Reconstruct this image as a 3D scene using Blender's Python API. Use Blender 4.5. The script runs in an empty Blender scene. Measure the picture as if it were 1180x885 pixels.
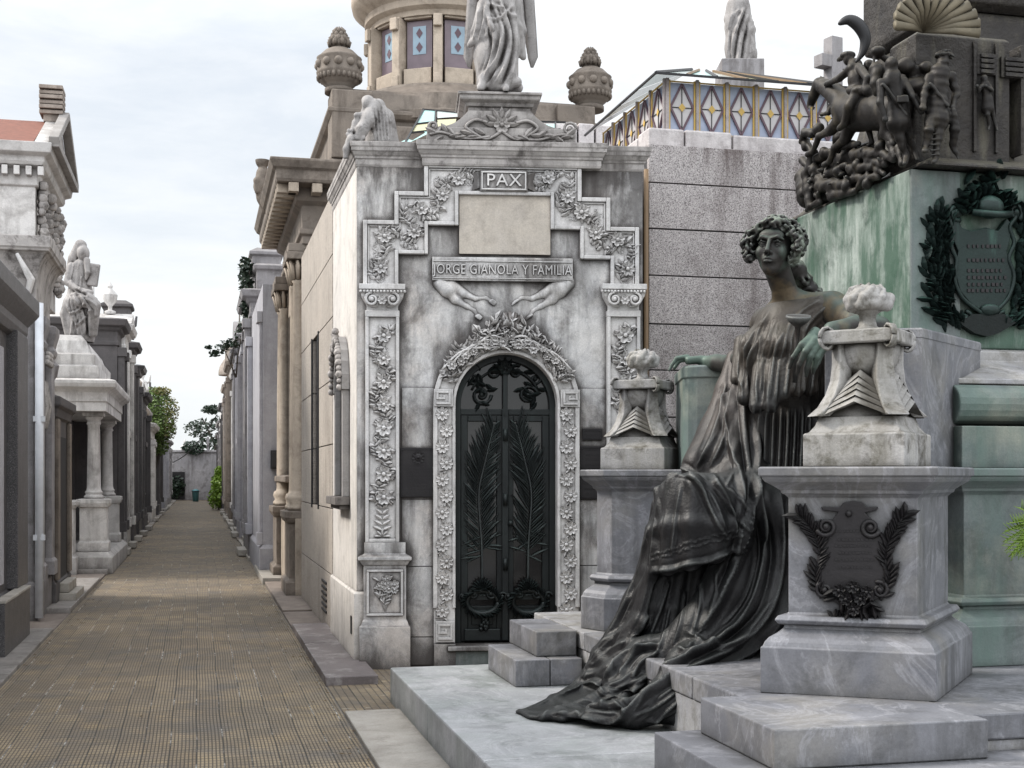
import bpy, bmesh, math, random
import numpy as np
from mathutils import Vector, Matrix, noise
scn = bpy.context.scene
COL = scn.collection
R = math.radians
FP = 1500.0; EYE = 1.6
TH = R(13.53); SN, CS = math.sin(TH), math.cos(TH)   # the path runs 13.5 degrees left of the view axis

def PF(u, v, z=0.0):                      # path frame: u along the path, v to the right of it
    return Vector((-SN*u + CS*v, CS*u + SN*v, z))
def W(x, y, Y):                           # point seen at photo position x, y at distance Y
    return Vector(((x-590)/FP*Y, Y, EYE + (549-y)/FP*Y))
def u_at(x, v):
    k = (x-590)/FP
    return v*(CS-SN*k)/(SN+CS*k)
def v_at(x, u):
    k = (x-590)/FP
    return u*(SN+CS*k)/(CS-SN*k)
def Yd(u, v): return CS*u + SN*v
def zat(y, Y): return EYE + (549-y)/FP*Y

# ---------------------------------------------------------------- objects
def tag(o, label=None, cat=None, group=None, kind=None):
    if label: o['label'] = label
    if cat: o['category'] = cat
    if group: o['group'] = group
    if kind: o['kind'] = kind
    return o
def empty(name, M, label, cat, group=None):
    o = bpy.data.objects.new(name, None); COL.objects.link(o)
    o.empty_display_size = .1
    o.matrix_world = M
    return tag(o, label, cat, group)
def frame(loc, rz=0.0):
    return Matrix.Translation(loc) @ Matrix.Rotation(rz, 4, 'Z')
ID = Matrix.Identity(4)

class MB:
    def __init__(s): s.v = []; s.f = []; s.sm = []
    def add(s, vs, fs, smooth=False):
        n = len(s.v); s.v += [tuple(p) for p in vs]
        s.f += [tuple(i+n for i in f) for f in fs]; s.sm += [smooth]*len(fs)
        return s
    def box(s, x0, x1, y0, y1, z0, z1):
        vs = [(x, y, z) for z in (z0, z1) for y in (y0, y1) for x in (x0, x1)]
        return s.add(vs, [(0,2,3,1),(4,5,7,6),(0,1,5,4),(2,6,7,3),(0,4,6,2),(1,3,7,5)])
    def obox(s, M, a, b, c):
        vs = [M @ Vector((x*a/2, y*b/2, z*c/2)) for z in (-1,1) for y in (-1,1) for x in (-1,1)]
        return s.add(vs, [(0,2,3,1),(4,5,7,6),(0,1,5,4),(2,6,7,3),(0,4,6,2),(1,3,7,5)])
    def prism(s, poly, y0, y1, smooth=False):      # polygon in x,z extruded along y
        n = len(poly)
        vs = [(x, y0, z) for x, z in poly] + [(x, y1, z) for x, z in poly]
        fs = [tuple(range(n)), tuple(range(2*n-1, n-1, -1))] + [(i, i+n, (i+1)%n+n, (i+1)%n) for i in range(n)]
        return s.add(vs, fs, smooth)
    def prismz(s, poly, z0, z1):
        n = len(poly)
        vs = [(x, y, z0) for x, y in poly] + [(x, y, z1) for x, y in poly]
        fs = [tuple(range(n-1,-1,-1)), tuple(range(n, 2*n))] + [(i, (i+1)%n, (i+1)%n+n, i+n) for i in range(n)]
        return s.add(vs, fs)
    def stack(s, poly, prof, smooth=False):        # ccw plan polygon carried through (offset, z) rings
        n = len(poly); base = len(s.v); P = [Vector(p) for p in poly]
        nb = []
        for i in range(n):
            a, b, c = P[i-1], P[i], P[(i+1) % n]
            d1 = (b-a).normalized(); d2 = (c-b).normalized()
            n1 = Vector((d1.y, -d1.x)); n2 = Vector((d2.y, -d2.x))
            m = n1+n2; nb.append(m/max(.2, (1+n1.dot(n2))))
        vs = []
        for off, z in prof:
            for i in range(n):
                q = P[i]+nb[i]*off; vs.append((q.x, q.y, z))
        fs = [tuple(range(n-1,-1,-1))]
        sm = [False]
        for k in range(len(prof)-1):
            for i in range(n):
                j = (i+1) % n
                fs.append((k*n+i, k*n+j, (k+1)*n+j, (k+1)*n+i))
        m = (len(prof)-1)*n
        fs.append(tuple(range(m, m+n)))
        return s.add(vs, fs, smooth)
    def lathe(s, prof, cx=0, cy=0, n=24, smooth=True, wob=None):
        vs = []
        for r, z in prof:
            for i in range(n):
                a = 2*math.pi*i/n; rr = r*(wob(a, z) if wob else 1)
                vs.append((cx+rr*math.cos(a), cy+rr*math.sin(a), z))
        fs = []
        for k in range(len(prof)-1):
            for i in range(n):
                j = (i+1) % n
                fs.append((k*n+i, k*n+j, (k+1)*n+j, (k+1)*n+i))
        s.add(vs, fs, smooth)
        m = len(s.v)-n
        s.f.append(tuple(range(m, m+n))); s.sm.append(False)
        b = len(s.v)-n*len(prof)
        s.f.append(tuple(range(b+n-1, b-1, -1))); s.sm.append(False)
        return s
    def tube(s, pts, rad, n=6, smooth=True, flat=1.0):
        pts = [Vector(p) for p in pts]; m = len(pts)
        if not hasattr(rad, '__len__'): rad = [rad]*m
        vs = []
        up = Vector((0, 0, 1))
        for i, p in enumerate(pts):
            d = (pts[min(i+1, m-1)]-pts[max(i-1, 0)])
            if d.length < 1e-9: d = Vector((0,0,1))
            d.normalize()
            a = d.cross(Vector((0,1,0)) if abs(d.y) < .9 else up).normalized(); b = d.cross(a)
            for k in range(n):
                t = 2*math.pi*k/n
                vs.append(p + a*math.cos(t)*rad[i] + b*math.sin(t)*rad[i]*flat)
        fs = [(i*n+k, i*n+(k+1)%n, (i+1)*n+(k+1)%n, (i+1)*n+k) for i in range(m-1) for k in range(n)]
        fs += [tuple(range(n-1,-1,-1)), tuple(range((m-1)*n, m*n))]
        return s.add(vs, fs, smooth)
    def bar(s, a, b, w, h=None):
        a = Vector(a); b = Vector(b); h = h or w
        d = b-a; L = d.length; d.normalize()
        x = d.cross(Vector((0,1,0)) if abs(d.y) < .9 else Vector((0,0,1))).normalized(); y = x.cross(d)
        M = Matrix((x, y, d)).transposed().to_4x4(); M.translation = (a+b)/2
        return s.obox(M, w, h, L)
    def ball(s, c, r, n=8, m=5, sc=(1,1,1)):
        vs = [(c[0], c[1], c[2]-r*sc[2])]
        for j in range(1, m):
            t = math.pi*j/m
            for i in range(n):
                a = 2*math.pi*i/n
                vs.append((c[0]+r*sc[0]*math.sin(t)*math.cos(a), c[1]+r*sc[1]*math.sin(t)*math.sin(a), c[2]-r*sc[2]*math.cos(t)))
        vs.append((c[0], c[1], c[2]+r*sc[2]))
        fs = [(0, 1+(i+1)%n, 1+i) for i in range(n)]
        for j in range(m-2):
            for i in range(n):
                a = 1+j*n+i; b = 1+j*n+(i+1)%n
                fs.append((a, b, b+n, a+n))
        l = len(vs)-1; o = 1+(m-2)*n
        fs += [(l, o+i, o+(i+1)%n) for i in range(n)]
        return s.add(vs, fs, True)
    def transform(s, M):
        s.v = [tuple(M @ Vector(p)) for p in s.v]; return s
    def build(s, name, mat, parent=None, bevel=0, M=None, fix=False):
        me = bpy.data.meshes.new(name); me.from_pydata(s.v, [], s.f)
        me.polygons.foreach_set('use_smooth', s.sm)
        me.materials.append(mat)
        if fix:
            bm = bmesh.new(); bm.from_mesh(me); bmesh.ops.recalc_face_normals(bm, faces=bm.faces); bm.to_mesh(me); bm.free()
        me.update()
        o = bpy.data.objects.new(name, me); COL.objects.link(o)
        if parent:
            if M == 'W': world_child(o, parent)
            else: o.parent = parent
        elif M is not None and M != 'W': o.matrix_world = M
        if bevel:
            b = o.modifiers.new('bevel', 'BEVEL'); b.width = bevel; b.segments = 2; b.limit_method = 'ANGLE'; b.angle_limit = R(40)
            b.use_clamp_overlap = True
        return o

def wm(o):
    m = o.matrix_basis.copy()
    return wm(o.parent) @ o.matrix_parent_inverse @ m if o.parent else m
def world_child(o, parent):               # child mesh whose vertices are written in world coordinates
    o.parent = parent; o.matrix_parent_inverse = wm(parent).inverted(); return o

def copy_tree(o, parent=None):
    c = o.copy(); COL.objects.link(c); c.parent = parent
    for ch in o.children: copy_tree(ch, c)
    return c

# ---------------------------------------------------------------- distance-field sculpting
def fold_disp(V, F, folds):
    """carve crisp cloth folds: every fold is a curve traced on the front of the figure, with width and height"""
    e1 = V[F[:,2]]-V[F[:,0]]; e2 = V[F[:,3]]-V[F[:,1]]; fnm = np.cross(e1, e2); N = np.zeros_like(V)
    for i in range(4): np.add.at(N, F[:,i], fnm)
    N /= np.linalg.norm(N, axis=1)[:,None]+1e-9
    view = np.array([0,0,EYE])-V; view /= np.linalg.norm(view, axis=1)[:,None]
    fr = np.clip((N*view).sum(1)*2.2, 0, 1)
    if (np.abs((N*view).sum(1)) > 0).any() and False: pass
    X = 590+V[:,0]/V[:,1]*FP; Y = 549-(V[:,2]-EYE)/V[:,1]*FP; D = np.zeros(len(V))
    for pts, w, amp in folds:
        P = np.array(smooth_path(pts, 5)); lo = P.min(0)-w*3; hi = P.max(0)+w*3
        m = np.where((X > lo[0]) & (X < hi[0]) & (Y > lo[1]) & (Y < hi[1]))[0]
        if not len(m): continue
        x, y = X[m], Y[m]; best = np.full(len(m), 1e9); tt = np.zeros(len(m)); n = len(P)-1
        for i in range(n):
            ax, ay = P[i]; bx, by = P[i+1]; dx, dy = bx-ax, by-ay; L = dx*dx+dy*dy+1e-9
            t = np.clip(((x-ax)*dx+(y-ay)*dy)/L, 0, 1); d = np.hypot(x-ax-t*dx, y-ay-t*dy)
            b = d < best; best[b] = d[b]; tt[b] = ((i+t)/n)[b]
        u = best/w; env = np.clip(np.minimum(tt, 1-tt)*6+.15, 0, 1)
        prof = 1.1*np.exp(-(u**1.25)*1.35)-.30*np.exp(-((u-2.0)/.7)**2)
        D[m] += amp*env*prof
    return V+N*(D*fr)[:,None]
class SDF:
    def __init__(s, lo, hi, res):
        s.lo = np.array(lo, float); s.res = res
        s.n = np.ceil((np.array(hi, float)-s.lo)/res).astype(int)+1
        s.f = np.full(s.n, 1.0, np.float32)
    def win(s, lo, hi):
        a = np.clip(np.floor((np.array(lo)-s.lo)/s.res).astype(int), 0, s.n)
        b = np.clip(np.ceil((np.array(hi)-s.lo)/s.res).astype(int)+1, 0, s.n)
        if (b <= a).any(): return None
        ax = [(s.lo[i]+s.res*np.arange(a[i], b[i])).astype(np.float32) for i in range(3)]
        return (slice(a[0], b[0]), slice(a[1], b[1]), slice(a[2], b[2])), ax[0][:,None,None], ax[1][None,:,None], ax[2][None,None,:]
    def comb(s, sl, d, k, op):
        f = s.f[sl]
        if op == 'cut':
            h = np.clip(.5-.5*(f+d)/k, 0, 1)
            s.f[sl] = f*(1-h)-d*h + k*h*(1-h)
        else:
            h = np.clip(.5+.5*(f-d)/k, 0, 1)
            s.f[sl] = f*(1-h)+d*h - k*h*(1-h)
    def cap(s, a, b, ra, rb=None, k=.02, op='add'):
        if rb is None: rb = ra
        a = np.array(a, float); b = np.array(b, float); r = max(ra, rb)+k+2*s.res
        w = s.win(np.minimum(a, b)-r, np.maximum(a, b)+r)
        if w is None: return
        sl, X, Y, Z = w; ba = b-a; L = max(1e-9, (ba*ba).sum())
        px, py, pz = X-a[0], Y-a[1], Z-a[2]
        h = np.clip((px*ba[0]+py*ba[1]+pz*ba[2])/L, 0, 1).astype(np.float32)
        d = np.sqrt((px-h*ba[0])**2+(py-h*ba[1])**2+(pz-h*ba[2])**2)-(ra+(rb-ra)*h)
        s.comb(sl, d.astype(np.float32), k, op)
    def tube(s, pts, rad, k=.02, op='add'):
        if not hasattr(rad, '__len__'): rad = [rad]*len(pts)
        for i in range(len(pts)-1): s.cap(pts[i], pts[i+1], rad[i], rad[i+1], k, op)
    def ell(s, c, r, k=.02, op='add', rot=None):
        r = np.array(r, float); c = np.array(c, float); e = r.max()+k+2*s.res
        w = s.win(c-e, c+e)
        if w is None: return
        sl, X, Y, Z = w; x, y, z = X-c[0], Y-c[1], Z-c[2]
        if rot is not None:
            m = np.array(rot.to_3x3().transposed())
            x, y, z = m[0,0]*x+m[0,1]*y+m[0,2]*z, m[1,0]*x+m[1,1]*y+m[1,2]*z, m[2,0]*x+m[2,1]*y+m[2,2]*z
        k0 = np.sqrt((x/r[0])**2+(y/r[1])**2+(z/r[2])**2); k1 = np.sqrt((x/r[0]**2)**2+(y/r[1]**2)**2+(z/r[2]**2)**2)+1e-6
        s.comb(sl, (k0*(k0-1)/k1).astype(np.float32), k, op)
    def tri(s, a, b, c, th, k=.02, op='add'):
        a, b, c = [np.array(p, float) for p in (a, b, c)]; e = th+k+2*s.res
        w = s.win(np.minimum(np.minimum(a, b), c)-e, np.maximum(np.maximum(a, b), c)+e)
        if w is None: return
        sl, X, Y, Z = w
        def sub(p): return X-p[0], Y-p[1], Z-p[2]
        nor = np.cross(b-a, c-a); nn = (nor*nor).sum(); ins = 1; dm = None
        for p, q_ in ((a, b), (b, c), (c, a)):
            ed = q_-p; x, y, z = sub(p); cr = np.cross(nor, ed)
            ins = ins*((cr[0]*x+cr[1]*y+cr[2]*z) >= 0)
            h = np.clip((x*ed[0]+y*ed[1]+z*ed[2])/(ed*ed).sum(), 0, 1)
            d2 = (x-h*ed[0])**2+(y-h*ed[1])**2+(z-h*ed[2])**2; dm = d2 if dm is None else np.minimum(dm, d2)
        x, y, z = sub(a); pl = (nor[0]*x+nor[1]*y+nor[2]*z)**2/nn
        s.comb(sl, (np.sqrt(np.where(ins > 0, pl, dm))-th).astype(np.float32), k, op)
    def sheet(s, grid, th, k=.02):                 # thick cloth through a grid of points
        for i in range(len(grid)-1):
            for j in range(len(grid[0])-1):
                a, b, c, d = grid[i][j], grid[i][j+1], grid[i+1][j+1], grid[i+1][j]
                s.tri(a, b, c, th, k); s.tri(a, c, d, th, k)
    def rbox(s, M, half, rr, k=.01, op='add'):
        c = np.array(M.translation); e = np.linalg.norm(half)+rr+k+2*s.res
        w = s.win(c-e, c+e)
        if w is None: return
        sl, X, Y, Z = w; m = np.array(M.to_3x3().inverted()); x, y, z = X-c[0], Y-c[1], Z-c[2]
        q = [np.abs(m[i,0]*x+m[i,1]*y+m[i,2]*z)-half[i]+rr for i in range(3)]
        d = np.sqrt(np.maximum(q[0],0)**2+np.maximum(q[1],0)**2+np.maximum(q[2],0)**2)+np.minimum(np.maximum(np.maximum(q[0],q[1]),q[2]),0)-rr
        s.comb(sl, d.astype(np.float32), k, op)
    def displace(s, fn, band=.12):
        w = s.win(s.lo, s.lo+s.res*(s.n-1)); sl, X, Y, Z = w
        d = fn(X, Y, Z)
        m = np.abs(s.f) < band
        s.f = np.where(m, s.f+np.broadcast_to(d, s.f.shape), s.f).astype(np.float32)
    def at(s, p):
        i = np.round((np.array(p)-s.lo)/s.res).astype(int)
        if (i < 0).any() or (i >= s.n).any(): return 1.0
        return s.f[tuple(i)]
    def snap(s, x, y, Y0, Y1, eye=True):           # first surface met along the sight line
        Y = Y0
        while Y < Y1:
            p = W(x, y, Y)
            d = s.at(p)
            if d < 0: return p
            Y += s.res*.6
        return None
    def ridge(s, pts, r, Y0, Y1, k=.02, sink=.3, op='add', n=5):
        out = []; 
        P = smooth_path(pts, n)
        m = len(P)
        for i, (x, y) in enumerate(P):
            p = s.snap(x, y, Y0, Y1)
            if p is None: 
                out.append(None); continue
            rr = r/FP*p.y
            t = i/(m-1); e = min(1, 3*t+.25, 3*(1-t)+.25)
            out.append((p+Vector((0, rr*sink, 0)), rr*e))
        for i in range(m-1):
            if out[i] and out[i+1] and abs(out[i][0].y-out[i+1][0].y) < .25:
                s.cap(out[i][0], out[i+1][0], out[i][1], out[i+1][1], k, op)
    def mesh(s, name, mat, parent=None, M=None, smooth_it=1, offset=None, folds=None, keep=1500):
        f = s.f; ins = f < 0
        c = [(i, j, k) for i in (0,1) for j in (0,1) for k in (0,1)]
        n = s.n
        cnt = np.zeros(n-1, np.uint8)
        for i, j, k in c: cnt += ins[i:n[0]-1+i, j:n[1]-1+j, k:n[2]-1+k]
        act = (cnt > 0) & (cnt < 8)
        idx = np.argwhere(act)
        if not len(idx): return None
        vid = np.full(n-1, -1, np.int64); vid[act] = np.arange(len(idx))
        vals = np.stack([f[idx[:,0]+i, idx[:,1]+j, idx[:,2]+k] for i, j, k in c], 1).clip(-s.res*2, s.res*2)
        C = np.array(c, float)
        acc = np.zeros((len(idx), 3)); w = np.zeros(len(idx))
        for a in range(8):
            for b in range(a+1, 8):
                if np.abs(C[a]-C[b]).sum() != 1: continue
                fa, fb = vals[:,a], vals[:,b]; m = (fa < 0) != (fb < 0)
                t = np.where(m, fa/(fa-fb+1e-12), 0)[:,None]
                acc += np.where(m[:,None], C[a]+(C[b]-C[a])*t, 0); w += m
        V = s.lo+(idx+acc/w[:,None])*s.res
        F = []
        for ax in range(3):
            o = [(1,0,0),(0,1,0),(0,0,1)][ax]; u, v = [(1,2),(2,0),(0,1)][ax]
            a = ins[1:-1,1:-1,1:-1]
            sl0 = [slice(1, n[i]-1) for i in range(3)]; sl1 = list(sl0); sl1[ax] = slice(2, n[ax])
            A = ins[tuple(sl0)]; B = ins[tuple(sl1)]
            e = np.argwhere(A != B)+1
            e = e[(e < (n-1)).all(1)]
            flip = ins[e[:,0], e[:,1], e[:,2]]
            du = np.zeros(3, int); du[u] = 1; dv = np.zeros(3, int); dv[v] = 1
            q = [e-du-dv, e-dv, e, e-du]
            ids = np.stack([vid[x[:,0], x[:,1], x[:,2]] for x in q], 1)
            ids = np.where(flip[:,None], ids, ids[:,::-1])
            F.append(ids)
        F = np.concatenate(F); F = F[(F >= 0).all(1)]
        for _ in range(smooth_it):
            S = np.zeros_like(V); cn = np.zeros(len(V))
            for i in range(4):
                np.add.at(S, F[:,i], V[F[:,(i+1)%4]]); np.add.at(cn, F[:,i], 1)
                np.add.at(S, F[:,(i+1)%4], V[F[:,i]]); np.add.at(cn, F[:,(i+1)%4], 1)
            cn[cn == 0] = 1
            V = V*.5+S/cn[:,None]*.5
        if keep:                                   # drop crumbs cut loose from the main body
            par = np.arange(len(V))
            for _ in range(60):
                m = np.minimum.reduce([par[F[:,i]] for i in range(4)]); new = par.copy()
                for i in range(4): np.minimum.at(new, F[:,i], m)
                new = new[new]
                if (new == par).all(): break
                par = new
            while True:
                n2 = par[par]
                if (n2 == par).all(): break
                par = n2
            cnt_ = np.bincount(par, minlength=len(V)); big = cnt_.argmax(); ok = cnt_[par] >= min(keep, cnt_[big])
            F = F[ok[F[:,0]]]
            use = np.zeros(len(V), bool); use[F.ravel()] = True; remap = np.cumsum(use)-1; V = V[use]; F = remap[F]
        if folds: V = fold_disp(V, F, folds)
        if offset is not None: V = V-np.array(offset)
        me = bpy.data.meshes.new(name)
        me.vertices.add(len(V)); me.vertices.foreach_set('co', V.astype(np.float32).ravel())
        me.loops.add(len(F)*4); me.loops.foreach_set('vertex_index', F.astype(np.int32).ravel())
        me.polygons.add(len(F)); me.polygons.foreach_set('loop_start', (np.arange(len(F))*4).astype(np.int32))
        me.update(calc_edges=True); me.validate()
        me.polygons.foreach_set('use_smooth', [True]*len(me.polygons))
        me.materials.append(mat)
        ob = bpy.data.objects.new(name, me); COL.objects.link(ob)
        if parent:
            if M == 'W': world_child(ob, parent)
            else: ob.parent = parent
        return ob

def smooth_path(P, n=5):
    P = [tuple(p) for p in P]; out = []
    m = len(P)
    for i in range(m-1):
        p0, p1, p2, p3 = P[max(i-1,0)], P[i], P[i+1], P[min(i+2,m-1)]
        for j in range(n):
            t = j/n
            out.append(tuple(.5*((2*b)+(-a+c)*t+(2*a-5*b+4*c-d)*t*t+(-a+3*b-3*c+d)*t**3) for a, b, c, d in zip(p0, p1, p2, p3)))
    out.append(P[-1]); return out

# ---------------------------------------------------------------- materials
def nt(name):
    m = bpy.data.materials.new(name); m.use_nodes = True
    t = m.node_tree; t.nodes.clear()
    o = t.nodes.new('ShaderNodeOutputMaterial'); b = t.nodes.new('ShaderNodeBsdfPrincipled')
    t.links.new(b.outputs[0], o.inputs[0]); return m, t, b
def nd(t, ty, **kw):
    n = t.nodes.new(ty)
    for k, v in kw.items():
        if k[0] == '_': setattr(n, k[1:], v)
        else:
            i = n.inputs[int(k[1:])] if k[0] == 'i' and k[1:].isdigit() else n.inputs[k]
            if hasattr(v, 'node'): t.links.new(v, i)
            else: i.default_value = v
    return n
def noise_n(t, vec, scale, detail=4, rough=.55, dist=0):
    n = nd(t, 'ShaderNodeTexNoise', Vector=vec, Scale=scale, Detail=detail, Roughness=rough, Distortion=dist)
    return n.outputs['Fac']
def ramp(t, fac, stops):
    n = t.nodes.new('ShaderNodeValToRGB'); t.links.new(fac, n.inputs[0])
    e = n.color_ramp.elements
    while len(e) < len(stops): e.new(.5)
    for el, (p, c) in zip(e, stops):
        el.position = p; el.color = (c, c, c, 1) if not hasattr(c, '__len__') else (*c, 1)
    return n.outputs[0]
def mix(t, fac, a, b, mode='MIX'):
    n = t.nodes.new('ShaderNodeMix'); n.data_type = 'RGBA'; n.blend_type = mode
    for i, v in ((0, fac), (6, a), (7, b)):
        if hasattr(v, 'node'): t.links.new(v, n.inputs[i])
        elif i == 0: n.inputs[0].default_value = v
        else: n.inputs[i].default_value = (*v, 1)
    return n.outputs[2]
def mth(t, op, a, b=0.0, c=None, clamp=False):
    n = t.nodes.new('ShaderNodeMath'); n.operation = op; n.use_clamp = clamp
    for i, v in enumerate((a, b) if c is None else (a, b, c)):
        if hasattr(v, 'node'): t.links.new(v, n.inputs[i])
        else: n.inputs[i].default_value = v
    return n.outputs[0]
def vmap(t, vec, sc=(1,1,1), rot=(0,0,0), loc=(0,0,0)):
    n = t.nodes.new('ShaderNodeMapping'); t.links.new(vec, n.inputs[0])
    n.inputs['Scale'].default_value = sc; n.inputs['Rotation'].default_value = rot; n.inputs['Location'].default_value = loc
    return n.outputs[0]

def stone(name, c1, c2, dirt_shade=(.05,.045,.04), dscale=1.4, damt=.5, streak=.5, speck=None, rough=.75, bump=.25, green=None, gamt=0, ao=.7, aod=.06, top=.5, warm=None, fine=40, veins=None, lowdirt=0, seed=0, spec=.3, soot=None, vamt=.32, zgrime=None, grange=(.42,.60)):
    m, t, b = nt(name)
    g = t.nodes.new('ShaderNodeNewGeometry'); P = vmap(t, g.outputs['Position'], loc=(seed*3.1, seed*1.7, 0))
    big = noise_n(t, P, dscale*1.1, 5, .6)
    col = mix(t, ramp(t, big, [(.35, 0.), (.65, 1.)]), c1, c2)
    med = noise_n(t, P, 9, 6, .7)
    col = mix(t, mth(t, 'MULTIPLY', ramp(t, med, [(.35, 1.), (.62, 0.)]), .35), col, tuple(x*.62 for x in c1), 'MIX')
    if warm:
        w = noise_n(t, vmap(t, P, loc=(7,3,1)), 1.7, 4, .6)
        col = mix(t, mth(t, 'MULTIPLY', ramp(t, w, [(.5, 0.), (.68, 1.)]), .6), col, warm)
    if veins:
        vn = noise_n(t, vmap(t, P, sc=(1,1,.7), rot=(.3,.5,.4)), 2.2, 6, .65, 1.6)
        va = mth(t, 'ABSOLUTE', mth(t, 'SUBTRACT', vn, .5))
        col = mix(t, mth(t, 'MULTIPLY', ramp(t, va, [(0., 1.), (.035, 0.)]), vamt), col, veins)
    if speck:
        sp = nd(t, 'ShaderNodeTexNoise', Vector=P, Scale=speck[0], Detail=2, Roughness=.6).outputs['Fac']
        col = mix(t, ramp(t, sp, [(.40, 1.), (.46, 0.)]), col, speck[1])
        col = mix(t, ramp(t, sp, [(.56, 0.), (.62, 1.)]), col, speck[2])
    grain = nd(t, 'ShaderNodeTexNoise', Vector=P, Scale=85, Detail=5, Roughness=.75).outputs['Fac']
    oi = t.nodes.new('ShaderNodeObjectInfo')
    gv = mth(t, 'ADD', mth(t, 'MULTIPLY', ramp(t, grain, [(.3, 0.), (.7, 1.)]), .30), mth(t, 'ADD', .75, mth(t, 'MULTIPLY', oi.outputs['Random'], .18)))
    gc = t.nodes.new('ShaderNodeCombineXYZ')
    for i_ in range(3): t.links.new(gv, gc.inputs[i_])
    col = mix(t, 1.0, col, gc.outputs[0], 'MULTIPLY'); col.node.clamp_result = False
    nz = t.nodes.new('ShaderNodeSeparateXYZ'); t.links.new(g.outputs['Normal'], nz.inputs[0]); up = nz.outputs[2]
    vert = mth(t, 'SUBTRACT', 1.0, mth(t, 'ABSOLUTE', up), clamp=True)
    st = noise_n(t, vmap(t, P, sc=(1,1,.12)), 7, 5, .65)
    sb = noise_n(t, vmap(t, P, loc=(2,8,0), sc=(1,1,.5)), 1.1, 3, .5)
    sf = mth(t, 'MULTIPLY', ramp(t, st, [(.44, 0.), (.66, 1.)]), ramp(t, sb, [(.4, 0.), (.62, 1.)]))
    sf = mth(t, 'MULTIPLY', mth(t, 'MULTIPLY', sf, vert), streak)
    col = mix(t, sf, col, dirt_shade)
    blot = noise_n(t, vmap(t, P, loc=(5,1,9)), dscale*2.3, 8, .72, .4)
    bf = mth(t, 'MULTIPLY', ramp(t, blot, [(.50, 0.), (.66, 1.)]), damt)
    col = mix(t, bf, col, dirt_shade)
    if green:
        gn = noise_n(t, vmap(t, P, loc=(1,4,2), sc=(1,1,.22)), 3.2, 6, .65)
        col = mix(t, mth(t, 'MULTIPLY', ramp(t, gn, [(grange[0], 0.), (grange[1], 1.)]), gamt), col, green)
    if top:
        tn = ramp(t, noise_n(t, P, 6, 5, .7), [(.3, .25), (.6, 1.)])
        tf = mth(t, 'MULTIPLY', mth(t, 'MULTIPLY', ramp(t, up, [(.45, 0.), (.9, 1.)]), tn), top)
        col = mix(t, tf, col, tuple(x*1.3 for x in dirt_shade))
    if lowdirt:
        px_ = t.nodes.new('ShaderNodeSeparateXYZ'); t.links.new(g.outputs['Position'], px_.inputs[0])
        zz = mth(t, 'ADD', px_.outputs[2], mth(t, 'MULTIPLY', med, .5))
        col = mix(t, mth(t, 'MULTIPLY', ramp(t, zz, [(.25, 1.), (.85, 0.)]), lowdirt), col, dirt_shade)
    if ao:  # crevice grime, with contact shade painted into the colour
        col = mix(t, mth(t, 'MULTIPLY', ramp(t, g.outputs['Pointiness'], [(.41, 1.), (.488, 0.)]), ao), col, dirt_shade)
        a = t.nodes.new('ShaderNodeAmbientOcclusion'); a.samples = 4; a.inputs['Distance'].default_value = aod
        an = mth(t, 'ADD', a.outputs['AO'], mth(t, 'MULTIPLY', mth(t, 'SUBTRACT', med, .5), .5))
        col = mix(t, mth(t, 'MULTIPLY', ramp(t, an, [(.35, 1.), (.85, 0.)]), ao), col, tuple(x*.8 for x in dirt_shade))
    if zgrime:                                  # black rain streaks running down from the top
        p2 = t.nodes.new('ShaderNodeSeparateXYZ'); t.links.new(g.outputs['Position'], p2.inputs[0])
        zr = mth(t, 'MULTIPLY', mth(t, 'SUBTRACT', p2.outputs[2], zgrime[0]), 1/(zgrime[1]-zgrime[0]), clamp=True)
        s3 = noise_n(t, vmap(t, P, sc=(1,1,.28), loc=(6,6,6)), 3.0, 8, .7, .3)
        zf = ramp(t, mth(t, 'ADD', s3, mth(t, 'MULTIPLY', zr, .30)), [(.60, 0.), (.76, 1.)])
        col = mix(t, mth(t, 'MULTIPLY', mth(t, 'MULTIPLY', zf, zr), zgrime[2]), col, dirt_shade)
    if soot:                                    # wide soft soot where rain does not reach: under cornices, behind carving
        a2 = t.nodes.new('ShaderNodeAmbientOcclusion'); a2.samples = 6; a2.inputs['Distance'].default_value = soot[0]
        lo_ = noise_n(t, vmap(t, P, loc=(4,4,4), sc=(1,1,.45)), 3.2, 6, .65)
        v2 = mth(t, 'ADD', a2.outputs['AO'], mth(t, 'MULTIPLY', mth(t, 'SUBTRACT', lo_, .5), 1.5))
        col = mix(t, mth(t, 'MULTIPLY', ramp(t, v2, [(.56, 1.), (.86, 0.)]), soot[1]), col, dirt_shade)
    t.links.new(col, b.inputs['Base Color'])
    rg = mth(t, 'ADD', rough-.1, mth(t, 'MULTIPLY', med, .2)); t.links.new(rg, b.inputs['Roughness'])
    b.inputs['Specular IOR Level'].default_value = spec
    fn = noise_n(t, P, fine, 6, .7)
    bh = mth(t, 'ADD', mth(t, 'MULTIPLY', fn, .35), mth(t, 'MULTIPLY', med, .65))
    bp = nd(t, 'ShaderNodeBump', Height=bh, Strength=bump, Distance=.02)
    t.links.new(bp.outputs[0], b.inputs['Normal'])
    return m

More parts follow.
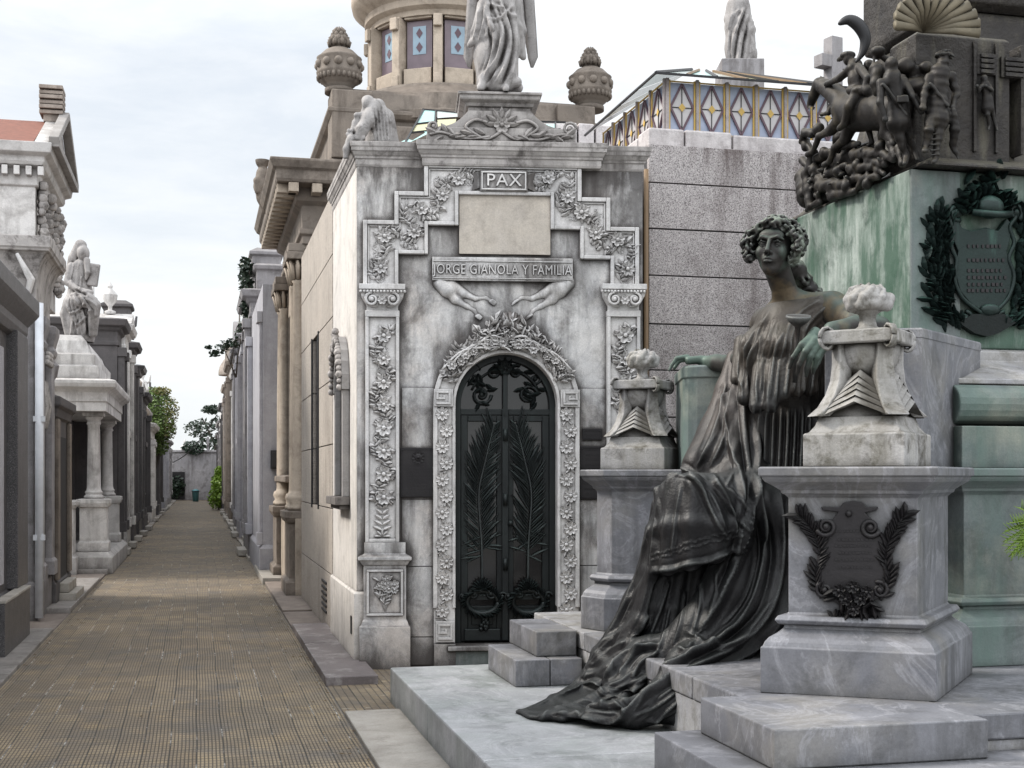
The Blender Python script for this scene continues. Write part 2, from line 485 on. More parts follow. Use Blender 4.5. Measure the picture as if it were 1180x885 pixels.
def metal(name, base, hi, green, gamt=.3, rough=.45, metallic=.6, bump=.2, fine=60, warm=None, aod=.05, low=None, spec=.34, patches=(), worn_highlight=(.17,.18,.175), wamt=0.):
    m, t, b = nt(name)
    g = t.nodes.new('ShaderNodeNewGeometry'); P = g.outputs['Position']
    n1 = noise_n(t, P, 3.5, 6, .65); n2 = noise_n(t, P, 14, 6, .7)
    col = mix(t, ramp(t, n1, [(.3, 0.), (.7, 1.)]), base, hi)
    nz = t.nodes.new('ShaderNodeSeparateXYZ'); t.links.new(g.outputs['Normal'], nz.inputs[0])
    st = noise_n(t, vmap(t, P, sc=(1,1,.15)), 8, 5, .6)
    upf = ramp(t, mth(t, 'ADD', nz.outputs[2], mth(t, 'MULTIPLY', mth(t, 'SUBTRACT', n2, .5), 1.2)), [(.2, 0.), (.9, 1.)])
    gf = mth(t, 'MULTIPLY', mth(t, 'MAXIMUM', upf, ramp(t, st, [(.55, 0.), (.7, 1.)])), gamt)
    col = mix(t, gf, col, green)
    if warm:
        sp = t.nodes.new('ShaderNodeSeparateXYZ'); t.links.new(P, sp.inputs[0])
        zz = mth(t, 'ADD', sp.outputs[2], mth(t, 'MULTIPLY', mth(t, 'SUBTRACT', n1, .5), 1.0))
        wf = mth(t, 'MULTIPLY', ramp(t, mth(t, 'DIVIDE', zz, 4.0), warm[1]), warm[2])
        col = mix(t, wf, col, warm[0])
    pt_ = g.outputs['Pointiness']                # wear and painted highlights on ridges, painted shade in hollows
    col = mix(t, mth(t, 'MULTIPLY', ramp(t, pt_, [(.515, 0.), (.60, 1.)]), wamt), col, worn_highlight)
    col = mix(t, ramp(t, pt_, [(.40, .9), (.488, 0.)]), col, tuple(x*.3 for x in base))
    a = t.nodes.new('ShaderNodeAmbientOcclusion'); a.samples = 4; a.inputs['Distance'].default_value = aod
    col = mix(t, ramp(t, a.outputs['AO'], [(.3, .9), (.9, 0.)]), col, tuple(x*.3 for x in base))  # occlusion shade painted into the bronze colour
    t.links.new(col, b.inputs['Base Color'])
    b.inputs['Metallic'].default_value = metallic; b.inputs['Specular IOR Level'].default_value = spec
    for c_, r_ in patches:                       # verdigris where rain and hands touch it
        dv = t.nodes.new('ShaderNodeVectorMath'); dv.operation = 'DISTANCE'; t.links.new(P, dv.inputs[0]); dv.inputs[1].default_value = tuple(c_)
        pf2 = mth(t, 'MULTIPLY', ramp(t, mth(t, 'ADD', mth(t, 'DIVIDE', dv.outputs['Value'], r_), mth(t, 'MULTIPLY', mth(t, 'SUBTRACT', n2, .5), .9)), [(.5, 1.), (1.0, 0.)]), .8)
        col = mix(t, pf2, col, green)
    t.links.new(col, b.inputs['Base Color'])
    t.links.new(mth(t, 'ADD', rough-.12, mth(t, 'MULTIPLY', n2, .3)), b.inputs['Roughness'])
    bh = mth(t, 'ADD', n2, mth(t, 'MULTIPLY', noise_n(t, P, fine, 4, .6), .5))
    bp = nd(t, 'ShaderNodeBump', Height=bh, Strength=bump, Distance=.02); t.links.new(bp.outputs[0], b.inputs['Normal'])
    return m
def plain(name, c, rough=.6, metallic=0, var=.25, scale=8):
    m, t, b = nt(name)
    g = t.nodes.new('ShaderNodeNewGeometry')
    n = noise_n(t, g.outputs['Position'], scale, 5, .6)
    t.links.new(mix(t, n, tuple(x*(1-var) for x in c), tuple(min(1, x*(1+var)) for x in c)), b.inputs['Base Color'])
    b.inputs['Roughness'].default_value = rough; b.inputs['Metallic'].default_value = metallic
    return m

M_ = {}
M_['marble'] = stone('weathered_marble', (.77,.745,.72), (.63,.63,.64), dirt_shade=(.05,.043,.04), dscale=1.1, damt=.62, streak=.9, warm=(.68,.60,.54), ao=.7, aod=.05, veins=(.33,.33,.35), lowdirt=.35, top=.7, soot=(.30,.92), zgrime=(2.6,4.3,.95))
M_['carved'] = stone('carved_marble', (.78,.755,.735), (.68,.67,.67), dirt_shade=(.06,.05,.045), dscale=2, damt=.32, streak=.4, ao=.75, aod=.022, top=.2)
M_['sootmarble'] = stone('sooty_marble', (.50,.47,.45), (.32,.30,.29), dirt_shade=(.05,.042,.038), dscale=2.5, damt=.8, streak=.8, ao=.8, top=.8)
M_['statue'] = stone('statue_marble', (.42,.40,.39), (.32,.305,.30), dirt_shade=(.05,.043,.04), dscale=3, damt=.55, streak=.5, ao=.95, aod=.05, top=.25)
M_['peach'] = stone('peach_marble', (.60,.54,.465), (.55,.50,.445), dirt_shade=(.16,.13,.11), dscale=3, damt=.25, streak=.2, ao=.7)
M_['sidemarble'] = stone('sunlit_marble', (.76,.72,.67), (.66,.63,.60), dirt_shade=(.12,.10,.085), dscale=1.2, damt=.3, streak=.35, ao=.7, lowdirt=.35)
M_['grey'] = stone('grey_marble', (.205,.207,.225), (.13,.133,.15), dirt_shade=(.045,.045,.045), dscale=1.5, damt=.55, streak=.75, veins=(.40,.40,.43), ao=.9, aod=.11, rough=.5, spec=.5, lowdirt=.1, warm=(.24,.225,.20), top=.12, bump=.15)
M_['greybright'] = stone('pale_grey_marble', (.38,.38,.395), (.28,.28,.30), dirt_shade=(.07,.065,.055), dscale=2.6, damt=.6, streak=.5, ao=.85, aod=.05, rough=.6, top=.35, green=(.22,.18,.05), gamt=.15, bump=.3)
M_['green'] = stone('patina_stained_marble', (.46,.50,.47), (.22,.27,.245), dirt_shade=(.018,.028,.023), dscale=.9, damt=.9, streak=1.0, green=(.035,.085,.055), gamt=.9, ao=.7, rough=.55, top=.2, bump=.2, grange=(.37,.56))
M_['greengrey'] = stone('green_grey_marble', (.185,.205,.205), (.12,.145,.142), dirt_shade=(.04,.05,.045), dscale=1.6, damt=.55, streak=.8, green=(.10,.16,.135), gamt=.55, ao=.8, rough=.55, top=.2, warm=(.36,.35,.28))
M_['mossy'] = stone('mossy_grey_marble', (.44,.43,.42), (.32,.315,.32), dirt_shade=(.045,.04,.032), dscale=3.2, damt=.8, streak=.6, green=(.11,.095,.03), gamt=.25, ao=.95, aod=.06, top=.6, bump=.5)
M_['platform'] = stone('platform_marble', (.40,.405,.42), (.29,.295,.31), dirt_shade=(.065,.075,.065), dscale=1.1, damt=.6, streak=.5, veins=(.55,.55,.57), green=(.20,.24,.21), gamt=.25, ao=.8, aod=.12, top=.15, rough=.55, spec=.5)
M_['granite'] = stone('speckled_granite', (.50,.46,.455), (.43,.395,.39), dirt_shade=(.08,.055,.05), dscale=.9, damt=.35, streak=.8, speck=(100,(.17,.155,.155),(.62,.585,.57)), ao=.4, rough=.6, bump=.1, top=.4)
M_['granite_warm'] = stone('warm_granite', (.52,.465,.405), (.47,.425,.375), dirt_shade=(.10,.08,.065), dscale=.8, damt=.25, streak=.4, speck=(120,(.22,.19,.17),(.56,.51,.46)), ao=.5, lowdirt=.35, bump=.1)
M_['brown'] = stone('brown_sandstone', (.255,.215,.18), (.185,.158,.135), dirt_shade=(.055,.043,.035), dscale=1.6, damt=.6, streak=.7, ao=.8, aod=.1, top=.6)
M_['tan'] = stone('tan_sandstone', (.52,.44,.355), (.42,.355,.29), dirt_shade=(.10,.075,.055), dscale=1.6, damt=.4, streak=.5, ao=.8, aod=.1)
M_['dark'] = stone('dark_granite', (.085,.08,.082), (.06,.057,.06), dirt_shade=(.03,.03,.03), dscale=2, damt=.3, streak=.3, speck=(140,(.03,.03,.03),(.15,.14,.145)), ao=.4, rough=.4, bump=.08, top=.2)
M_['plaster'] = stone('grey_render', (.34,.325,.33), (.26,.25,.26), dirt_shade=(.085,.075,.07), dscale=1.2, damt=.6, streak=.8, ao=.7, aod=.12, lowdirt=.4, top=.5)
M_['plasterlilac'] = stone('lilac_grey_render', (.43,.425,.45), (.37,.365,.395), dirt_shade=(.14,.13,.14), dscale=.8, damt=.3, streak=.5, ao=.5, lowdirt=.4)
M_['plasterwhite'] = stone('white_render', (.72,.70,.68), (.58,.565,.555), dirt_shade=(.12,.105,.095), dscale=1.4, damt=.45, streak=.7, ao=.75, aod=.12, lowdirt=.35, top=.5)
M_['plasterwarm'] = stone('warm_render', (.42,.36,.31), (.34,.295,.26), dirt_shade=(.09,.07,.06), dscale=1.5, damt=.5, streak=.7, ao=.75, aod=.12, lowdirt=.4, top=.5)
M_['plasterdark'] = stone('dark_render', (.12,.11,.11), (.085,.08,.082), dirt_shade=(.035,.033,.033), dscale=1.8, damt=.4, streak=.5, ao=.6, top=.3)
M_['whitewash'] = stone('whitewashed_sheet', (.72,.68,.67), (.60,.56,.56), dirt_shade=(.16,.13,.13), dscale=3.5, damt=.35, streak=.4, ao=.5, bump=.9, fine=14, rough=.45)
M_['kerb'] = stone('kerb_stone', (.33,.31,.295), (.23,.215,.21), dirt_shade=(.07,.06,.05), dscale=1.8, damt=.55, streak=0, ao=.5, top=.45, veins=(.42,.40,.38))
M_['kerbdark'] = stone('dark_kerb_marble', (.15,.13,.13), (.10,.085,.085), dirt_shade=(.36,.34,.33), dscale=1.9, damt=.75, streak=0, ao=.0, top=0, rough=.5)
M_['kerblight'] = stone('pale_kerb_stone', (.40,.375,.34), (.31,.29,.26), dirt_shade=(.12,.10,.08), dscale=2.4, damt=.4, streak=0, ao=.5, top=.2)
M_['bronze'] = metal('dark_bronze', (.008,.008,.009), (.020,.019,.020), (.035,.04,.037), .4, rough=.42, metallic=.1, bump=.3, fine=75, warm=((.15,.118,.10), [(.41,0.),(.50,.45),(.58,.6),(.64,.15)], .6), aod=.09, wamt=.6)
M_['bronzeskin'] = metal('patinated_bronze', (.018,.017,.017), (.042,.038,.034), (.10,.145,.12), .5, rough=.52, metallic=.3, bump=.15, fine=80, warm=((.24,.17,.085), [(.62,0.),(.66,.55),(.69,0.),(.75,0.)], .6), patches=((W(940,398,6.93),.17),(W(798,415,8.66),.2)), wamt=.3)
M_['bronzedress'] = metal('dress_bronze', (.009,.008,.008), (.025,.023,.022), (.05,.055,.048), .45, rough=.46, metallic=.15, bump=.25, fine=70, warm=((.13,.105,.08), [(.50,0.),(.56,.5),(.64,.6),(.70,.2)], .5), aod=.09, wamt=.6)
M_['bronzehair'] = metal('bronze_hair', (.018,.017,.017), (.042,.038,.034), (.20,.24,.19), .75, rough=.5, metallic=.3, bump=.1, wamt=.6)
M_['bronzegreen'] = metal('green_bronze', (.010,.018,.017), (.018,.034,.030), (.07,.15,.12), .5, rough=.4, metallic=.35, bump=.2)
M_['bronzebrown'] = metal('brown_bronze', (.009,.008,.008), (.026,.022,.019), (.10,.085,.06), .45, rough=.5, metallic=.3, bump=.2, wamt=.3)
M_['bronzewall'] = metal('bronze_sheet', (.020,.018,.018), (.055,.049,.043), (.13,.12,.09), .6, rough=.55, metallic=.2, bump=1.0, fine=16)
M_['plaque'] = metal('blackened_plaque', (.022,.02,.022), (.035,.032,.033), (.05,.055,.05), .3, rough=.5, metallic=.3, bump=.15)
M_['door'] = metal('door_iron', (.011,.013,.014), (.022,.027,.027), (.04,.06,.055), .35, rough=.42, metallic=.3, bump=.12, low=1)
M_['frond'] = metal('frond_iron', (.035,.04,.042), (.065,.072,.072), (.11,.14,.13), .5, rough=.4, metallic=.2, aod=.02)
M_['glassdark'] = plain('dark_glass', (.012,.011,.011), .12)
M_['void'] = plain('dark_interior', (.012,.011,.012), .8)
M_['iron'] = plain('black_iron', (.025,.025,.027), .5, .4)
M_['pipe'] = plain('pipe_paint', (.20,.13,.07), .6)
M_['pipewhite'] = plain('white_pipe', (.60,.62,.66), .5)
M_['tile'] = plain('terracotta_tile', (.17,.062,.04), .8, 0, .5, 14)
M_['ochre'] = plain('ochre_frame', (.55,.37,.10), .6)
M_['purple'] = plain('purple_lead', (.12,.075,.095), .6)
M_['paleglass'] = plain('pale_glass', (.52,.50,.50), .25, 0, .3, 3)
M_['blueglass'] = plain('blue_glass', (.33,.38,.50), .25, 0, .45, 4)
M_['skyglass'] = plain('sky_blue_glass', (.27,.37,.45), .2, 0, .3, 6)
M_['greyglass'] = plain('mauve_glass', (.17,.13,.15), .25, 0, .4, 5)
M_['roofglass'] = plain('roof_glass', (.42,.47,.45), .15, 0, .3, 2)
M_['roofglass2'] = plain('yellow_roof_glass', (.40,.38,.20), .2, 0, .3, 2)
M_['aqua'] = plain('aqua_roof_glass', (.30,.50,.47), .2, 0, .3, 3)
M_['leaf'] = plain('leaf_green', (.09,.14,.03), .6, 0, .5, 9)
M_['leafbright'] = plain('bright_leaf', (.16,.26,.03), .55, 0, .4, 9)
M_['leafrust'] = plain('rusty_leaf', (.14,.13,.04), .65, 0, .4, 9)
M_['leafdark'] = plain('dark_leaf', (.018,.035,.02), .5, 0, .5, 9)
M_['bark'] = plain('bark', (.06,.05,.04), .8)
M_['blue'] = plain('blue_paint', (.15,.36,.55), .5)
# ================================================================ camera, sky, sun
cam = bpy.data.cameras.new('camera'); co = bpy.data.objects.new('camera', cam); COL.objects.link(co)
co.location = (0, 0, EYE); co.rotation_euler = (R(90), 0, 0)
cam.sensor_width = 36; cam.lens = 36*FP/1180; cam.shift_y = (549-442.5)/1180
cam.clip_end = 5000; cam.clip_start = .05
scn.camera = co
scn.view_settings.view_transform = 'Standard'; scn.view_settings.look = 'None'; scn.view_settings.exposure = 0
scn.cycles.use_denoising = True
scn.cycles.max_bounces = 5; scn.cycles.diffuse_bounces = 3

SUN_EL, SUN_AZ = R(44), R(-80)           # azimuth measured from +Y towards +X: low on the left
sun = bpy.data.lights.new('sun', 'SUN'); sun.energy = 3.7; sun.angle = R(11); sun.color = (1, .94, .86)
so = bpy.data.objects.new('sun', sun); COL.objects.link(so)
sd = Vector((math.sin(SUN_AZ)*math.cos(SUN_EL), math.cos(SUN_AZ)*math.cos(SUN_EL), math.sin(SUN_EL)))
so.rotation_euler = sd.to_track_quat('Z', 'Y').to_euler()

w = bpy.data.worlds.new('World'); scn.world = w; w.use_nodes = True
t = w.node_tree; t.nodes.clear()
sky = t.nodes.new('ShaderNodeTexSky'); sky.sky_type = 'NISHITA'; sky.sun_disc = False
sky.sun_elevation = SUN_EL; sky.sun_rotation = SUN_AZ; sky.dust_density = 2
tc = t.nodes.new('ShaderNodeTexCoord')
vec = vmap(t, tc.outputs['Generated'], sc=(1, 1, 3.2), loc=(.3, .1, .2))
n1 = noise_n(t, vec, 2.6, 9, .6, .4); n2 = noise_n(t, vmap(t, tc.outputs['Generated'], sc=(1,1,4), loc=(3,1,2)), 6.5, 8, .6, .3)
nn = mth(t, 'ADD', mth(t, 'MULTIPLY', n1, .72), mth(t, 'MULTIPLY', n2, .28))
cl = mix(t, ramp(t, nn, [(.38, 0.), (.50, .45), (.60, 1.)]), (.72,.77,.83), (1.02,1.02,1.01))
sk = mix(t, 1.0, sky.outputs[0], (.10,.10,.10), 'MULTIPLY')
sxyz = t.nodes.new('ShaderNodeSeparateXYZ'); t.links.new(tc.outputs['Generated'], sxyz.inputs[0])
cl = mix(t, ramp(t, sxyz.outputs[2], [(.0, .75), (.28, 0.)]), cl, (.84,.87,.88))
res = mix(t, .90, sk, cl)
# overcast skies are brightest overhead; the gain behind the viewer is added fill light
zen = mth(t, 'ADD', 1.0, mth(t, 'MULTIPLY', ramp(t, sxyz.outputs[2], [(.30, 0.), (.75, 1.)]), .9))
bk = mth(t, 'ADD', 1.0, mth(t, 'MULTIPLY', ramp(t, mth(t, 'ADD', mth(t, 'MULTIPLY', sxyz.outputs[1], -.5), .5), [(.45, 0.), (.85, 1.)]), .65))
gain = t.nodes.new('ShaderNodeCombineXYZ'); gg = mth(t, 'MULTIPLY', zen, bk)
for i_ in range(3): t.links.new(gg, gain.inputs[i_])
res = mix(t, 1.0, res, gain.outputs[0], 'MULTIPLY')
res.node.clamp_result = False
bg = t.nodes.new('ShaderNodeBackground'); t.links.new(res, bg.inputs[0]); bg.inputs[1].default_value = 1.2
ow = t.nodes.new('ShaderNodeOutputWorld'); t.links.new(bg.outputs[0], ow.inputs[0])

# ================================================================ ground and path
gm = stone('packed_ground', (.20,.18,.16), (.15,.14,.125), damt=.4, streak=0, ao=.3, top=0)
o = MB().add([(-400,-20,0),(400,-20,0),(400,700,0),(-400,700,0)], [(0,1,2,3)]).build('ground', gm); tag(o, kind='structure')

def paver_material(name, rib_rot=False, col=0.153, row=0.27, light=False):
    m, t, b = nt(name)
    tc = t.nodes.new('ShaderNodeTexCoord'); P = tc.outputs['Object']
    s = t.nodes.new('ShaderNodeSeparateXYZ'); t.links.new(P, s.inputs[0]); X, Y = s.outputs[0], s.outputs[1]
    if rib_rot: X, Y = Y, X
    wob = noise_n(t, P, .7, 2, .5)
    X = mth(t, 'ADD', X, mth(t, 'MULTIPLY', wob, .03))
    fx = mth(t, 'FRACT', mth(t, 'DIVIDE', X, col)); ix = mth(t, 'FLOOR', mth(t, 'DIVIDE', X, col))
    fy = mth(t, 'FRACT', mth(t, 'DIVIDE', Y, row)); iy = mth(t, 'FLOOR', mth(t, 'DIVIDE', Y, row))
    ex = mth(t, 'MINIMUM', fx, mth(t, 'SUBTRACT', 1., fx)); ey = mth(t, 'MINIMUM', fy, mth(t, 'SUBTRACT', 1., fy))
    jx = ramp(t, ex, [(.012, 1.), (.04, 0.)]); jy = ramp(t, ey, [(.008, 1.), (.028, 0.)])
    # ribs: 7 narrow bars across each paver, each broken into short lengths
    rx = mth(t, 'FRACT', mth(t, 'MULTIPLY', fx, 7.)); rx = mth(t, 'ABSOLUTE', mth(t, 'SUBTRACT', rx, .5))
    ry = mth(t, 'FRACT', mth(t, 'MULTIPLY', fy, 4.)); ry = mth(t, 'ABSOLUTE', mth(t, 'SUBTRACT', ry, .5))
    groove = mth(t, 'MAXIMUM', ramp(t, rx, [(.30, 0.), (.44, 1.)]), ramp(t, ry, [(.40, 0.), (.47, 1.)]))
    cid = t.nodes.new('ShaderNodeCombineXYZ'); t.links.new(ix, cid.inputs[0]); t.links.new(iy, cid.inputs[1])
    wn = t.nodes.new('ShaderNodeTexWhiteNoise'); wn.noise_dimensions = '3D'; t.links.new(cid.outputs[0], wn.inputs[0])
    a, c = ((.185,.14,.09), (.315,.245,.155))
    colr = mix(t, wn.outputs['Value'], a, c)
    big = noise_n(t, P, .55, 5, .65)
    colr = mix(t, ramp(t, big, [(.35, 0.), (.7, 1.)]), colr, (.13,.108,.082))
    med = noise_n(t, P, 3.5, 8, .75)
    colr = mix(t, mth(t, 'MULTIPLY', ramp(t, med, [(.5, 0.), (.68, 1.)]), .7), colr, (.36,.27,.15))
    colr = mix(t, mth(t, 'MULTIPLY', ramp(t, noise_n(t, vmap(t, P, loc=(9,2,0)), 1.6, 8, .7), [(.52, 0.), (.66, 1.)]), .75), colr, (.12,.108,.098))
    colr = mix(t, mth(t, 'MULTIPLY', groove, .85), colr, (.048,.041,.035))
    wj = noise_n(t, P, 1.3, 6, .7); wsel = ramp(t, wj, [(.52, 0.), (.60, 1.)])
    jc = mix(t, mth(t, 'MULTIPLY', wsel, ramp(t, noise_n(t, P, 24, 3, .5), [(.42, 0.), (.55, 1.)])), (.04,.036,.03), (.6,.58,.54))
    colr = mix(t, mth(t, 'MULTIPLY', jx, .9), colr, jc)
    colr = mix(t, mth(t, 'MULTIPLY', jy, .8), colr, mix(t, mth(t, 'MULTIPLY', wsel, .12), (.04,.036,.03), (.40,.38,.35)))
    t.links.new(colr, b.inputs['Base Color'])
    h = mth(t, 'SUBTRACT', mth(t, 'MULTIPLY', med, .5), mth(t, 'MAXIMUM', mth(t, 'MULTIPLY', groove, .7), mth(t, 'MAXIMUM', jx, jy)))
    bp = nd(t, 'ShaderNodeBump', Height=h, Strength=.8, Distance=.008); t.links.new(bp.outputs[0], b.inputs['Normal'])
    t.links.new(mth(t, 'ADD', .55, mth(t, 'MULTIPLY', med, .35)), b.inputs['Roughness'])
    return m
pav = paver_material('ribbed_pavers')
VL, VR = -1.452, .938
PM = frame(Vector((0,0,0)), TH)
def pathsheet(name, v0, v1, u0, u1, z, mat):
    n = max(1, int((u1-u0)/2)); vs = []; fs = []
    for i in range(n+1):
        u = u0+(u1-u0)*i/n; vs += [(v0, u, z), (v1, u, z)]
        if i: k = 2*i; fs.append((k-2, k-1, k+1, k))
    o = MB().add(vs, fs).build(name, mat, M=PM); return o
o = pathsheet('path', VL, VR, 0, 92, .004, pav); tag(o, kind='structure')
pav2 = paver_material('side_pavers', rib_rot=True, col=.16, row=.22)
def slab(name, v0, v1, u0, u1, z0, z1, mat):
    return tag(MB().box(v0, v1, u0, u1, z0, z1).build(name, mat, M=PM, bevel=.008), kind='structure')
o = pathsheet('side_paving', VR+.012, 4.6, 7.9, 12.0, .008, pav2); tag(o, kind='structure')
o = pathsheet('side_paving', -6, VL-.012, 11, 15.2, .006, pav2); tag(o, kind='structure')
# stone aprons and kerbs beside the path
rnd = random.Random(5)
slab('pavement', VR+.01, 1.36, 4.0, 5.55, -.05, .035, M_['kerblight'])
slab('pavement', VR+.01, 1.36, 5.57, 6.85, -.05, .038, M_['kerblight'])
slab('pavement', VR+.01, 1.36, 6.87, 8.72, -.05, .034, M_['kerblight'])
slab('kerb', VR+.0, 1.34, 9.95, 12.0, -.05, .075, M_['kerbdark'])
slab('kerb', VR+.0, 1.34, 12.01, 13.6, -.05, .080, M_['kerbdark'])
slab('pavement', VR+.01, 1.4, 13.62, 15.3, -.05, .03, M_['plasterwarm'])
slab('pavement', VR+.01, 1.4, 15.32, 19.5, -.05, .05, M_['plasterwarm'])
slab('kerb', VR-.02, 1.4, 19.55, 22.5, -.05, .10, M_['kerblight'])
slab('kerb', -2.6, VL, 5, 14.1, -.05, .045, M_['kerb'])
slab('pavement', -2.6, VL-.01, 14.15, 15.9, -.05, .012, M_['plasterwarm'])
slab('kerb', -2.6, VL, 15.95, 20.6, -.05, .07, M_['kerb'])
slab('pavement', -2.6, VL-.01, 20.65, 22, -.05, .03, M_['plasterwarm'])
u = 22.0
while u < 88:
    L = rnd.uniform(1.2, 3.4); slab('kerb', -2.6, VL+rnd.uniform(-.03,.03), u, u+L-.03, -.05, rnd.uniform(.03, .11), M_[rnd.choice(['kerb','kerb','kerblight','plasterwarm'])]); u += L
u = 22.55
while u < 88:
    L = rnd.uniform(1.2, 3.4); slab('kerb', VR+rnd.uniform(-.03,.03), 2.4, u, u+L-.03, -.05, rnd.uniform(.03, .11), M_[rnd.choice(['kerb','kerblight','kerblight','plasterwarm'])]); u += L

# ---------------------------------------------------------------- carving helpers (on a plane: x right, z up, relief towards -y)
def make_q(M):
    Mi = M.inverted(); o = Mi @ Vector((0,0,EYE)); r = Mi.to_3x3()
    def q(x, y, off=0.0):
        d = r @ Vector(((x-590)/FP, 1, (549-y)/FP)); k = (off-o.y)/d.y; p = o+d*k
        return p.x, p.z
    return q
def leaf(mb, x, z, ang, L, w, h=.012, y0=0., curl=0.):
    ca, sa = math.cos(ang), math.sin(ang)
    def p(a, b, hh): return (x+ca*a-sa*b, y0-hh, z+sa*a+ca*b)
    vs = [p(0,0,h*.6), p(L*.28,w*.42,h*.25), p(L*.28,0,h), p(L*.28,-w*.42,h*.25), p(L*.65,w*.45,h*.3), p(L*.65,curl*L,h*1.1), p(L*.65,-w*.45,h*.3), p(L,curl*L*1.6,h*.6),
          p(L*.28,w*.42,-.003), p(L*.28,-w*.42,-.003), p(L*.65,w*.45,-.003), p(L*.65,-w*.45,-.003), p(L,curl*L*1.6,-.003), p(0,0,-.003)]
    fs = [(0,2,1),(0,3,2),(1,2,5,4),(2,3,6,5),(4,5,7),(5,6,7),(1,4,10,8),(4,7,12,10),(7,6,11,12),(6,3,9,11),(0,1,8,13),(3,0,13,9)]
    mb.add(vs, fs)
def flower(mb, x, z, r, n=6, h=.02, y0=0., a0=0.):
    for i in range(n):
        a = a0+2*math.pi*i/n; ca, sa = math.cos(a), math.sin(a)
        def p(d, b, hh): return (x+ca*d-sa*b, y0-hh, z+sa*d+ca*b)
        w = r*math.sin(math.pi/n)*.95
        vs = [p(r*.15,0,h*.5), p(r*.6,w*.8,h*.75), p(r*.6,0,h*.5), p(r*.6,-w*.8,h*.75), p(r*.92,w*.55,h*.9), p(r,0,h*.7), p(r*.92,-w*.55,h*.9), p(r*.6,w*.8,-.003), p(r*.6,-w*.8,-.003), p(r*.92,w*.5,-.003), p(r*.92,-w*.5,-.003)]
        mb.add(vs, [(0,2,1),(0,3,2),(1,2,5,4),(2,3,6,5),(1,4,9,7),(6,3,8,10),(4,5,6,10,9)])
    mb.ball((x, y0-h*.7, z), r*.28, 7, 4)
def ctube(mb, pts, r, y0=0., n=5):            # stem lying half sunk in the plane
    m = len(pts)
    mb.tube([(x, y0-r[i]*.5 if hasattr(r,'__len__') else y0-r*.5, z) for i, (x, z) in enumerate(pts)], r, n)
def spiral(mb, x, z, R0, turns, a0, sgn, r, y0=0.):
    n = int(14*turns)+2
    ctube(mb, [(x+R0*(1-.82*i/(n-1))*math.cos(a0+sgn*2*math.pi*turns*i/(n-1)), z+R0*(1-.82*i/(n-1))*math.sin(a0+sgn*2*math.pi*turns*i/(n-1))) for i in range(n)], [r*(1-.3*i/(n-1)) for i in range(n)], y0)
    mb.ball((x, y0-r*.5, z), r*1.5, 6, 4)
def vine(mb, path, width, rn, y0=0., h=.014, flowers=3, dens=1.0):
    P = smooth_path(path, 10); L = [0]
    for a, b in zip(P, P[1:]): L.append(L[-1]+math.hypot(b[0]-a[0], b[1]-a[1]))
    T = L[-1]; n = max(6, int(T/width*9)); pts = []
    def ev(s):
        for i in range(len(P)-1):
            if L[i+1] >= s or i == len(P)-2:
                k = (s-L[i])/max(1e-6, L[i+1]-L[i]); a, b = P[i], P[i+1]
                dx, dz = b[0]-a[0], b[1]-a[1]; q_ = math.hypot(dx, dz)+1e-9
                return a[0]+dx*k, a[1]+dz*k, dx/q_, dz/q_
    lam = width*1.7
    for i in range(n+1):
        s = T*i/n; x, z, dx, dz = ev(s); o_ = width*.26*math.sin(2*math.pi*s/lam); pts.append((x-dz*o_, z+dx*o_))
    ctube(mb, pts, width*.035, y0)
    s = width*.2; sd_ = 1
    while s < T-width*.1:
        x, z, dx, dz = ev(s); o_ = width*.26*math.sin(2*math.pi*s/lam); a = math.atan2(dz, dx)
        for sd_ in (1, -1):
            a2 = a+sd_*rn.uniform(.5, 1.5)
            leaf(mb, x-dz*o_, z+dx*o_, a2, width*rn.uniform(.20, .36), width*rn.uniform(.11, .19), h*rn.uniform(.7, 1.3), y0, rn.uniform(-.15,.15))
        if rn.random() < .55:
            sg = rn.choice((-1, 1)); c = width*.22
            spiral(mb, x-dz*(o_*-.6), z+dx*(o_*-.6), width*rn.uniform(.08,.14), 1.1, rn.uniform(0,6), sg, width*.022, y0)
        s += width*rn.uniform(.16, .26)/dens
    for i in range(flowers):
        s = T*(i+.5)/flowers; x, z, dx, dz = ev(s); o_ = -width*.05
        flower(mb, x-dz*o_, z+dx*o_, width*rn.uniform(.24, .30), rn.choice((6,7,8)), h*1.7, y0, rn.uniform(0, 6))
        for k in range(5): leaf(mb, x-dz*o_, z+dx*o_, rn.uniform(0, 6.28), width*.42, width*.16, h*.9, y0)
def text_mesh(s, size, depth, name, mat, parent, M, squeeze=1.0, align='CENTER', res=3):
    cu = bpy.data.curves.new(name, 'FONT'); cu.body = s; cu.size = size; cu.extrude = depth; cu.resolution_u = res; cu.offset = 0
    cu.align_x = align; cu.align_y = 'CENTER'; cu.space_character = 1.08
    tmp = bpy.data.objects.new('tmp', cu); COL.objects.link(tmp)
    dg = bpy.context.evaluated_depsgraph_get(); me = bpy.data.meshes.new_from_object(tmp.evaluated_get(dg))
    COL.objects.unlink(tmp); bpy.data.objects.remove(tmp)
    me.name = name; me.transform(M @ Matrix.Rotation(R(90), 4, 'X') @ Matrix.Diagonal((squeeze,1,1,1)))
    me.materials.clear(); me.materials.append(mat)
    o = bpy.data.objects.new(name, me); COL.objects.link(o); o.parent = parent
    return o
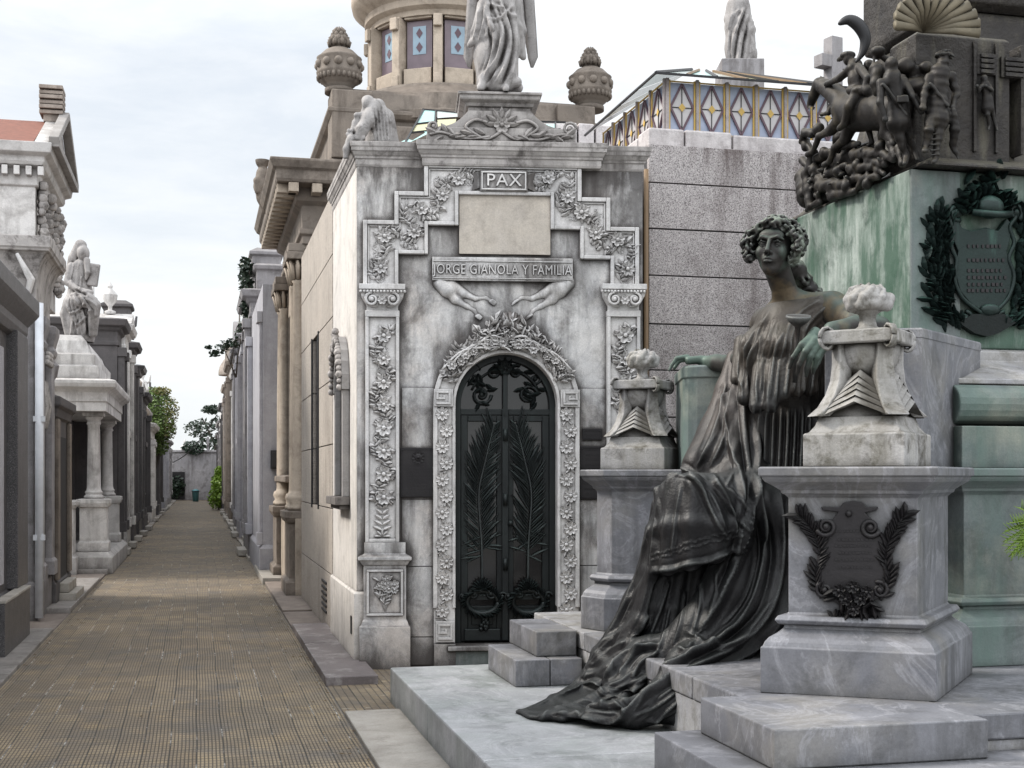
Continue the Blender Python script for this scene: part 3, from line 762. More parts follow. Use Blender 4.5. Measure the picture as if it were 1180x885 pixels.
# ================================================================ the marble tomb
T0 = frame(Vector((-1.296, 10.86, 0)), R(4.5)); q = make_q(T0)
tomb = empty('marble_tomb', T0, 'white marble tomb with stepped flowered frame, PAX tablet and arched iron door', 'tomb')
sdl = T0.inverted().to_3x3() @ Vector((-SN, CS, 0))                    # direction of the side wall
XR = q(741, 400)[0]; ZT = q(411, 188)[1]; DEP = 1.95
plan = [(0,0), (XR,0), (XR+sdl.x*DEP, sdl.y*DEP), (sdl.x*DEP, sdl.y*DEP)]
def qx(x, off=0): return q(x, 500, off)[0]
def qz(y, x=580, off=0): return q(x, y, off)[1]
ax0, ax1 = qx(524), qx(642); acx, ar = (ax0+ax1)/2, (ax1-ax0)/2; atop = qz(407); acz = atop-ar; dz0 = qz(741)
def arc(cx, cz, r, a0, a1, n=22): return [(cx+r*math.cos(a0+(a1-a0)*i/n), cz+r*math.sin(a0+(a1-a0)*i/n)) for i in range(n+1)]
mb = MB()
TK = .22
mb.box(.004, ax0, .002, TK, 0, ZT); mb.box(ax1, XR-.004, .002, TK, 0, ZT)
top = [(ax0, ZT)] + [(ax0, acz)] + arc(acx, acz, ar, math.pi, 0)[1:-1] + [(ax1, acz), (ax1, ZT)]
# halves so the polygon is easy to tessellate
lh = [(ax0, ZT), (ax0, acz)]+arc(acx, acz, ar, math.pi, math.pi/2)[1:]+[(acx, ZT)]
rh = [(acx, ZT)]+[(acx, atop)]+arc(acx, acz, ar, math.pi/2, 0)[1:]+[(ax1, ZT)]
mb.prism(lh, .002, TK); mb.prism(rh, .002, TK); mb.box(ax0, ax1, .002, TK, 0, dz0-.02)
mb.build('front_wall', M_['marble'], tomb, fix=True)
# facing slabs, joints open a few millimetres
mb = MB()
jl = [q(0+x, y)[1] for x, y in ((480,732),(480,652),(480,450),(480,330))]
zz = [.02, qz(733), qz(652), qz(575), qz(447), qz(330), qz(262), ZT-.01]
s0, s1, s2, s3 = qx(476), qx(501), qx(666), qx(697)
for a, b in zip(zz, zz[1:]):
    if b < acz+.5:
        MB().box(qx(463), s1+.02, -.012, 0, a+.003, b-.003).build('facing_slab', M_['marble'], tomb, bevel=.003)
        MB().box(s2-.02, qx(702), -.012, 0, a+.003, b-.003).build('facing_slab', M_['marble'], tomb, bevel=.003)
mb = MB()
mb.stack([(-.001,.02),(.14,.02),(.14+sdl.x*DEP, sdl.y*DEP),(sdl.x*DEP-.001, sdl.y*DEP)], [(0,.0),(0,ZT)])
# side wall slightly proud courses
mb.build('side_wall', M_['sidemarble'], tomb)
mb = MB().stack([(0,.0),(.1,.0),(.1+sdl.x*DEP, sdl.y*DEP),(sdl.x*DEP, sdl.y*DEP)], [(.025,0),(.025,.62),(.012,.64),(0,.64)])
mb.build('side_plinth', M_['sidemarble'], tomb, bevel=.003)
MB().stack([(.12,TK+.02),(XR,TK+.02),(XR+sdl.x*DEP, sdl.y*DEP),(.12+sdl.x*DEP, sdl.y*DEP)], [(-.01,3.7),(-.01,ZT-.02)]).build('roof_slab', M_['plaster'], tomb)
MB().box(XR-.14, XR-.005, TK, 1.9, 0, ZT-.05).build('side_wall', M_['plaster'], tomb)
# side window
SW = frame(Vector((0,0,0)), math.atan2(sdl.y, sdl.x))                 # local: x along the side wall, y to the left of it (outwards)
def sbox(mb, a0, a1, o0, o1, z0, z1):
    M = SW
    vs = [M @ Vector((a, o_, z)) for z in (z0, z1) for o_ in (o0, o1) for a in (a0, a1)]
    return mb.add(vs, [(0,1,3,2),(4,6,7,5),(0,4,5,1),(2,3,7,6),(0,2,6,4),(1,5,7,3)])
wz0, wz1 = 1.42, 2.38
mb = MB()
for a, b in ((.52,.62),(1.18,1.28)): sbox(mb, a, b, .0, .06, wz0, wz1)
for i in range(12):
    t0, t1 = math.pi*i/12, math.pi*(i+1)/12
    P = []
    for rr in (.29, .40):
        for tt in (t0, t1): P.append((.9+rr*math.cos(tt), wz1-.02+rr*1.25*math.sin(tt)))
    vs = [SW @ Vector((a, o_, z)) for o_ in (0, .07) for a, z in P]
    mb.add(vs, [(0,1,3,2),(4,6,7,5),(0,4,5,1),(2,3,7,6),(0,2,6,4),(1,5,7,3)])
fr = mb.build('window_frame', M_['carved'], tomb, bevel=.004)
mb = MB(); sbox(mb, .48, 1.32, 0, .13, wz0-.07, wz0); sbox(mb, .52, 1.28, 0, .09, wz0-.11, wz0-.07); mb.build('window_sill', M_['sootmarble'], fr, bevel=.006)
mb = MB(); sbox(mb, .62, 1.18, 0, .008, wz0, wz1+.3); mb.build('window_pane', M_['glassdark'], fr)
mb = MB(); rn = random.Random(9)
for i in range(26):
    tt = math.pi*i/25; c = SW @ Vector((.9+.36*math.cos(tt), .085, wz1+.45*math.sin(tt)))
    mb.ball(c, rn.uniform(.025,.045), 6, 4)
for i in range(9):
    c = SW @ Vector((.90+rn.uniform(-.06,.06), .09, wz1+.36+.06*i/3)); mb.ball(c, .035, 6, 4)
mb.build('garland', M_['sootmarble'], fr)
mb = MB(); sbox(mb, .12, .20, .026, .032, .27, .42); mb.build('vent_grille', M_['iron'], tomb)

# cornice
cz = [qz(y, 450) for y in (190,184,181,176,171,165)]
pf = lambda e=0: [(0+e,cz[0]-.02),(.008+e,cz[0]),(.008+e,cz[1]),(.018+e,cz[1]+.005),(.018+e,cz[2]),(.028+e,cz[2]+.01),(.042+e,cz[3]),(.05+e,cz[3]+.005),(.05+e,cz[4]),(.056+e,cz[4]+.005),(.056+e,cz[5]),(.0,cz[5]+.015)]
MB().stack(plan, pf()).build('cornice', M_['sootmarble'], tomb, bevel=.004)
cl0, cl1 = qx(488,-.1), qx(692,-.1)
MB().stack([(cl0,-.06),(cl1,-.06),(cl1,.2),(cl0,.2)], [(o_+.004,z+.006) for o_, z in pf()]).build('cornice', M_['sootmarble'], tomb, bevel=.004)
# block course above and carved attic
az0 = cz[5]+.015; a0, a1 = qx(492,-.08), qx(664,-.08); az1 = qz(146,560,-.08)
MB().box(a0, a1, -.06, .5, az0-.01, az1).build('attic_block', M_['sootmarble'], tomb, bevel=.006)
b0, b1, c0_, c1_ = qx(512,-.06), qx(642,-.06), qx(540,-.06), qx(612,-.06); pz0, pz1 = az1, qz(127,560,-.06)
flare = [(a0+.03,pz0),(a1-.03,pz0)]+[(a1-.03-(a1-.03-c1_)*(i/8)**.6, pz0+(pz1-pz0)*(i/8)**1.7) for i in range(1,9)]+[(c0_+(a0+.03-c0_)*(1-(i/8))**1.0*0+ (0), pz1) for i in ()]+[(a0+.03+(c0_-a0-.03)*(i/8)**.6, pz0+(pz1-pz0)*(i/8)**1.7) for i in range(8,0,-1)]
MB().prism(flare, -.045, .45).build('attic_block', M_['sootmarble'], tomb, bevel=.006)
mb = MB(); rn = random.Random(3)
for sg in (-1, 1):
    mx = (a0+a1)/2
    pts = smooth_path([(mx, az1-.03),(mx+sg*.12, az1-.10),(mx+sg*.22, az1-.06),(mx+sg*.30, az1+.0),(mx+sg*.22, az1+.06),(mx+sg*.12,az1+.04)], 6)
    ctube(mb, pts, .014, -.06)
    pts = smooth_path([(mx+sg*.1, az1-.08),(mx+sg*.3, az1-.10),(mx+sg*.5, az1-.05),(mx+sg*.6, az1-.07)], 6)
    ctube(mb, pts, .014, -.062)
    for i in range(9): leaf(mb, mx+sg*(.14+.05*i), az1-.06-.02*(i%2), (0 if sg>0 else math.pi)+rn.uniform(-.9,.9), .11, .05, .03, -.06)
    spiral(mb, mx+sg*.57, az1+.0, .06, 1.4, 0, sg, .014, -.055)
flower(mb, (a0+a1)/2, az1+.02, .07, 6, .04, -.05)
for i in range(7): leaf(mb, (a0+a1)/2, az1+.03, math.pi*i/6, .15, .05, .03, -.05)
mb.build('carved_scroll', M_['sootmarble'], tomb)
pc0, pc1 = qx(540,-.05), qx(612,-.05)
MB().stack([(pc0,.0),(pc1,.0),(pc1,.42),(pc0,.42)], [(0,pz1-.02),(0,pz1+.04),(.02,pz1+.045),(.03,pz1+.07),(.07,pz1+.09),(.075,pz1+.10),(.075,pz1+.125),(.09,pz1+.13),(.09,pz1+.15),(.02,pz1+.16)]).build('statue_pedestal', M_['sootmarble'], tomb, bevel=.004)
PEDZ = pz1+.16; PEDX = (pc0+pc1)/2

# stepped carved frame
OUT = [(421,328),(421,257),(457,257),(457,224),(491,224),(491,192),(667,196),(667,231),(700,231),(700,265),(733,265),(733,330)]
INN = [(457,328),(457,291),(491,291),(491,258),(526,258),(526,223),(636,226),(636,263),(670,263),(670,297),(705,297),(705,330)]
O2 = [q(x, y) for x, y in OUT]; I2 = [q(x, y) for x, y in INN]
for P_ in (O2, I2):                                              # square the steps up
    for i in range(len(P_)-1):
        if i % 2 == 0: P_[i+1] = (P_[i][0], P_[i+1][1])
        else: P_[i+1] = (P_[i+1][0], P_[i][1])
def ribbon(mb, P, w, y0, y1):
    for (x0_, z0_), (x1_, z1_) in zip(P, P[1:]):
        if abs(x0_-x1_) < 1e-6: mb.box(x0_-w/2, x0_+w/2, y0, y1, min(z0_,z1_)-(w/2), max(z0_,z1_)+(w/2))
        else: mb.box(min(x0_,x1_)+w/2, max(x0_,x1_)-w/2, y0+.0007, y1, z0_-w/2, z0_+w/2)
mb = MB(); 
for i in range(len(O2)-1):
    (x0_, z0_), (x1_, z1_) = O2[i], O2[i+1]; (u0_, w0_), (u1_, w1_) = I2[i], I2[i+1]
    mb.prism([(x0_,z0_),(x1_,z1_),(u1_,w1_),(u0_,w0_)], -.018, 0)
band = mb.build('stepped_frame', M_['carved'], tomb, fix=True)
mb = MB(); ribbon(mb, O2, .035, -.055, 0); ribbon(mb, I2, .03, -.05, 0); mb.build('moulding', M_['carved'], band, bevel=.006)
mb = MB(); ribbon(mb, [(x+(.028 if i<6 else -.028), z-.028) for i, (x,z) in enumerate(O2)], .012, -.036, 0); mb.build('moulding', M_['carved'], band, bevel=.003)
MID = [((a[0]+b[0])/2, (a[1]+b[1])/2) for a, b in zip(O2, I2)]
mb = MB(); rn = random.Random(11)
left = MID[:6]; right = MID[6:][::-1]
for P_, endx in ((left, qx(548)), (right, qx(612))):
    P_ = list(P_); P_[-1] = (P_[-1][0], P_[-1][1])
    vine(mb, P_+[(endx, P_[-1][1])], .225, rn, -.018, .034, 6, 1.8)
mb.build('flower_relief', M_['carved'], band)
# tablets and lettering
mb = MB(); x0_, z0_ = q(529,293); x1_, z1_ = q(634,226); mb.box(x0_, x1_, -.022, 0, z0_, z1_); mb.build('tablet', M_['peach'], tomb, bevel=.004)
x0_, z0_ = q(553,220,-.06); x1_, z1_ = q(608,197,-.06)
mb = MB().box(x0_, x1_, -.062, -.02, z0_, z1_)
for sg, xx in ((-1, x0_), (1, x1_)):
    mb.prism([(xx,z0_+.03),(xx+sg*.07,z0_+.0),(xx+sg*.05,(z0_+z1_)/2),(xx+sg*.07,z1_),(xx,z1_-.03)], -.048, -.02)
pl = mb.build('pax_tablet', M_['marble'], tomb, bevel=.004, fix=True)
mb = MB()
for a_ in ((x0_+.012,x1_-.012,z0_+.01,z0_+.022),(x0_+.012,x1_-.012,z1_-.022,z1_-.01),(x0_+.012,x0_+.024,z0_+.022,z1_-.022),(x1_-.024,x1_-.012,z0_+.022,z1_-.022)): mb.box(a_[0],a_[1],-.074,-.062,a_[2],a_[3])
mb.build('moulding', M_['carved'], pl, bevel=.002)
text_mesh('PAX', .145, .010, 'lettering', M_['carved'], pl, Matrix.Translation(((x0_+x1_)/2, -.068, (z0_+z1_)/2)), 1.05)
x0_, z0_ = q(498,323,-.04); x1_, z1_ = q(660,298,-.04)
pn = MB().box(x0_, x1_, -.05, 0, z0_, z1_).build('name_panel', M_['marble'], tomb, bevel=.005)
mb = MB(); mb.box(x0_+.006, x1_-.006, -.058, -.05, z1_-.038, z1_-.028); mb.box(x0_+.006, x1_-.006, -.058, -.05, z0_+.016, z0_+.024); mb.build('moulding', M_['carved'], pn, bevel=.002)
text_mesh('JORGE GIANOLA Y FAMILIA', .118, .010, 'lettering', M_['carved'], pn, Matrix.Translation(((x0_+x1_)/2, -.054, (z0_+z1_)/2-.008)), .745)
# lion-leg reliefs under the name panel
sd_ = SDF((x0_-.05,-.13,z0_-.5), (x1_+.05,.05,z0_+.06), .006)
for pts, rr in (([(520,327),(534,338),(548,344),(560,343),(566,347)], (7.5,5.5,3.4,2.4,2.8)), ([(512,330),(524,345),(538,353),(547,358),(550,364)], (7.5,5.5,3.4,2.4,2.8)), ([(507,326),(516,334)], (9,10))):
    for mir in (0, 1):
        L_ = []
        for (xx, yy) in pts:
            if mir: xx = 1161-xx
            a_, z_ = q(xx, yy); L_.append((a_, .012, z_))
        sd_.tube(L_, [r_/FP*10.9 for r_ in rr], .02)
        e = L_[-1]
        if len(L_) > 2:
            for k_ in range(3): sd_.cap((e[0]+(k_-1)*.012, -.02, e[2]+(k_-1)*.006), (e[0]+(.03 if not mir else -.03)+(k_-1)*.008, -.02, e[2]-.025+(k_-1)*.01), .012, .009, .006)
sd_.mesh('leg_relief', M_['marble'], tomb)

# pilasters
def pilaster(xa, xb, ca, cb, pa, pb, base=True, seed=1):
    rn = random.Random(seed)
    x0, x1 = qx(xa,-.08), qx(xb,-.08); zc = qz(362,(xa+xb)/2,-.08); zb = qz(625,(xa+xb)/2,-.08)
    sh = MB().box(x0, x1, -.045, 0, zb, zc-.02).build('pilaster', M_['carved'], tomb, bevel=.004)
    mb = MB()
    for a, b in ((x0, x0+.028), (x1-.028, x1)): mb.box(a, b, -.082, -.045, zb, zc-.02)
    mb.box(x0+.028, x1-.028, -.081, -.045, zb, zb+.03)
    mb.build('moulding', M_['carved'], sh, bevel=.005)
    mb = MB(); xm = (x0+x1)/2
    vine(mb, [(xm, zb+.28), (xm, (zb+zc)/2), (xm, zc-.08)], .235, rn, -.045, .038, 8, 1.8)
    for i in range(6): 
        for sg in (-1,1): leaf(mb, xm, zb+.10+i*.045, math.pi/2-sg*(1.15-.08*i), .085-.006*i, .035, .03, -.045)
    for k in range(5): leaf(mb, xm, zb+.05, math.pi*k/4, .07, .03, .03, -.045)
    mb.build('flower_relief', M_['carved'], sh)
    # capital
    cx0, cx1 = qx(ca,-.12), qx(cb,-.12); z0, z1 = zc-.02, qz(327,(xa+xb)/2,-.12)
    H_ = z1-z0; mb = MB()
    pl_ = [(x0+.01,-.07),(x1-.01,-.07),(x1-.01,0),(x0+.01,0)]; e = (cx1-cx0-(x1-x0))/2
    mb.stack(pl_, [(.012,z0),(.012,z0+.05),(0,z0+.055),(0,z0+.08),(.0,z0+H_*.35),(e*.7,z0+H_*.62),(e*.8,z0+H_*.72),(e*.8,z0+H_*.8),(e,z0+H_*.84),(e,z1),(-.02,z1+.005)])
    cp = mb.build('capital', M_['carved'], tomb, bevel=.003)
    mb = MB()
    for sg in (-1,1):
        spiral(mb, xm+sg*.085, z0+H_*.52, .058, 1.5, R(90), -sg, .015, -.115)
        for k in range(4): leaf(mb, xm+sg*.04, z0+H_*.3, R(90)-sg*(.2+.35*k), .09, .035, .03, -.09)
    flower(mb, xm, z0+H_*.5, .04, 6, .03, -.115)
    n_ = 14
    for k in range(n_): mb.ball((cx0+.02+(cx1-cx0-.04)*k/(n_-1), -.115-e*.25, z0+H_*.76), .013, 6, 4)
    mb.build('scroll_relief', M_['carved'], cp)
    if not base: return
    # lower pedestal
    zz0, zz1 = 0, zb
    p0, p1 = qx(419,-.1), qx(468,-.1); yb = -.10
    ring = [(p0,yb),(p1,yb),(p1,0),(p0,0)]
    za, zc2, zd, ze = qz(722,450,-.1), qz(652,450,-.1), qz(637,450,-.1), qz(628,450,-.1)
    bs = MB().stack(ring, [(.035,0),(.035,za-.0),(.02,za+.01),(.012,za+.04),(.0,za+.06),(0,zc2),(.012,zc2+.01),(.03,zc2+.04),(.045,zc2+.05),(.045,zc2+.075),(.01,zc2+.09),(-.005,zc2+.10),(-.005,zb+.0)]).build('pilaster_pedestal', M_['marble'], tomb, bevel=.004)
    mb = MB(); i0, i1, j0, j1 = p0+.045, p1-.045, za+.11, zc2-.05
    for a in ((i0-.02,i1+.02,j1,j1+.02),(i0-.02,i1+.02,j0-.02,j0),(i0-.02,i0,j0,j1),(i1,i1+.02,j0,j1)): mb.box(a[0],a[1],yb-.016,yb,a[2],a[3])
    mb.build('moulding', M_['carved'], bs, bevel=.005)
    mb = MB(); xm = (i0+i1)/2
    for k in range(7): ctube(mb, [(xm, j0+.02), (xm+(k-3)*.012, j0+.12), (xm+(k-3)*.028, j0+.22)], .005, yb)
    for k in range(9): flower(mb, xm+rn.uniform(-.085,.085), j0+rn.uniform(.17,.30), rn.uniform(.025,.04), 6, .03, yb, rn.uniform(0,6))
    for k in range(26): leaf(mb, xm+rn.uniform(-.06,.06), j0+rn.uniform(.06,.28), rn.uniform(0,3.14), .06, .022, .025, yb)
    mb.build('bouquet_relief', M_['carved'], bs)
pilaster(421, 460, 413, 469, 0, 0, True, 21)
pilaster(700, 738, 691, 745, 0, 0, False, 22)

# arched surround
ro = ar*83/59
def band_arch(mb, r0, r1, y0, y1, zb, n=26):
    vs = []; 
    pts = [(-1, zb)]+[None]*(n+1)+[(1, zb)]
    prof = []
    for r in (r0, r1):
        prof.append([(acx-r, zb)]+arc(acx, acz, r, math.pi, 0, n)+[(acx+r, zb)])
    m = n+3; vs = [(x, y, z) for y in (y0, y1) for P_ in prof for x, z in P_]
    fs = []
    for i in range(m-1):
        a, b = i, i+1
        fs += [(a, b, m+b, m+a), (2*m+a, 3*m+a, 3*m+b, 2*m+b), (a, 2*m+a, 2*m+b, b), (m+a, m+b, 3*m+b, 3*m+a)]
    fs += [(0, m, 3*m, 2*m), (m-1, 3*m-1, 4*m-1, 2*m-1)]
    mb.add(vs, fs)
zk = qz(713)
mb = MB(); band_arch(mb, ar, ro, -.05, .0, dz0-.02); sur = mb.build('arched_surround', M_['carved'], tomb, fix=True, bevel=.003)
mb = MB(); band_arch(mb, ro-.03, ro+.006, -.075, -.05, zk+.1); band_arch(mb, ar-.004, ar+.022, -.07, .1, zk+.1); mb.build('moulding', M_['carved'], sur, fix=True, bevel=.004)
zkb0, zkb1 = qz(469,512), qz(449,512)
def greek(mb, x0, x1, z0, z1, y, mir=False):
    w = x1-x0; h = z1-z0; t_ = w*.13
    mb.box(x0, x1, y, 0, z0, z1)
    S_ = [(.12,.12,.88,.24),(.76,.24,.88,.88),(.12,.76,.76,.88),(.12,.40,.24,.76),(.24,.40,.6,.52),(.48,.52,.6,.64)]
    for a, b, c, d in S_:
        if mir: a, c = 1-c, 1-a
        mb.box(x0+a*w, x0+c*w, y-.014, y, z0+b*h, z0+d*h)
for xa_, xb_, za_, zb_2, fl_ in ((500,522,zkb0,zkb1,False),(646,668,zkb0,zkb1,True),(502,524,qz(738),qz(714),False),(644,666,qz(738),qz(714),True)):
    mb = MB(); greek(mb, qx(xa_,-.07), qx(xb_,-.07), za_, zb_2, -.085, fl_); mb.build('key_block', M_['carved'], sur, bevel=.003)
for a_, b_ in ((500,525),(643,668)): MB().box(qx(a_,-.07), qx(b_,-.07), -.095, 0, 0, qz(740)).build('foot_block', M_['marble'], sur, bevel=.003)
rn = random.Random(6)
for xc in ((acx-(ar+ro)/2), (acx+(ar+ro)/2)):
    mb = MB()
    n_ = 13; pts = []
    for i in range(n_):
        z = zkb0-.06-(zkb0-.06-zk-.08)*i/(n_-1); x = xc+(.018 if i%2 else -.018)
        flower(mb, x, z, .058, 8, .04, -.05, rn.uniform(0,1)); pts.append((x, z))
        for k in range(3): leaf(mb, x, z-.05, rn.uniform(0,6.28), .06, .025, .025, -.05)
    ctube(mb, smooth_path([(x_+(.03 if i%2 else -.03), z_) for i, (x_, z_) in enumerate(pts)], 3), .008, -.05)
    mb.build('flower_garland', M_['carved'], sur)
mb = MB()
for i in range(330):
    a = R(rn.uniform(22, 158)); dd = abs(a-math.pi/2); k = max(.35, 1-dd/1.5)
    rr = (ar+ro)/2+rn.uniform(-.06, .05+.15*k**2); x, z = acx+rr*math.cos(a), acz+rr*math.sin(a)
    out = a+rn.uniform(-1.4, 1.4)+(.7 if a < math.pi/2 else -.7)
    leaf(mb, x, z, out, rn.uniform(.05, .105)*(.6+.5*k), rn.uniform(.022,.038), rn.uniform(.03,.06), -.05-rn.uniform(0,.05)*k, rn.uniform(-.2,.2))
for i in range(16):
    a = R(35+110*i/15); rr = (ar+ro)/2+rn.uniform(-.02,.06); flower(mb, acx+rr*math.cos(a), acz+rr*math.sin(a), rn.uniform(.03,.045), 6, .05, -.09)
for sg in (1,-1):
    for j in range(4):
        x, z = acx+.02*j*sg, atop+.10-.02*j
        ctube(mb, smooth_path([(x, z),(x+sg*(.15+.05*j), z-.02*j+.03),(x+sg*(.30+.06*j), z-.10-.03*j)], 5), .011, -.11)
leafpts = None
mb.build('leaf_garland', M_['carved'], sur)
mb = MB(); scx, scz = acx+.03, atop+.17; nR = 11          # shell
for i in range(nR):
    a = R(-10+200*i/(nR-1)); r_ = .135
    mb.tube([(scx, -.03, scz), (scx+.5*r_*math.cos(a), -.085, scz+.5*r_*math.sin(a)+.01), (scx+r_*math.cos(a), -.05, scz+r_*math.sin(a)+.03)], [.008,.018,.022], 6)
mb.ball((scx,-.02,scz+.04), .11, 12, 8, (1,.35,1)); mb.build('shell', M_['sootmarble'], sur)

# step, door
MB().box(ax0-.06, ax1+.02, -.12, TK, dz0-.05, dz0-.01).build('door_sill', M_['marble'], tomb, bevel=.006)
MB().box(ax0-.03, ax1, -.09, TK, 0, dz0-.05).build('door_step', M_['greengrey'], tomb, bevel=.006)
YD = .13
mb = MB(); mb.prism([(ax0-.01, dz0-.02)]+arc(acx, acz, ar+.01, math.pi, 0)+[(ax1+.01, dz0-.02)], YD+.04, YD+.05); mb.build('door_glass', M_['glassdark'], tomb, fix=True)
MB().prism([(ax0-.01, dz0-.02)]+arc(acx, acz, ar+.01, math.pi, 0)+[(ax1+.01, dz0-.02)], TK+.15, TK+.16).build('interior_wall', M_['void'], tomb, fix=True)
mb = MB(); band_arch(mb, ar-.055, ar+.003, YD-.025, YD+.04, dz0-.015); dfr = mb.build('door_frame', M_['door'], tomb, fix=True, bevel=.004)
ztr = qz(474, 580, .1)
mb = MB(); mb.box(ax0+.05, acx-.012, YD-.018, YD+.036, ztr-.03, ztr+.02); mb.box(acx+.012, ax1-.05, YD-.018, YD+.036, ztr-.03, ztr+.02)
mb.box(acx-.02, acx+.02, YD-.045, YD+.02, ztr-.05, atop-.06); mb.build('transom', M_['door'], dfr, bevel=.004)
mb = MB()
for sg in (-1, 1):
    x = acx+sg*.2
    spiral(mb, x, ztr+.14, .085, 1.5, 0, sg, .016, YD); spiral(mb, x+sg*.06, ztr+.28, .06, 1.3, 2, -sg, .014, YD); spiral(mb, acx+sg*.10, ztr+.34, .06, 1.3, 1, sg, .014, YD)
    for k in range(14): leaf(mb, x+rn.uniform(-.08,.08), ztr+rn.uniform(.05,.36), rn.uniform(0,6.28), .10, .04, .03, YD)
    pts = arc(acx, acz, ar-.12, R(90) if sg>0 else R(90), R(25) if sg>0 else R(155), 8); ctube(mb, pts, .012, YD)
flower(mb, acx, atop-.12, .06, 6, .05, YD-.02)
for k in range(7): leaf(mb, acx, atop-.14, R(180*k/6), .12, .045, .03, YD-.02)
mb.build('scrollwork', M_['door'], dfr)
for sg in (-1, 1):
    xi, xo = (acx+sg*.012), (acx+sg*(ar-.055)); x0_, x1_ = min(xi, xo), max(xi, xo)
    zt = ztr-.035; zmid = qz(692,580,.1); zb_ = qz(715,580,.1)
    mb = MB()
    mb.box(x0_, x0_+.06, YD-.012, YD+.036, dz0, zt); mb.box(x1_-.06, x1_, YD-.012, YD+.036, dz0, zt)
    mb.box(x0_+.06, x1_-.06, YD-.010, YD+.035, zt-.05, zt); mb.box(x0_+.06, x1_-.06, YD-.008, YD+.036, dz0, dz0+.30)
    lf = mb.build('door_leaf', M_['door'], tomb, bevel=.005)
    mb = MB(); mb.box(x0_+.03, x1_-.03, YD-.05, YD-.006, dz0+.01, dz0+.11); mb.box(x0_+.09, x1_-.09, YD-.02, YD-.006, dz0+.14, dz0+.27); mb.build('kick_panel', M_['door'], lf, bevel=.008)
    if sg < 0: MB().box(acx-.028, acx+.028, YD-.045, YD-.012, dz0+.01, ztr+.02).build('meeting_bar', M_['door'], lf, bevel=.006)
    if sg < 0:
        mb = MB()
        for z_ in (ztr-.75, ztr-1.3, ztr-.2): MB().tube([(acx,-.0+YD-.05,z_-.05),(acx,YD-.05,z_+.05)], .02, 8).build('knuckle', M_['door'], lf)
        mb.ball((acx+.045, YD-.06, ztr-.95), .025); mb.build('door_knob', M_['door'], lf)
    mb = MB(); xm = (x0_+x1_)/2                              # palm frond, curving outwards
    z_lo, z_hi = dz0+.42, zt-.06
    stem = smooth_path([(xm, z_lo), (xm+.005*sg, z_lo+.4), (xm-sg*-.03, (z_lo+z_hi)/2+.1), (xm+sg*-.02, z_hi-.35), (xm-sg*.10, z_hi-.02)], 8)
    ctube(mb, stem, [.011-.007*i/(len(stem)-1) for i in range(len(stem))], YD-.02)
    n_ = len(stem)
    for i in range(7, n_-1):
        x, z = stem[i]; dx, dz_ = stem[i+1][0]-stem[i-1][0], stem[i+1][1]-stem[i-1][1]; a = math.atan2(dz_, dx)
        for s2_ in (1,-1):
            for rep in range(2):
                k = i/n_; ang = a+s2_*(.55+.25*(1-k))+rn.uniform(-.08,.08)
                lim = (x1_-.03-x if math.cos(ang) > 0 else x-x0_-.03)/max(.2, abs(math.cos(ang)))
                L_ = min(.30*(1-.45*abs(k-.5)*2)*rn.uniform(.85,1.1), max(.05, lim))
                leaf(mb, x+dx*.25*rep, z+dz_*.25*rep, ang, L_, .020, .022, YD-.012, rn.uniform(-.04,.04))
        if i < 18 and i > 8:
            pass
    for k in range(12): leaf(mb, xm+rn.uniform(-.03,.03), z_lo+.30+.02*k, R(rn.choice((150,30,200,-20)))+rn.uniform(-.3,.3), .17, .022, .02, YD-.012)
    for k in range(8): leaf(mb, xm, z_lo-.02, R(90)+rn.uniform(-1,1), .10, .04, .04, YD-.02)
    flower(mb, xm, z_lo+.02, .05, 6, .05, YD-.03)
    mb.build('palm_frond', M_['frond'], lf)
    mb = MB(); wc = zmid; rr = .135                           # wreath ring with ribbons
    pts = [(xm+rr*math.cos(a), YD-.06, wc-.01+rr*.72*math.sin(a)) for a in [2*math.pi*i/26 for i in range(27)]]
    mb.tube(pts, .026, 7)
    for i in range(48):
        a = 2*math.pi*i/48; leaf(mb, xm+rr*math.cos(a), wc-.01+rr*.72*math.sin(a), a+rn.uniform(.5,1.4), .06, .028, .03, YD-.07)
    mb.box(x0_+.03, x1_-.03, YD-.05, YD-.015, wc+.01, wc+.06)
    for k in (-1,1):
        spiral(mb, xm+k*.17, wc+.035, .04, 1.2, 0, k, .014, YD-.05)
        spiral(mb, xm+k*.07, wc+.06, .05, 1.2, 1, -k, .016, YD-.06)
    for i in range(14): mb.ball((xm+rn.uniform(-.045,.045), YD-.055, wc-.17+rn.uniform(-.07,.05)), .022, 6, 4)
    for k in range(9): leaf(mb, xm, wc+.10, R(90)+(k-4)*.3, .10, .04, .04, YD-.06)
    mb.build('wreath_handle', M_['door'], lf)
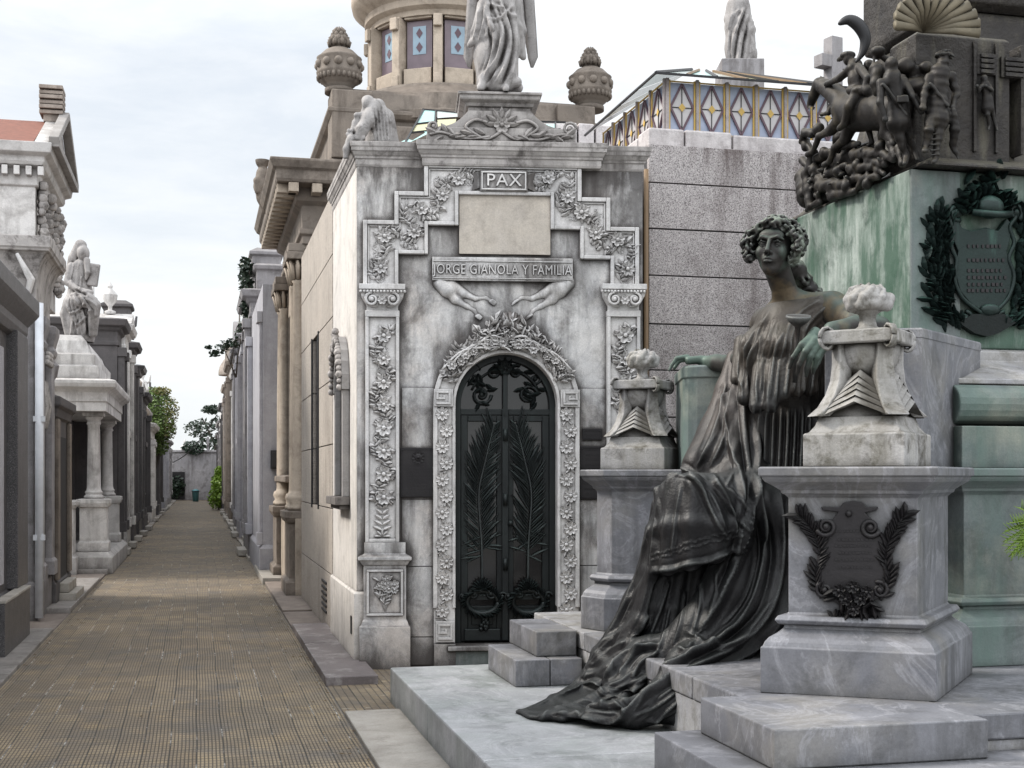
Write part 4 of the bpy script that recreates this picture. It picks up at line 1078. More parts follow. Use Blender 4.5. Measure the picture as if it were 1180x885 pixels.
# plaques
def plaque(xa, ya, xb, yb, label=None, seed=1, lines=7, medal=False):
    x0, z0 = q(xa, yb, -.03); x1, z1 = q(xb, ya, -.03); rn = random.Random(seed)
    p = MB().box(x0, x1, -.032, -.012, z0, z1).build('plaque', M_['plaque'], tomb, bevel=.003)
    if label: p['label'] = label
    mb = MB(); w_ = x1-x0; h_ = z1-z0
    for a in ((x0+.012,x1-.012,z0+.012,z0+.018),(x0+.012,x1-.012,z1-.018,z1-.012),(x0+.012,x0+.018,z0+.018,z1-.018),(x1-.018,x1-.012,z0+.018,z1-.018)): mb.box(a[0],a[1],-.036,-.032,a[2],a[3])
    if medal: mb.ball(((x0+x1)/2, -.032, z1-h_*.2), .04, 12, 6, (1,.3,1)); flower(mb, (x0+x1)/2, z1-h_*.2, .055, 10, .01, -.032)
    ztop = z1-h_*(.36 if medal else .16)
    for i in range(lines):
        zz_ = ztop-(ztop-z0-.04)*i/max(1,lines-1); x = x0+w_*rn.uniform(.12,.22); xe = x1-w_*rn.uniform(.12,.25)
        while x < xe: l = rn.uniform(.008,.02); mb.box(x, min(x+l, xe), -.0345, -.032, zz_-.004, zz_+.004); x += l+.005
    for cx_ in (x0+.02, x1-.02):
        for cz_ in (z0+.02, z1-.02): mb.ball((cx_, -.034, cz_), .006, 6, 4)
    mb.build('worn_inscription', M_['plaque'], p)
plaque(461,516,503,573,'large dark plaque with round medal on top', 1, 9, True)
plaque(671,494,694,507,'small brown plaque', 2, 2)
plaque(668,514,705,541,'middle dark plaque', 3, 4)
plaque(668,546,705,575,'lowest dark plaque', 4, 4)
# ================================================================ the monument on the right
MROOT = frame(PF(7.0, 3.4, 0), TH)
mon = empty('monument', MROOT, 'big green stained marble monument with bronze battle relief and diagonal pedestals', 'monument')
def mp(mb, name, mat, parent=mon, bevel=.006, fix=False):           # vertices in path frame (x = v, y = u)
    o = mb.build(name, mat, parent, bevel, 'W', fix); o.matrix_basis = PM.copy(); return o
def mw(mb, name, mat, parent=mon, bevel=.006, fix=False):           # vertices in world frame
    return mb.build(name, mat, parent, bevel, 'W', fix)
qm = make_q(PM)
for a, b in ((2.0, 6.045), (6.05, 7.6), (7.605, 9.146)):
    mp(MB().box(1.315, 2.9, a, b, -.1, .25), 'platform', M_['platform'], bevel=.012)
def step(v0, v1, u0, u1, z0, z1, split=None):
    for a, b in ([(v0, v1)] if not split else [(v0, split-.002), (split+.002, v1)]):
        mp(MB().box(a, b, u0, u1, z0, z1), 'step', M_['grey'], bevel=.007)
step(1.97, 2.415, 8.09, 8.9, .25, .423, 2.20); step(2.14, 2.412, 8.21, 8.97, .424, .587)
step(2.04, 4.2, 4.45, 5.68, .25, .423); step(2.235, 3.2, 4.81, 5.6, .424, .588)
for a, b in ((4.935, 6.2), (6.206, 8.1), (8.106, 9.4)): mp(MB().box(2.43, 7.5, a, b, .47, .586), 'base_slab', M_['greybright' if a > 8 else 'grey'], bevel=.01)
mp(MB().box(2.44, 7.5, 4.95, 9.38, 0, .468), 'base_course', M_['greybright'], bevel=.006)
PED = [(0,.587),(0,.80),(-.008,.806),(-.015,.825),(-.03,.845),(-.06,.865),(-.082,.885),(-.085,.90),(-.062,.906),(-.05,.925),(-.062,.945),(-.095,.95),(-.1,.96),
       (-.1,1.50),(-.085,1.515),(-.075,1.52),(-.07,1.535),(-.045,1.555),(-.015,1.575),(-.005,1.59),(-.005,1.60),(.008,1.603),(.008,1.64),(.0,1.645)]
NP = [(1.163,6.10),(1.905,5.845),(2.37,6.70),(1.62,6.95)]
nped = mw(MB().stack(NP, PED), 'pedestal', M_['grey'], bevel=.004); nped['label'] = 'near pedestal bearing the black shield plaque'
FPd = [(.461,8.70),(.60,8.50),(1.38,8.36),(1.66,9.45),(.72,9.65)]
fped = mw(MB().stack(FPd, PED), 'pedestal', M_['grey'], bevel=.004); fped['label'] = 'far pedestal half hidden by the bronze robe'
# recessed panel lines on the far pedestal, faint cut letters left as short strokes
# podium body
podm = mp(MB().stack([(4.03-.12,6.15),(8,6.15),(8,9.35),(3.85,9.35)], PED), 'podium', M_['greengrey'], bevel=.004)
mp(MB().box(3.0, 3.9, 8.35, 9.3, .587, 1.62), 'throne_side', M_['greengrey'])
mp(MB().box(3.35, 3.9, 6.6, 8.35, .587, 1.35), 'throne_seat', M_['grey'])
# block course, torus and sloping course on the near side
def prismv(poly, v0, v1, smooth=False):
    n = len(poly); vs = [(v0, u, z) for u, z in poly]+[(v1, u, z) for u, z in poly]
    return MB().add(vs, [tuple(range(n)), tuple(range(2*n-1, n-1, -1))]+[(i, i+n, (i+1)%n+n, (i+1)%n) for i in range(n)], False)
mp(prismv([(6.52,1.646),(6.52,1.885),(8.9,1.885),(8.9,1.646)], 4.17, 8), 'block_course', M_['greengrey'], fix=True)
tor = [(6.75,1.89)]+[(6.64-.115*math.sin(a), 2.01-.115*math.cos(a)) for a in [math.pi*i/10 for i in range(11)]]+[(6.75,2.13),(8.9,2.13),(8.9,1.89)]
mp(prismv(tor, 4.165, 8), 'torus_course', M_['greengrey'], fix=True, bevel=.01)
mp(prismv([(6.66,2.132),(6.66,2.165),(6.70,2.17),(6.95,2.27),(7.02,2.30),(7.02,2.36),(7.10,2.38),(8.9,2.38),(8.9,2.132)], 4.19, 8), 'sloping_course', M_['greybright'], fix=True)
mp(MB().box(3.95, 4.19, 7.2, 9.0, 1.646, 2.38), 'podium_core', M_['greengrey'])
die = mp(MB().box(4.2, 8, 7.12, 8.66, 2.382, 3.47), 'die', M_['green'], bevel=.012)
mp(MB().box(4.197, 4.53, 7.10, 7.119, 2.384, 3.462), 'corner_strip', M_['greengrey'], bevel=.004)
# armrests
mw(MB().stack([(1.70,7.08),(2.203,7.0),(2.797,7.77),(2.3,8.1),(1.9,7.5)], [(0,1.648),(0,2.345),(.004,2.35),(.004,2.395),(-.004,2.40)]), 'throne_arm', M_['grey'], bevel=.006)
fa = [(1.13,8.66),(1.16,8.61),(1.22,8.58),(1.72,8.48),(1.85,9.2),(1.24,9.35),(1.16,9.3)]
mw(MB().stack(fa, [(-.01,1.60),(-.01,2.25),(.0,2.255),(.0,2.325),(-.02,2.336)]), 'throne_arm', M_['greengrey'], bevel=.008)

# black shield plaque on the near pedestal
d_ = (Vector(NP[1])-Vector(NP[0])); a_ = math.atan2(d_.y, d_.x); dn = Vector((math.sin(a_), -math.cos(a_)))
base2 = Vector(NP[0])-dn*.1
MP_ = frame(Vector((base2.x, base2.y, 0)), a_); qs = make_q(MP_)
def sp(mb, name, mat, parent, bevel=0, fix=False, M=MP_):
    o = mb.build(name, mat, parent, bevel, 'W', fix); o.matrix_basis = M.copy(); return o
def shield(q_, pts, off, y0, y1):
    return MB().prism([q_(x, y, off) for x, y in pts], y0, y1)
pts = [(957,601),(966,590),(948,588),(946,584),(968,584),(972,579),(983,577),(994,579),(998,584),(1012,584),(1010,588),(997,591),(1008,602),(1018,622),(1017,650),(1022,672),(1012,690),(1000,694),(990,702),(982,708),(974,702),(962,694),(950,690),(943,674),(948,650),(947,622)]
shp = sp(shield(qs, pts, -.02, -.025, 0), 'shield_plaque', M_['plaque'], nped, .004, True)
mb = MB(); rn = random.Random(2)
def qq(x, y): return qs(x, y, -.03)
for x, y, sg in ((952,607,1),(1003,608,-1)): 
    cx, cz = qq(x, y); spiral(mb, cx, cz, .045, 1.6, R(200 if sg>0 else -20), sg, .012, -.025)
for x, y, sg in ((950,680,1),(1014,680,-1)):
    cx, cz = qq(x, y); spiral(mb, cx, cz, .04, 1.5, R(120), sg, .011, -.02)
mb.ball((qq(978,592)[0], -.03, qq(978,592)[1]), .016)
for pth in ([(921,594),(932,606),(940,620),(944,640),(940,665),(946,690)], [(1043,592),(1032,610),(1024,625),(1020,645),(1024,668),(1014,692)]):
    P = [qq(*p) for p in pth]; ctube(mb, smooth_path(P, 5), .009, -.01)
    SP = smooth_path(P, 5)
    for i in range(0, len(SP)-1):
        a = math.atan2(SP[i+1][1]-SP[i][1], SP[i+1][0]-SP[i][0])+math.pi
        for s2 in (1,-1):
            if i < 14 or rn.random() < .75: leaf(mb, SP[i][0], SP[i][1], a+s2*rn.uniform(.45,.85), rn.uniform(.055,.085), .028, .025, -.012)
for i in range(26):
    cx, cz = qq(982+rn.uniform(-24,24), 690+rn.uniform(-14,12)); leaf(mb, cx, cz, rn.uniform(3.4,6.0), .07, .03, .035, -.02)
for x, y in ((967,680),(983,676),(999,682),(975,690),(992,690),(984,702)): flower(mb, *qq(x, y), .03, 6, .035, -.03, rn.uniform(0,6))
for i in range(30):
    cx, cz = qq(983+rn.uniform(-30,30), 700+rn.uniform(-10,22)*(.6)); leaf(mb, cx, cz, R(270)+rn.uniform(-.9,.9), .05, .022, .02, -.01)
sp(mb, 'leaf_ornament', M_['plaque'], shp)
mb = MB()
for i, y in enumerate((612,622,629,637,645,654)):
    x = 962+(i%2)*4
    while x < 1004: 
        a = qq(x, y); l = rn.uniform(.006,.014); mb.box(a[0], a[0]+l, -.028, -.025, a[1]-.005, a[1]+.005); x += 4.2*rn.uniform(.8,1.2)
sp(mb, 'worn_inscription', M_['plaque'], shp)

# bronze cartouche with laurel on the die
qd = lambda x, y: qm(x, y, 7.08)
cart = [(1094,250),(1100,243),(1108,262),(1118,266),(1136,262),(1150,266),(1160,252),(1166,258),(1164,275),(1160,290),(1166,312),(1164,335),(1154,352),(1138,362),(1120,352),(1106,336),(1100,312),(1104,290),(1098,275)]
cpl = mp(MB().prism([qd(x, y) for x, y in cart], 7.075, 7.12), 'cartouche', M_['bronzegreen'], die, .006, True)
mb = MB(); rn = random.Random(8)
def lf7(x, y, a, L, w, h=.05, y0=7.11): c = qd(x, y); leaf(mb, c[0], c[1], a, L, w, h, y0)
ctube(mb, smooth_path([qd(*p) for p in ((1100,243),(1094,252),(1099,268),(1096,285),(1102,300),(1100,322),(1108,342),(1124,356),(1138,362),(1152,354),(1163,340),(1168,318),(1162,298),(1168,280),(1163,262),(1170,250),(1164,243))], 5), .014, 7.085)
for sg in (1,-1):
    for i in range(46):
        t_ = i/45; x = 1136+sg*(20+34*math.sin(math.pi*(.10+.62*t_))**.7+rn.uniform(-13,13)*(1-.6*t_)); y = 378-128*t_
        if sg < 0 and x > 1062: pass
        for k in range(5): lf7(x+rn.uniform(-7,7), y+rn.uniform(-5,5), R(90)-sg*(.9-t_*.9)+rn.uniform(-.9,.9), rn.uniform(.07,.12), .038, rn.uniform(.03,.06))
    c = qd(1136+sg*22, 368); spiral(mb, c[0], c[1], .05, 1.6, R(90), sg, .016, 7.10)
    c = qd(1136+sg*34, 245); spiral(mb, c[0], c[1], .05, 1.5, R(-60), sg, .018, 7.09)
for i in range(110): lf7(1137+rn.uniform(-26,26), 248-abs(rn.gauss(0,16)), R(90)+rn.uniform(-1.1,1.1), rn.uniform(.06,.11), .035, rn.uniform(.04,.08), 7.10)
c = qd(1137, 240)
mb.ball((c[0], 7.05, c[1]), .085, 12, 8, (1.1,.7,.85)); mb.tube([(c[0]-.13,7.03,c[1]-.04),(c[0],6.99,c[1]-.055),(c[0]+.13,7.03,c[1]-.04)], .022)
mb.ball((qd(1140,357)[0], 7.07, qd(1140,357)[1]), .045, 10, 6, (1.6,.5,.8))
mb.prism([qd(x, y) for x, y in ((1104,372),(1120,362),(1156,362),(1170,372),(1150,384),(1137,388),(1122,384))], 7.07, 7.12)
mp(mb, 'laurel_ornament', M_['bronzegreen'], cpl, 0)
mb = MB()
for y in (284,300,312,320,328,335):
    x = 1114
    while x < 1156: a = qd(x, y); l = rn.uniform(.01,.022); mb.box(a[0], a[0]+l, 7.069, 7.076, a[1]-.010, a[1]+.010); x += 5*rn.uniform(.9,1.2)
mp(mb, 'worn_inscription', M_['plaque'], cpl, 0)

# bronze upper body
up = MB().stack([(4.84,7.62),(8,7.62),(8,8.7),(4.84,8.7)], [(.62,3.472),(.60,3.50),(.42,3.58),(.25,3.75),(.12,4.0),(.05,4.3),(.02,4.6),(0,4.66)])
mp(up, 'bronze_body', M_['bronzewall'], bevel=.02)
mp(MB().stack([(4.84,7.6),(8,7.6),(8,8.7),(4.84,8.7)], [(-.02,4.662),(.05,4.70),(.06,4.74),(.06,5.3),(.02,5.4)]), 'stone_cap', M_['bronzewall'], bevel=.01)
st = MB().stack([(4.25,7.14),(4.9,7.14),(4.9,7.45),(4.25,7.45)], [(.0,3.5),(.0,4.30),(-.02,4.32)])
stl = mp(st, 'stele', M_['bronzewall'], bevel=.008)
mb = MB(); c = Vector((4.27, 7.10, 4.30))
nF = 13
for i in range(nF):
    a = R(-8+196*i/(nF-1)); r_ = .27
    x1, z1 = c.x+.02+r_*math.cos(a)*1.05, c.z+r_*math.sin(a)*.75
    mb.tube([(c.x, 7.10, c.z), ((c.x+x1)/2, 7.0, (c.z+z1)/2), (x1, 6.96, z1)], [.010,.024,.034], 6, True, .6)
mp(mb, 'fan_ornament', metal('gilt_bronze', (.10,.085,.06), (.21,.18,.125), (.12,.11,.08), .5, rough=.55, metallic=.2, aod=.08), stl, 0)
mb = MB(); pts = smooth_path([tuple(W(x, y, 8.3)) for x, y in ((966,28),(978,23),(990,30),(997,44),(994,60),(986,72))], 6)
mb.tube(pts, [.006+.036*math.sin(math.pi*(i/(len(pts)-1))**.8) for i in range(len(pts))], 10)
mw(mb, 'bronze_wing', M_['iron'], mon, 0)
mb = MB(); rn = random.Random(4)                        # small relief on the right-hand side face
for x in (1122,1147,1176): a = qm(x, 130, 7.14); mb.box(a[0]-.01, a[0]+.01, 7.12, 7.60, 3.6, 4.28)
for (x0, x1, y0) in ((1124,1146,62),(1152,1180,66)):
    a = qm(x0, y0, 7.14); b = qm(x1, y0+26, 7.14); mb.box(a[0], b[0], 7.12, 7.60, b[1], a[1])
    for k in range(4): z = a[1]-(a[1]-b[1])*(k+.5)/4; mb.box(a[0]+.02, b[0]-.02, 7.105, 7.12, z-.012, z+.012)
mp(mb, 'low_relief', M_['bronzewall'], mon, .003)
# ================================================================ figures made in distance fields
def soldier(S, pts, s=1.0, helmet=True, k=.02, pack=False, coat=True):
    """pts: dict of joints in world space; s: scale of girths"""
    g = lambda n: pts[n]
    S.cap(g('neck'), g('pel'), .125*s, .105*s, k); S.cap(g('shl'), g('shr'), .062*s, .062*s, .04*s)
    S.cap(g('hipl'), g('hipr'), .085*s, .085*s, .03*s)
    if coat:
        c = Vector(g('pel')); S.cap(c+Vector((0,0,.02)), c-Vector((0,0,.16*s)), .125*s, .165*s, k)
        S.cap(c+Vector((0,0,.06*s)), c+Vector((0,0,.045*s)), .135*s, .135*s, .01)
    for a, b, c in (('shl','ell','hal'),('shr','elr','har')):
        S.cap(g(a), g(b), .062*s, .048*s, k); S.cap(g(b), g(c), .048*s, .034*s, k); S.ell(g(c), (.042*s,)*3, k)
    for a, b, c, d in (('hipl','knl','anl','tol'),('hipr','knr','anr','tor')):
        S.cap(g(a), g(b), .09*s, .062*s, k); S.cap(g(b), g(c), .060*s, .042*s, k); S.cap(g(c), g(d), .040*s, .032*s, k)
    h = Vector(g('head')); S.cap(g('neck'), h, .055*s, .06*s, k); S.ell(h, (.078*s,.09*s,.11*s), .01)
    f = Vector(g('face')) if 'face' in pts else Vector((0,-1,0)); S.ell(h+f*.085*s-Vector((0,0,.01*s)), (.02*s,)*3, .02)
    if helmet: S.ell(h+Vector((0,0,.045*s)), (.092*s,.105*s,.085*s), .006); 
def J(Yf, s, **kw):
    return {n: W(p[0], p[1], Yf(p[0])+(p[2] if len(p) > 2 else 0)) if n != 'face' else p for n, p in kw.items()}
Yb = lambda x: Yd(u_at(x, 4.22), 4.22)
grp_lo, grp_hi = (1.9,6.9,3.35), (3.4,9.9,4.75)
def group_sdf(lo, hi): return SDF(lo, hi, .0055)
def rough(amp, fr, seed=0):
    rs = np.random.RandomState(seed); A = rs.randn(4, 3)*fr; B = rs.rand(4)*6
    def fn(X, Y, Z):
        X2 = X+.03*np.sin(Z*14+seed); r = 0
        for a, b in zip(A, B): r = r+np.sin(a[0]*X2+a[1]*Y+a[2]*Z+b)
        return (amp*r/2).astype(np.float32)
    return fn
# soldier seen from behind, walking into the scene (photo x about 1035)
Yc = lambda x: 7.85
S = group_sdf((2.08,7.55,3.40), (2.62,8.25,4.25))
p = J(Yc, 1, neck=(1028,90), pel=(1035,128), shl=(1016,96,-.02), shr=(1042,94,.03), hipl=(1031,133), hipr=(1041,133), ell=(1014,118,-.05), hal=(1020,138,-.06), elr=(1052,112,-.04), har=(1062,128,-.06),
      knl=(1037,160), anl=(1044,180,.02), tol=(1043,188,-.03), knr=(1047,157,.06), anr=(1054,174,.09), tor=(1057,184,.06), head=(1027,77), face=(0.2,1,0))
soldier(S, p, .43, k=.012); S.cap(W(1018,97,7.79), W(1044,132,7.79), .010, .010, .004); S.rbox(frame(W(1040,114,7.77)), (.035,.014,.022), .004, .004)
S.displace(rough(.003, 60, 3)); S.mesh('soldier_figure', M_['bronzebrown'], mon, 'W')
# soldier at the corner, head bowed, bushy hair
Yc = lambda x: 7.80
S = group_sdf((2.38,7.5,3.38), (2.80,8.1,4.28))
p = J(Yc, 1, neck=(1083,84), pel=(1080,124), shl=(1071,90), shr=(1096,88,.05), hipl=(1075,130), hipr=(1086,130), ell=(1065,108,-.03), hal=(1063,124,-.05), elr=(1102,108,.05), har=(1097,124,.02),
      knl=(1070,150,-.06), anl=(1067,168,-.03), tol=(1065,174,-.08), knr=(1081,156,-.03), anr=(1078,181,-.03), tor=(1076,187,-.08), head=(1087,70), face=(-0.3,-.9,-.4))
soldier(S, p, .46, helmet=False, k=.012)
rn = random.Random(4); h = p['head']
for i in range(46):
    a = rn.uniform(0, 6.28); b = rn.uniform(.1, 1.3); q1 = h+Vector((math.cos(a)*math.sin(b)*.045, math.sin(a)*math.sin(b)*.045, .012+math.cos(b)*.045)); S.cap(q1, q1+Vector((rn.uniform(-.0,.035), rn.uniform(-.01,.01), rn.uniform(-.02,.01))), .011, .006, .004)
for yy in (154,160,166,172,178): S.cap(W(1083-.05*(yy-154),yy,7.75), W(1074-.05*(yy-154),yy+1,7.75), .008, .008, .006)
S.tube([W(1098,128,7.78), W(1100,150,7.80), W(1098,168,7.84), W(1104,182,7.84)], [.02,.028,.018,.008], .012)
S.cap(W(1072,96,7.74), W(1092,122,7.74), .010, .010, .004)
S.displace(rough(.003, 60, 5)); S.mesh('soldier_figure', M_['bronzebrown'], mon, 'W')
# rider on a charging horse (photo x 925 to 1030)
S = group_sdf((1.85,7.0,3.40), (2.6,9.3,4.70)); S.__init__((1.85,7.0,3.4), (2.6,9.3,4.7), .0075)
def w3(x, y, d=0): return W(x, y, Yb(x)-.05+d)
S.tube([w3(1033,128), w3(1015,128), w3(992,130,-.05), w3(975,126,-.08)], [.115,.118,.115,.10], .03)      # trunk
S.tube([w3(976,122,-.08), w3(962,108,-.1), w3(950,100,-.12), w3(944,98,-.12)], [.085,.066,.05,.045], .02)  # neck
S.tube([w3(944,97,-.13), w3(938,110,-.15), w3(933,124,-.15)], [.045,.036,.024], .012)                    # head
S.cap(w3(946,92,-.12), w3(946,87,-.12), .012, .004, .006); S.cap(w3(937,126,-.16), w3(930,124,-.17), .02, .016, .01)
S.tube([w3(972,134,-.15), w3(958,150,-.2), w3(944,157,-.2), w3(937,174,-.2), w3(931,178,-.2)], [.055,.034,.022,.018,.022], .012)
S.tube([w3(982,140,-.12), w3(974,160,-.15), w3(962,170,-.15), w3(956,186,-.15), w3(950,190,-.16)], [.055,.035,.022,.018,.022], .012)
S.tube([w3(1028,134,-.05), w3(1022,152,-.08), w3(1030,166,-.06), w3(1026,182,-.06)], [.08,.045,.026,.020], .012)
for i in range(10): S.cap(w3(948+i*3,90+i*2.6,-.1), w3(952+i*3.2,100+i*2.6,-.13), .012, .006, .004)
S.tube([w3(985,76,-.12), w3(987,92,-.14), w3(990,106,-.12)], [.050,.052,.058], .02)                     # rider
S.tube([w3(981,78,-.2), w3(968,90,-.24), w3(952,97,-.24)], [.030,.024,.018], .01); S.tube([w3(990,78,-.12), w3(1000,90,-.2), w3(996,102,-.24)], [.030,.024,.018], .01)
S.tube([w3(990,108,-.2), w3(980,122,-.3), w3(974,142,-.3), w3(967,148,-.32)], [.052,.040,.026,.018], .01)
S.ell(w3(978,68,-.16), (.036,.04,.045), .008); S.ell(w3(977,64,-.16), (.050,.052,.026), .005); S.cap(w3(971,66,-.18), w3(962,72,-.2), .018, .012, .008)
S.cap(w3(986,112,-.33), w3(985,166,-.33), .009, .006, .003); S.cap(w3(974,74,-.22), w3(977,52,-.22), .006, .004, .003)
S.ell(w3(992,104,-.2), (.06,.05,.03), .01); S.tube([w3(980,104,-.22), w3(1000,104,-.2), w3(1010,110,-.12)], [.028,.032,.02], .01)
S.displace(rough(.0015, 40, 7)); S.mesh('mounted_rider', M_['bronzebrown'], mon, 'W')
# comrades crowding behind the rider
for (nx, ny, hx, hy, ex) in ((1003,90,1001,77,(992,104)),(965,118,960,106,(955,130)),(1018,112,1014,99,(1006,126))):
    Yc = lambda x: Yb(x)+.02
    c0 = W(nx, ny, Yc(nx)); S = SDF(c0-Vector((.32,.35,.45)), c0+Vector((.32,.35,.25)), .006)
    p = J(Yc, 1, neck=(nx,ny), pel=(nx+4,ny+32), shl=(nx-8,ny+5,-.02), shr=(nx+9,ny+4,.04), hipl=(nx+1,ny+36), hipr=(nx+8,ny+36), ell=(ex[0],ex[1],-.08), hal=(ex[0]-8,ex[1]+2,-.12), elr=(nx+14,ny+18,0), har=(nx+8,ny+26,-.08),
          knl=(nx-3,ny+56,-.05), anl=(nx+2,ny+74), tol=(nx-3,ny+78,-.04), knr=(nx+12,ny+56,.03), anr=(nx+14,ny+72,.05), tor=(nx+10,ny+76), head=(hx,hy), face=(-.6,-.7,0))
    soldier(S, p, .36, k=.01); S.mesh('soldier_figure', M_['bronzebrown'], mon, 'W')
# heap of fallen soldiers
S = group_sdf((1.80,6.9,3.36), (2.6,9.6,4.2)); S.__init__((1.80,6.9,3.36), (2.6,9.6,4.2), .0075); rn = random.Random(12)
def w4(x, y, d=0): return W(x, y, Yb(x)-.02+d)
S.tube([w4(1030,186,.12), w4(1000,196,.15), w4(965,212,.16), w4(938,222,.16), w4(930,205,.18)], [.05,.09,.12,.12,.09], .04)
S.tube([w4(1000,175,.1), w4(975,185,.12), w4(948,190,.12)], [.06,.09,.09], .03)
for a, b, r_ in (((985,178),(1015,176),.042),((1015,176),(1030,184),.03),((1026,160),(1031,180),.032),((980,195),(1006,192),.038),((1006,192),(1019,200),.024),((985,206),(1012,204),.032),((945,214),(978,212),.045),((958,226),(985,220),.034),((930,200),(934,238),.045),((942,182),(958,176),.036),((929,162),(937,178),.026),((937,178),(930,205),.038),((945,232),(930,242),.026),((1036,170),(1040,188),.028),((1000,184),(1020,190),.03),((955,200),(975,190),.03),((990,214),(1000,200),.026),((940,204),(962,222),.03),((968,168),(990,166),.03),((925,185),(940,200),.03)):
    S.cap(w4(*a, -.09), w4(*b, -.11), r_, r_*.75, .01)
for x, y, r_ in ((943,150,.042),(928,168,.034),(950,176,.036),(976,214,.040),(1014,168,.036),(938,196,.040),(1000,212,.034),(966,198,.036),(926,222,.034),(988,190,.034)): S.ell(w4(x, y, -.13), (r_,r_,r_*1.15), .008)
S.tube([w4(924,163,-.15), w4(927,152,-.18), w4(936,154,-.15)], [.022,.032,.03], .008)
for i in range(50):
    x, y = rn.uniform(927,1030), rn.uniform(168,232)
    if y > 240-(x-925)*.42: continue
    a = w4(x, y, -.10); S.cap(a, a+Vector((rn.uniform(-.06,.06), rn.uniform(-.04,.0), rn.uniform(-.045,.045))), rn.uniform(.010,.024), .010, .007)
S.displace(rough(.004, 48, 9)); S.mesh('fallen_soldiers', M_['bronzebrown'], mon, 'W')
# horse head and packs behind the soldiers, and a small marching figure on the side face
S = group_sdf((2.1,7.7,3.7), (2.9,8.5,4.6))
S.tube([W(1078,112,8.04), W(1055,108,8.06), W(1030,104,8.04)], [.085,.10,.07], .03); S.tube([W(1030,100,8.03), W(1018,86,8.00), W(1010,80,7.98)], [.065,.05,.04], .02)
S.tube([W(1010,80,7.96), W(1008,94,7.94), W(1011,108,7.93)], [.040,.032,.022], .01)
S.ell(W(1012,60,8.00), (.045,.045,.035), .01); S.cap(W(1010,60,8.00), W(1022,68,8.01), .022, .022, .01); S.cap(W(1008,64,7.99), W(1004,84,7.99), .010, .010, .006)
S.ell(W(1044,76,7.96), (.055,.05,.055), .01); S.ell(W(1054,84,7.98), (.06,.05,.05), .01); S.ell(W(1068,78,7.93), (.045,.04,.035), .01)
S.tube([W(1035,100,7.98), W(1060,100,7.96), W(1066,104,7.94)], [.04,.06,.05], .01)
S.displace(rough(.004, 55, 4)); S.mesh('pack_horse', M_['bronzebrown'], mon, 'W')
Yc = lambda x: 8.0
S = SDF((2.70,7.8,3.62), (3.10,8.3,4.15), .0045)
p = J(Yc, 1, neck=(1135,98), pel=(1138,118), shl=(1131,100,-.02), shr=(1140,100,.0), hipl=(1136,120), hipr=(1141,120), ell=(1128,104,-.03), hal=(1126,99,-.05), elr=(1143,104,-.03), har=(1136,99,-.05), knl=(1138,132,-.02), anl=(1140,145,0), tol=(1139,149,-.02), knr=(1144,132,.01), anr=(1148,146,.01), tor=(1149,150,-.01), head=(1134,92))
soldier(S, p, .235, k=.006); S.mesh('soldier_figure', M_['bronzebrown'], mon, 'W')

# ---------------------------------------------------------------- seated bronze woman
seat_loc = PF(7.3, 3.2, .587)
bw = empty('bronze_statue', frame(seat_loc, TH), 'larger than life bronze woman with curly hair seated in long robe trailing down the steps', 'statue')
def P3(x, y, Y, r): return W(x, y, Y), r/FP*Y
def caps(S, seq, k):
    L = [P3(*c) for c in seq]
    S.tube([l[0] for l in L], [l[1] for l in L], k)

# body
B = SDF((.90, 6.75, 2.0), (2.45, 9.0, 3.18), .0072)
HS = 1.40
HM = Matrix.Translation(W(893, 289, 7.52)) @ Matrix.Rotation(R(-27), 4, 'Z') @ Matrix.Rotation(R(3), 4, 'Y') @ Matrix.Rotation(R(-3), 4, 'X') @ Matrix.Scale(HS, 4)
caps(B, [(898,318,7.58,13),(906,342,7.64,13.5),(914,370,7.70,20)], .05)
caps(B, [(882,372,7.92,17),(915,365,7.70,26),(958,356,7.55,21)], .06)
caps(B, [(905,380,7.72,34),(905,430,7.74,36)], .05)
caps(B, [(962,360,7.52,20),(1000,378,7.2,17),(1012,379,7.06,14)], .03)
caps(B, [(1012,379,7.06,14),(985,377,7.0,12.5),(958,380,6.97,9.5)], .02)
caps(B, [(884,376,7.92,17),(862,412,8.15,14),(846,420,8.35,11.5),(826,418,8.55,9),(812,417,8.66,7.2)], .03)
# near hand
def p(x, y, Y): return W(x, y, Y)
B.rbox(Matrix.Translation(W(943,389,6.93)) @ Matrix.Rotation(R(38), 4, 'Y'), (.058,.030,.040), .024, .02)
for ch in ([(936,386,6.90),(924,397,6.87),(914,412,6.89),(910,424,6.93)], [(939,391,6.88),(928,405,6.85),(921,420,6.87),(919,431,6.91)], [(943,396,6.88),(934,411,6.86),(930,424,6.88),(929,433,6.91)], [(948,399,6.90),(941,412,6.88),(938,423,6.90),(937,430,6.92)]):
    B.tube([p(*c) for c in ch], [.0195,.0175,.0150,.0115], .006)
    B.ell(p(*ch[0]), (.021,)*3, .01)
B.tube([p(955,386,6.99),(p(949,402,7.02)),p(942,417,7.02),p(938,426,7.0)], [.023,.019,.017,.013], .01)
# far hand, lying on the arm of the throne
B.rbox(Matrix.Translation(W(800,415,8.66)) @ Matrix.Rotation(R(-6), 4, 'Y'), (.062,.042,.026), .022, .02)
for ch in ([(792,409,8.60),(781,409,8.58),(775,416,8.57),(772,424,8.57)], [(792,411,8.66),(780,413,8.66),(774,421,8.66),(771,427,8.65)], [(793,413,8.72),(782,416,8.73),(777,424,8.72)], [(795,415,8.56),(786,419,8.53),(782,427,8.53)]):
    B.tube([p(*c) for c in ch], [.0185,.0165,.0135,.0105][:len(ch)], .006)
B.tube([p(806,420,8.58),p(794,426,8.55),p(783,427,8.54),p(772,426,8.53)], [.020,.017,.014,.011], .01)
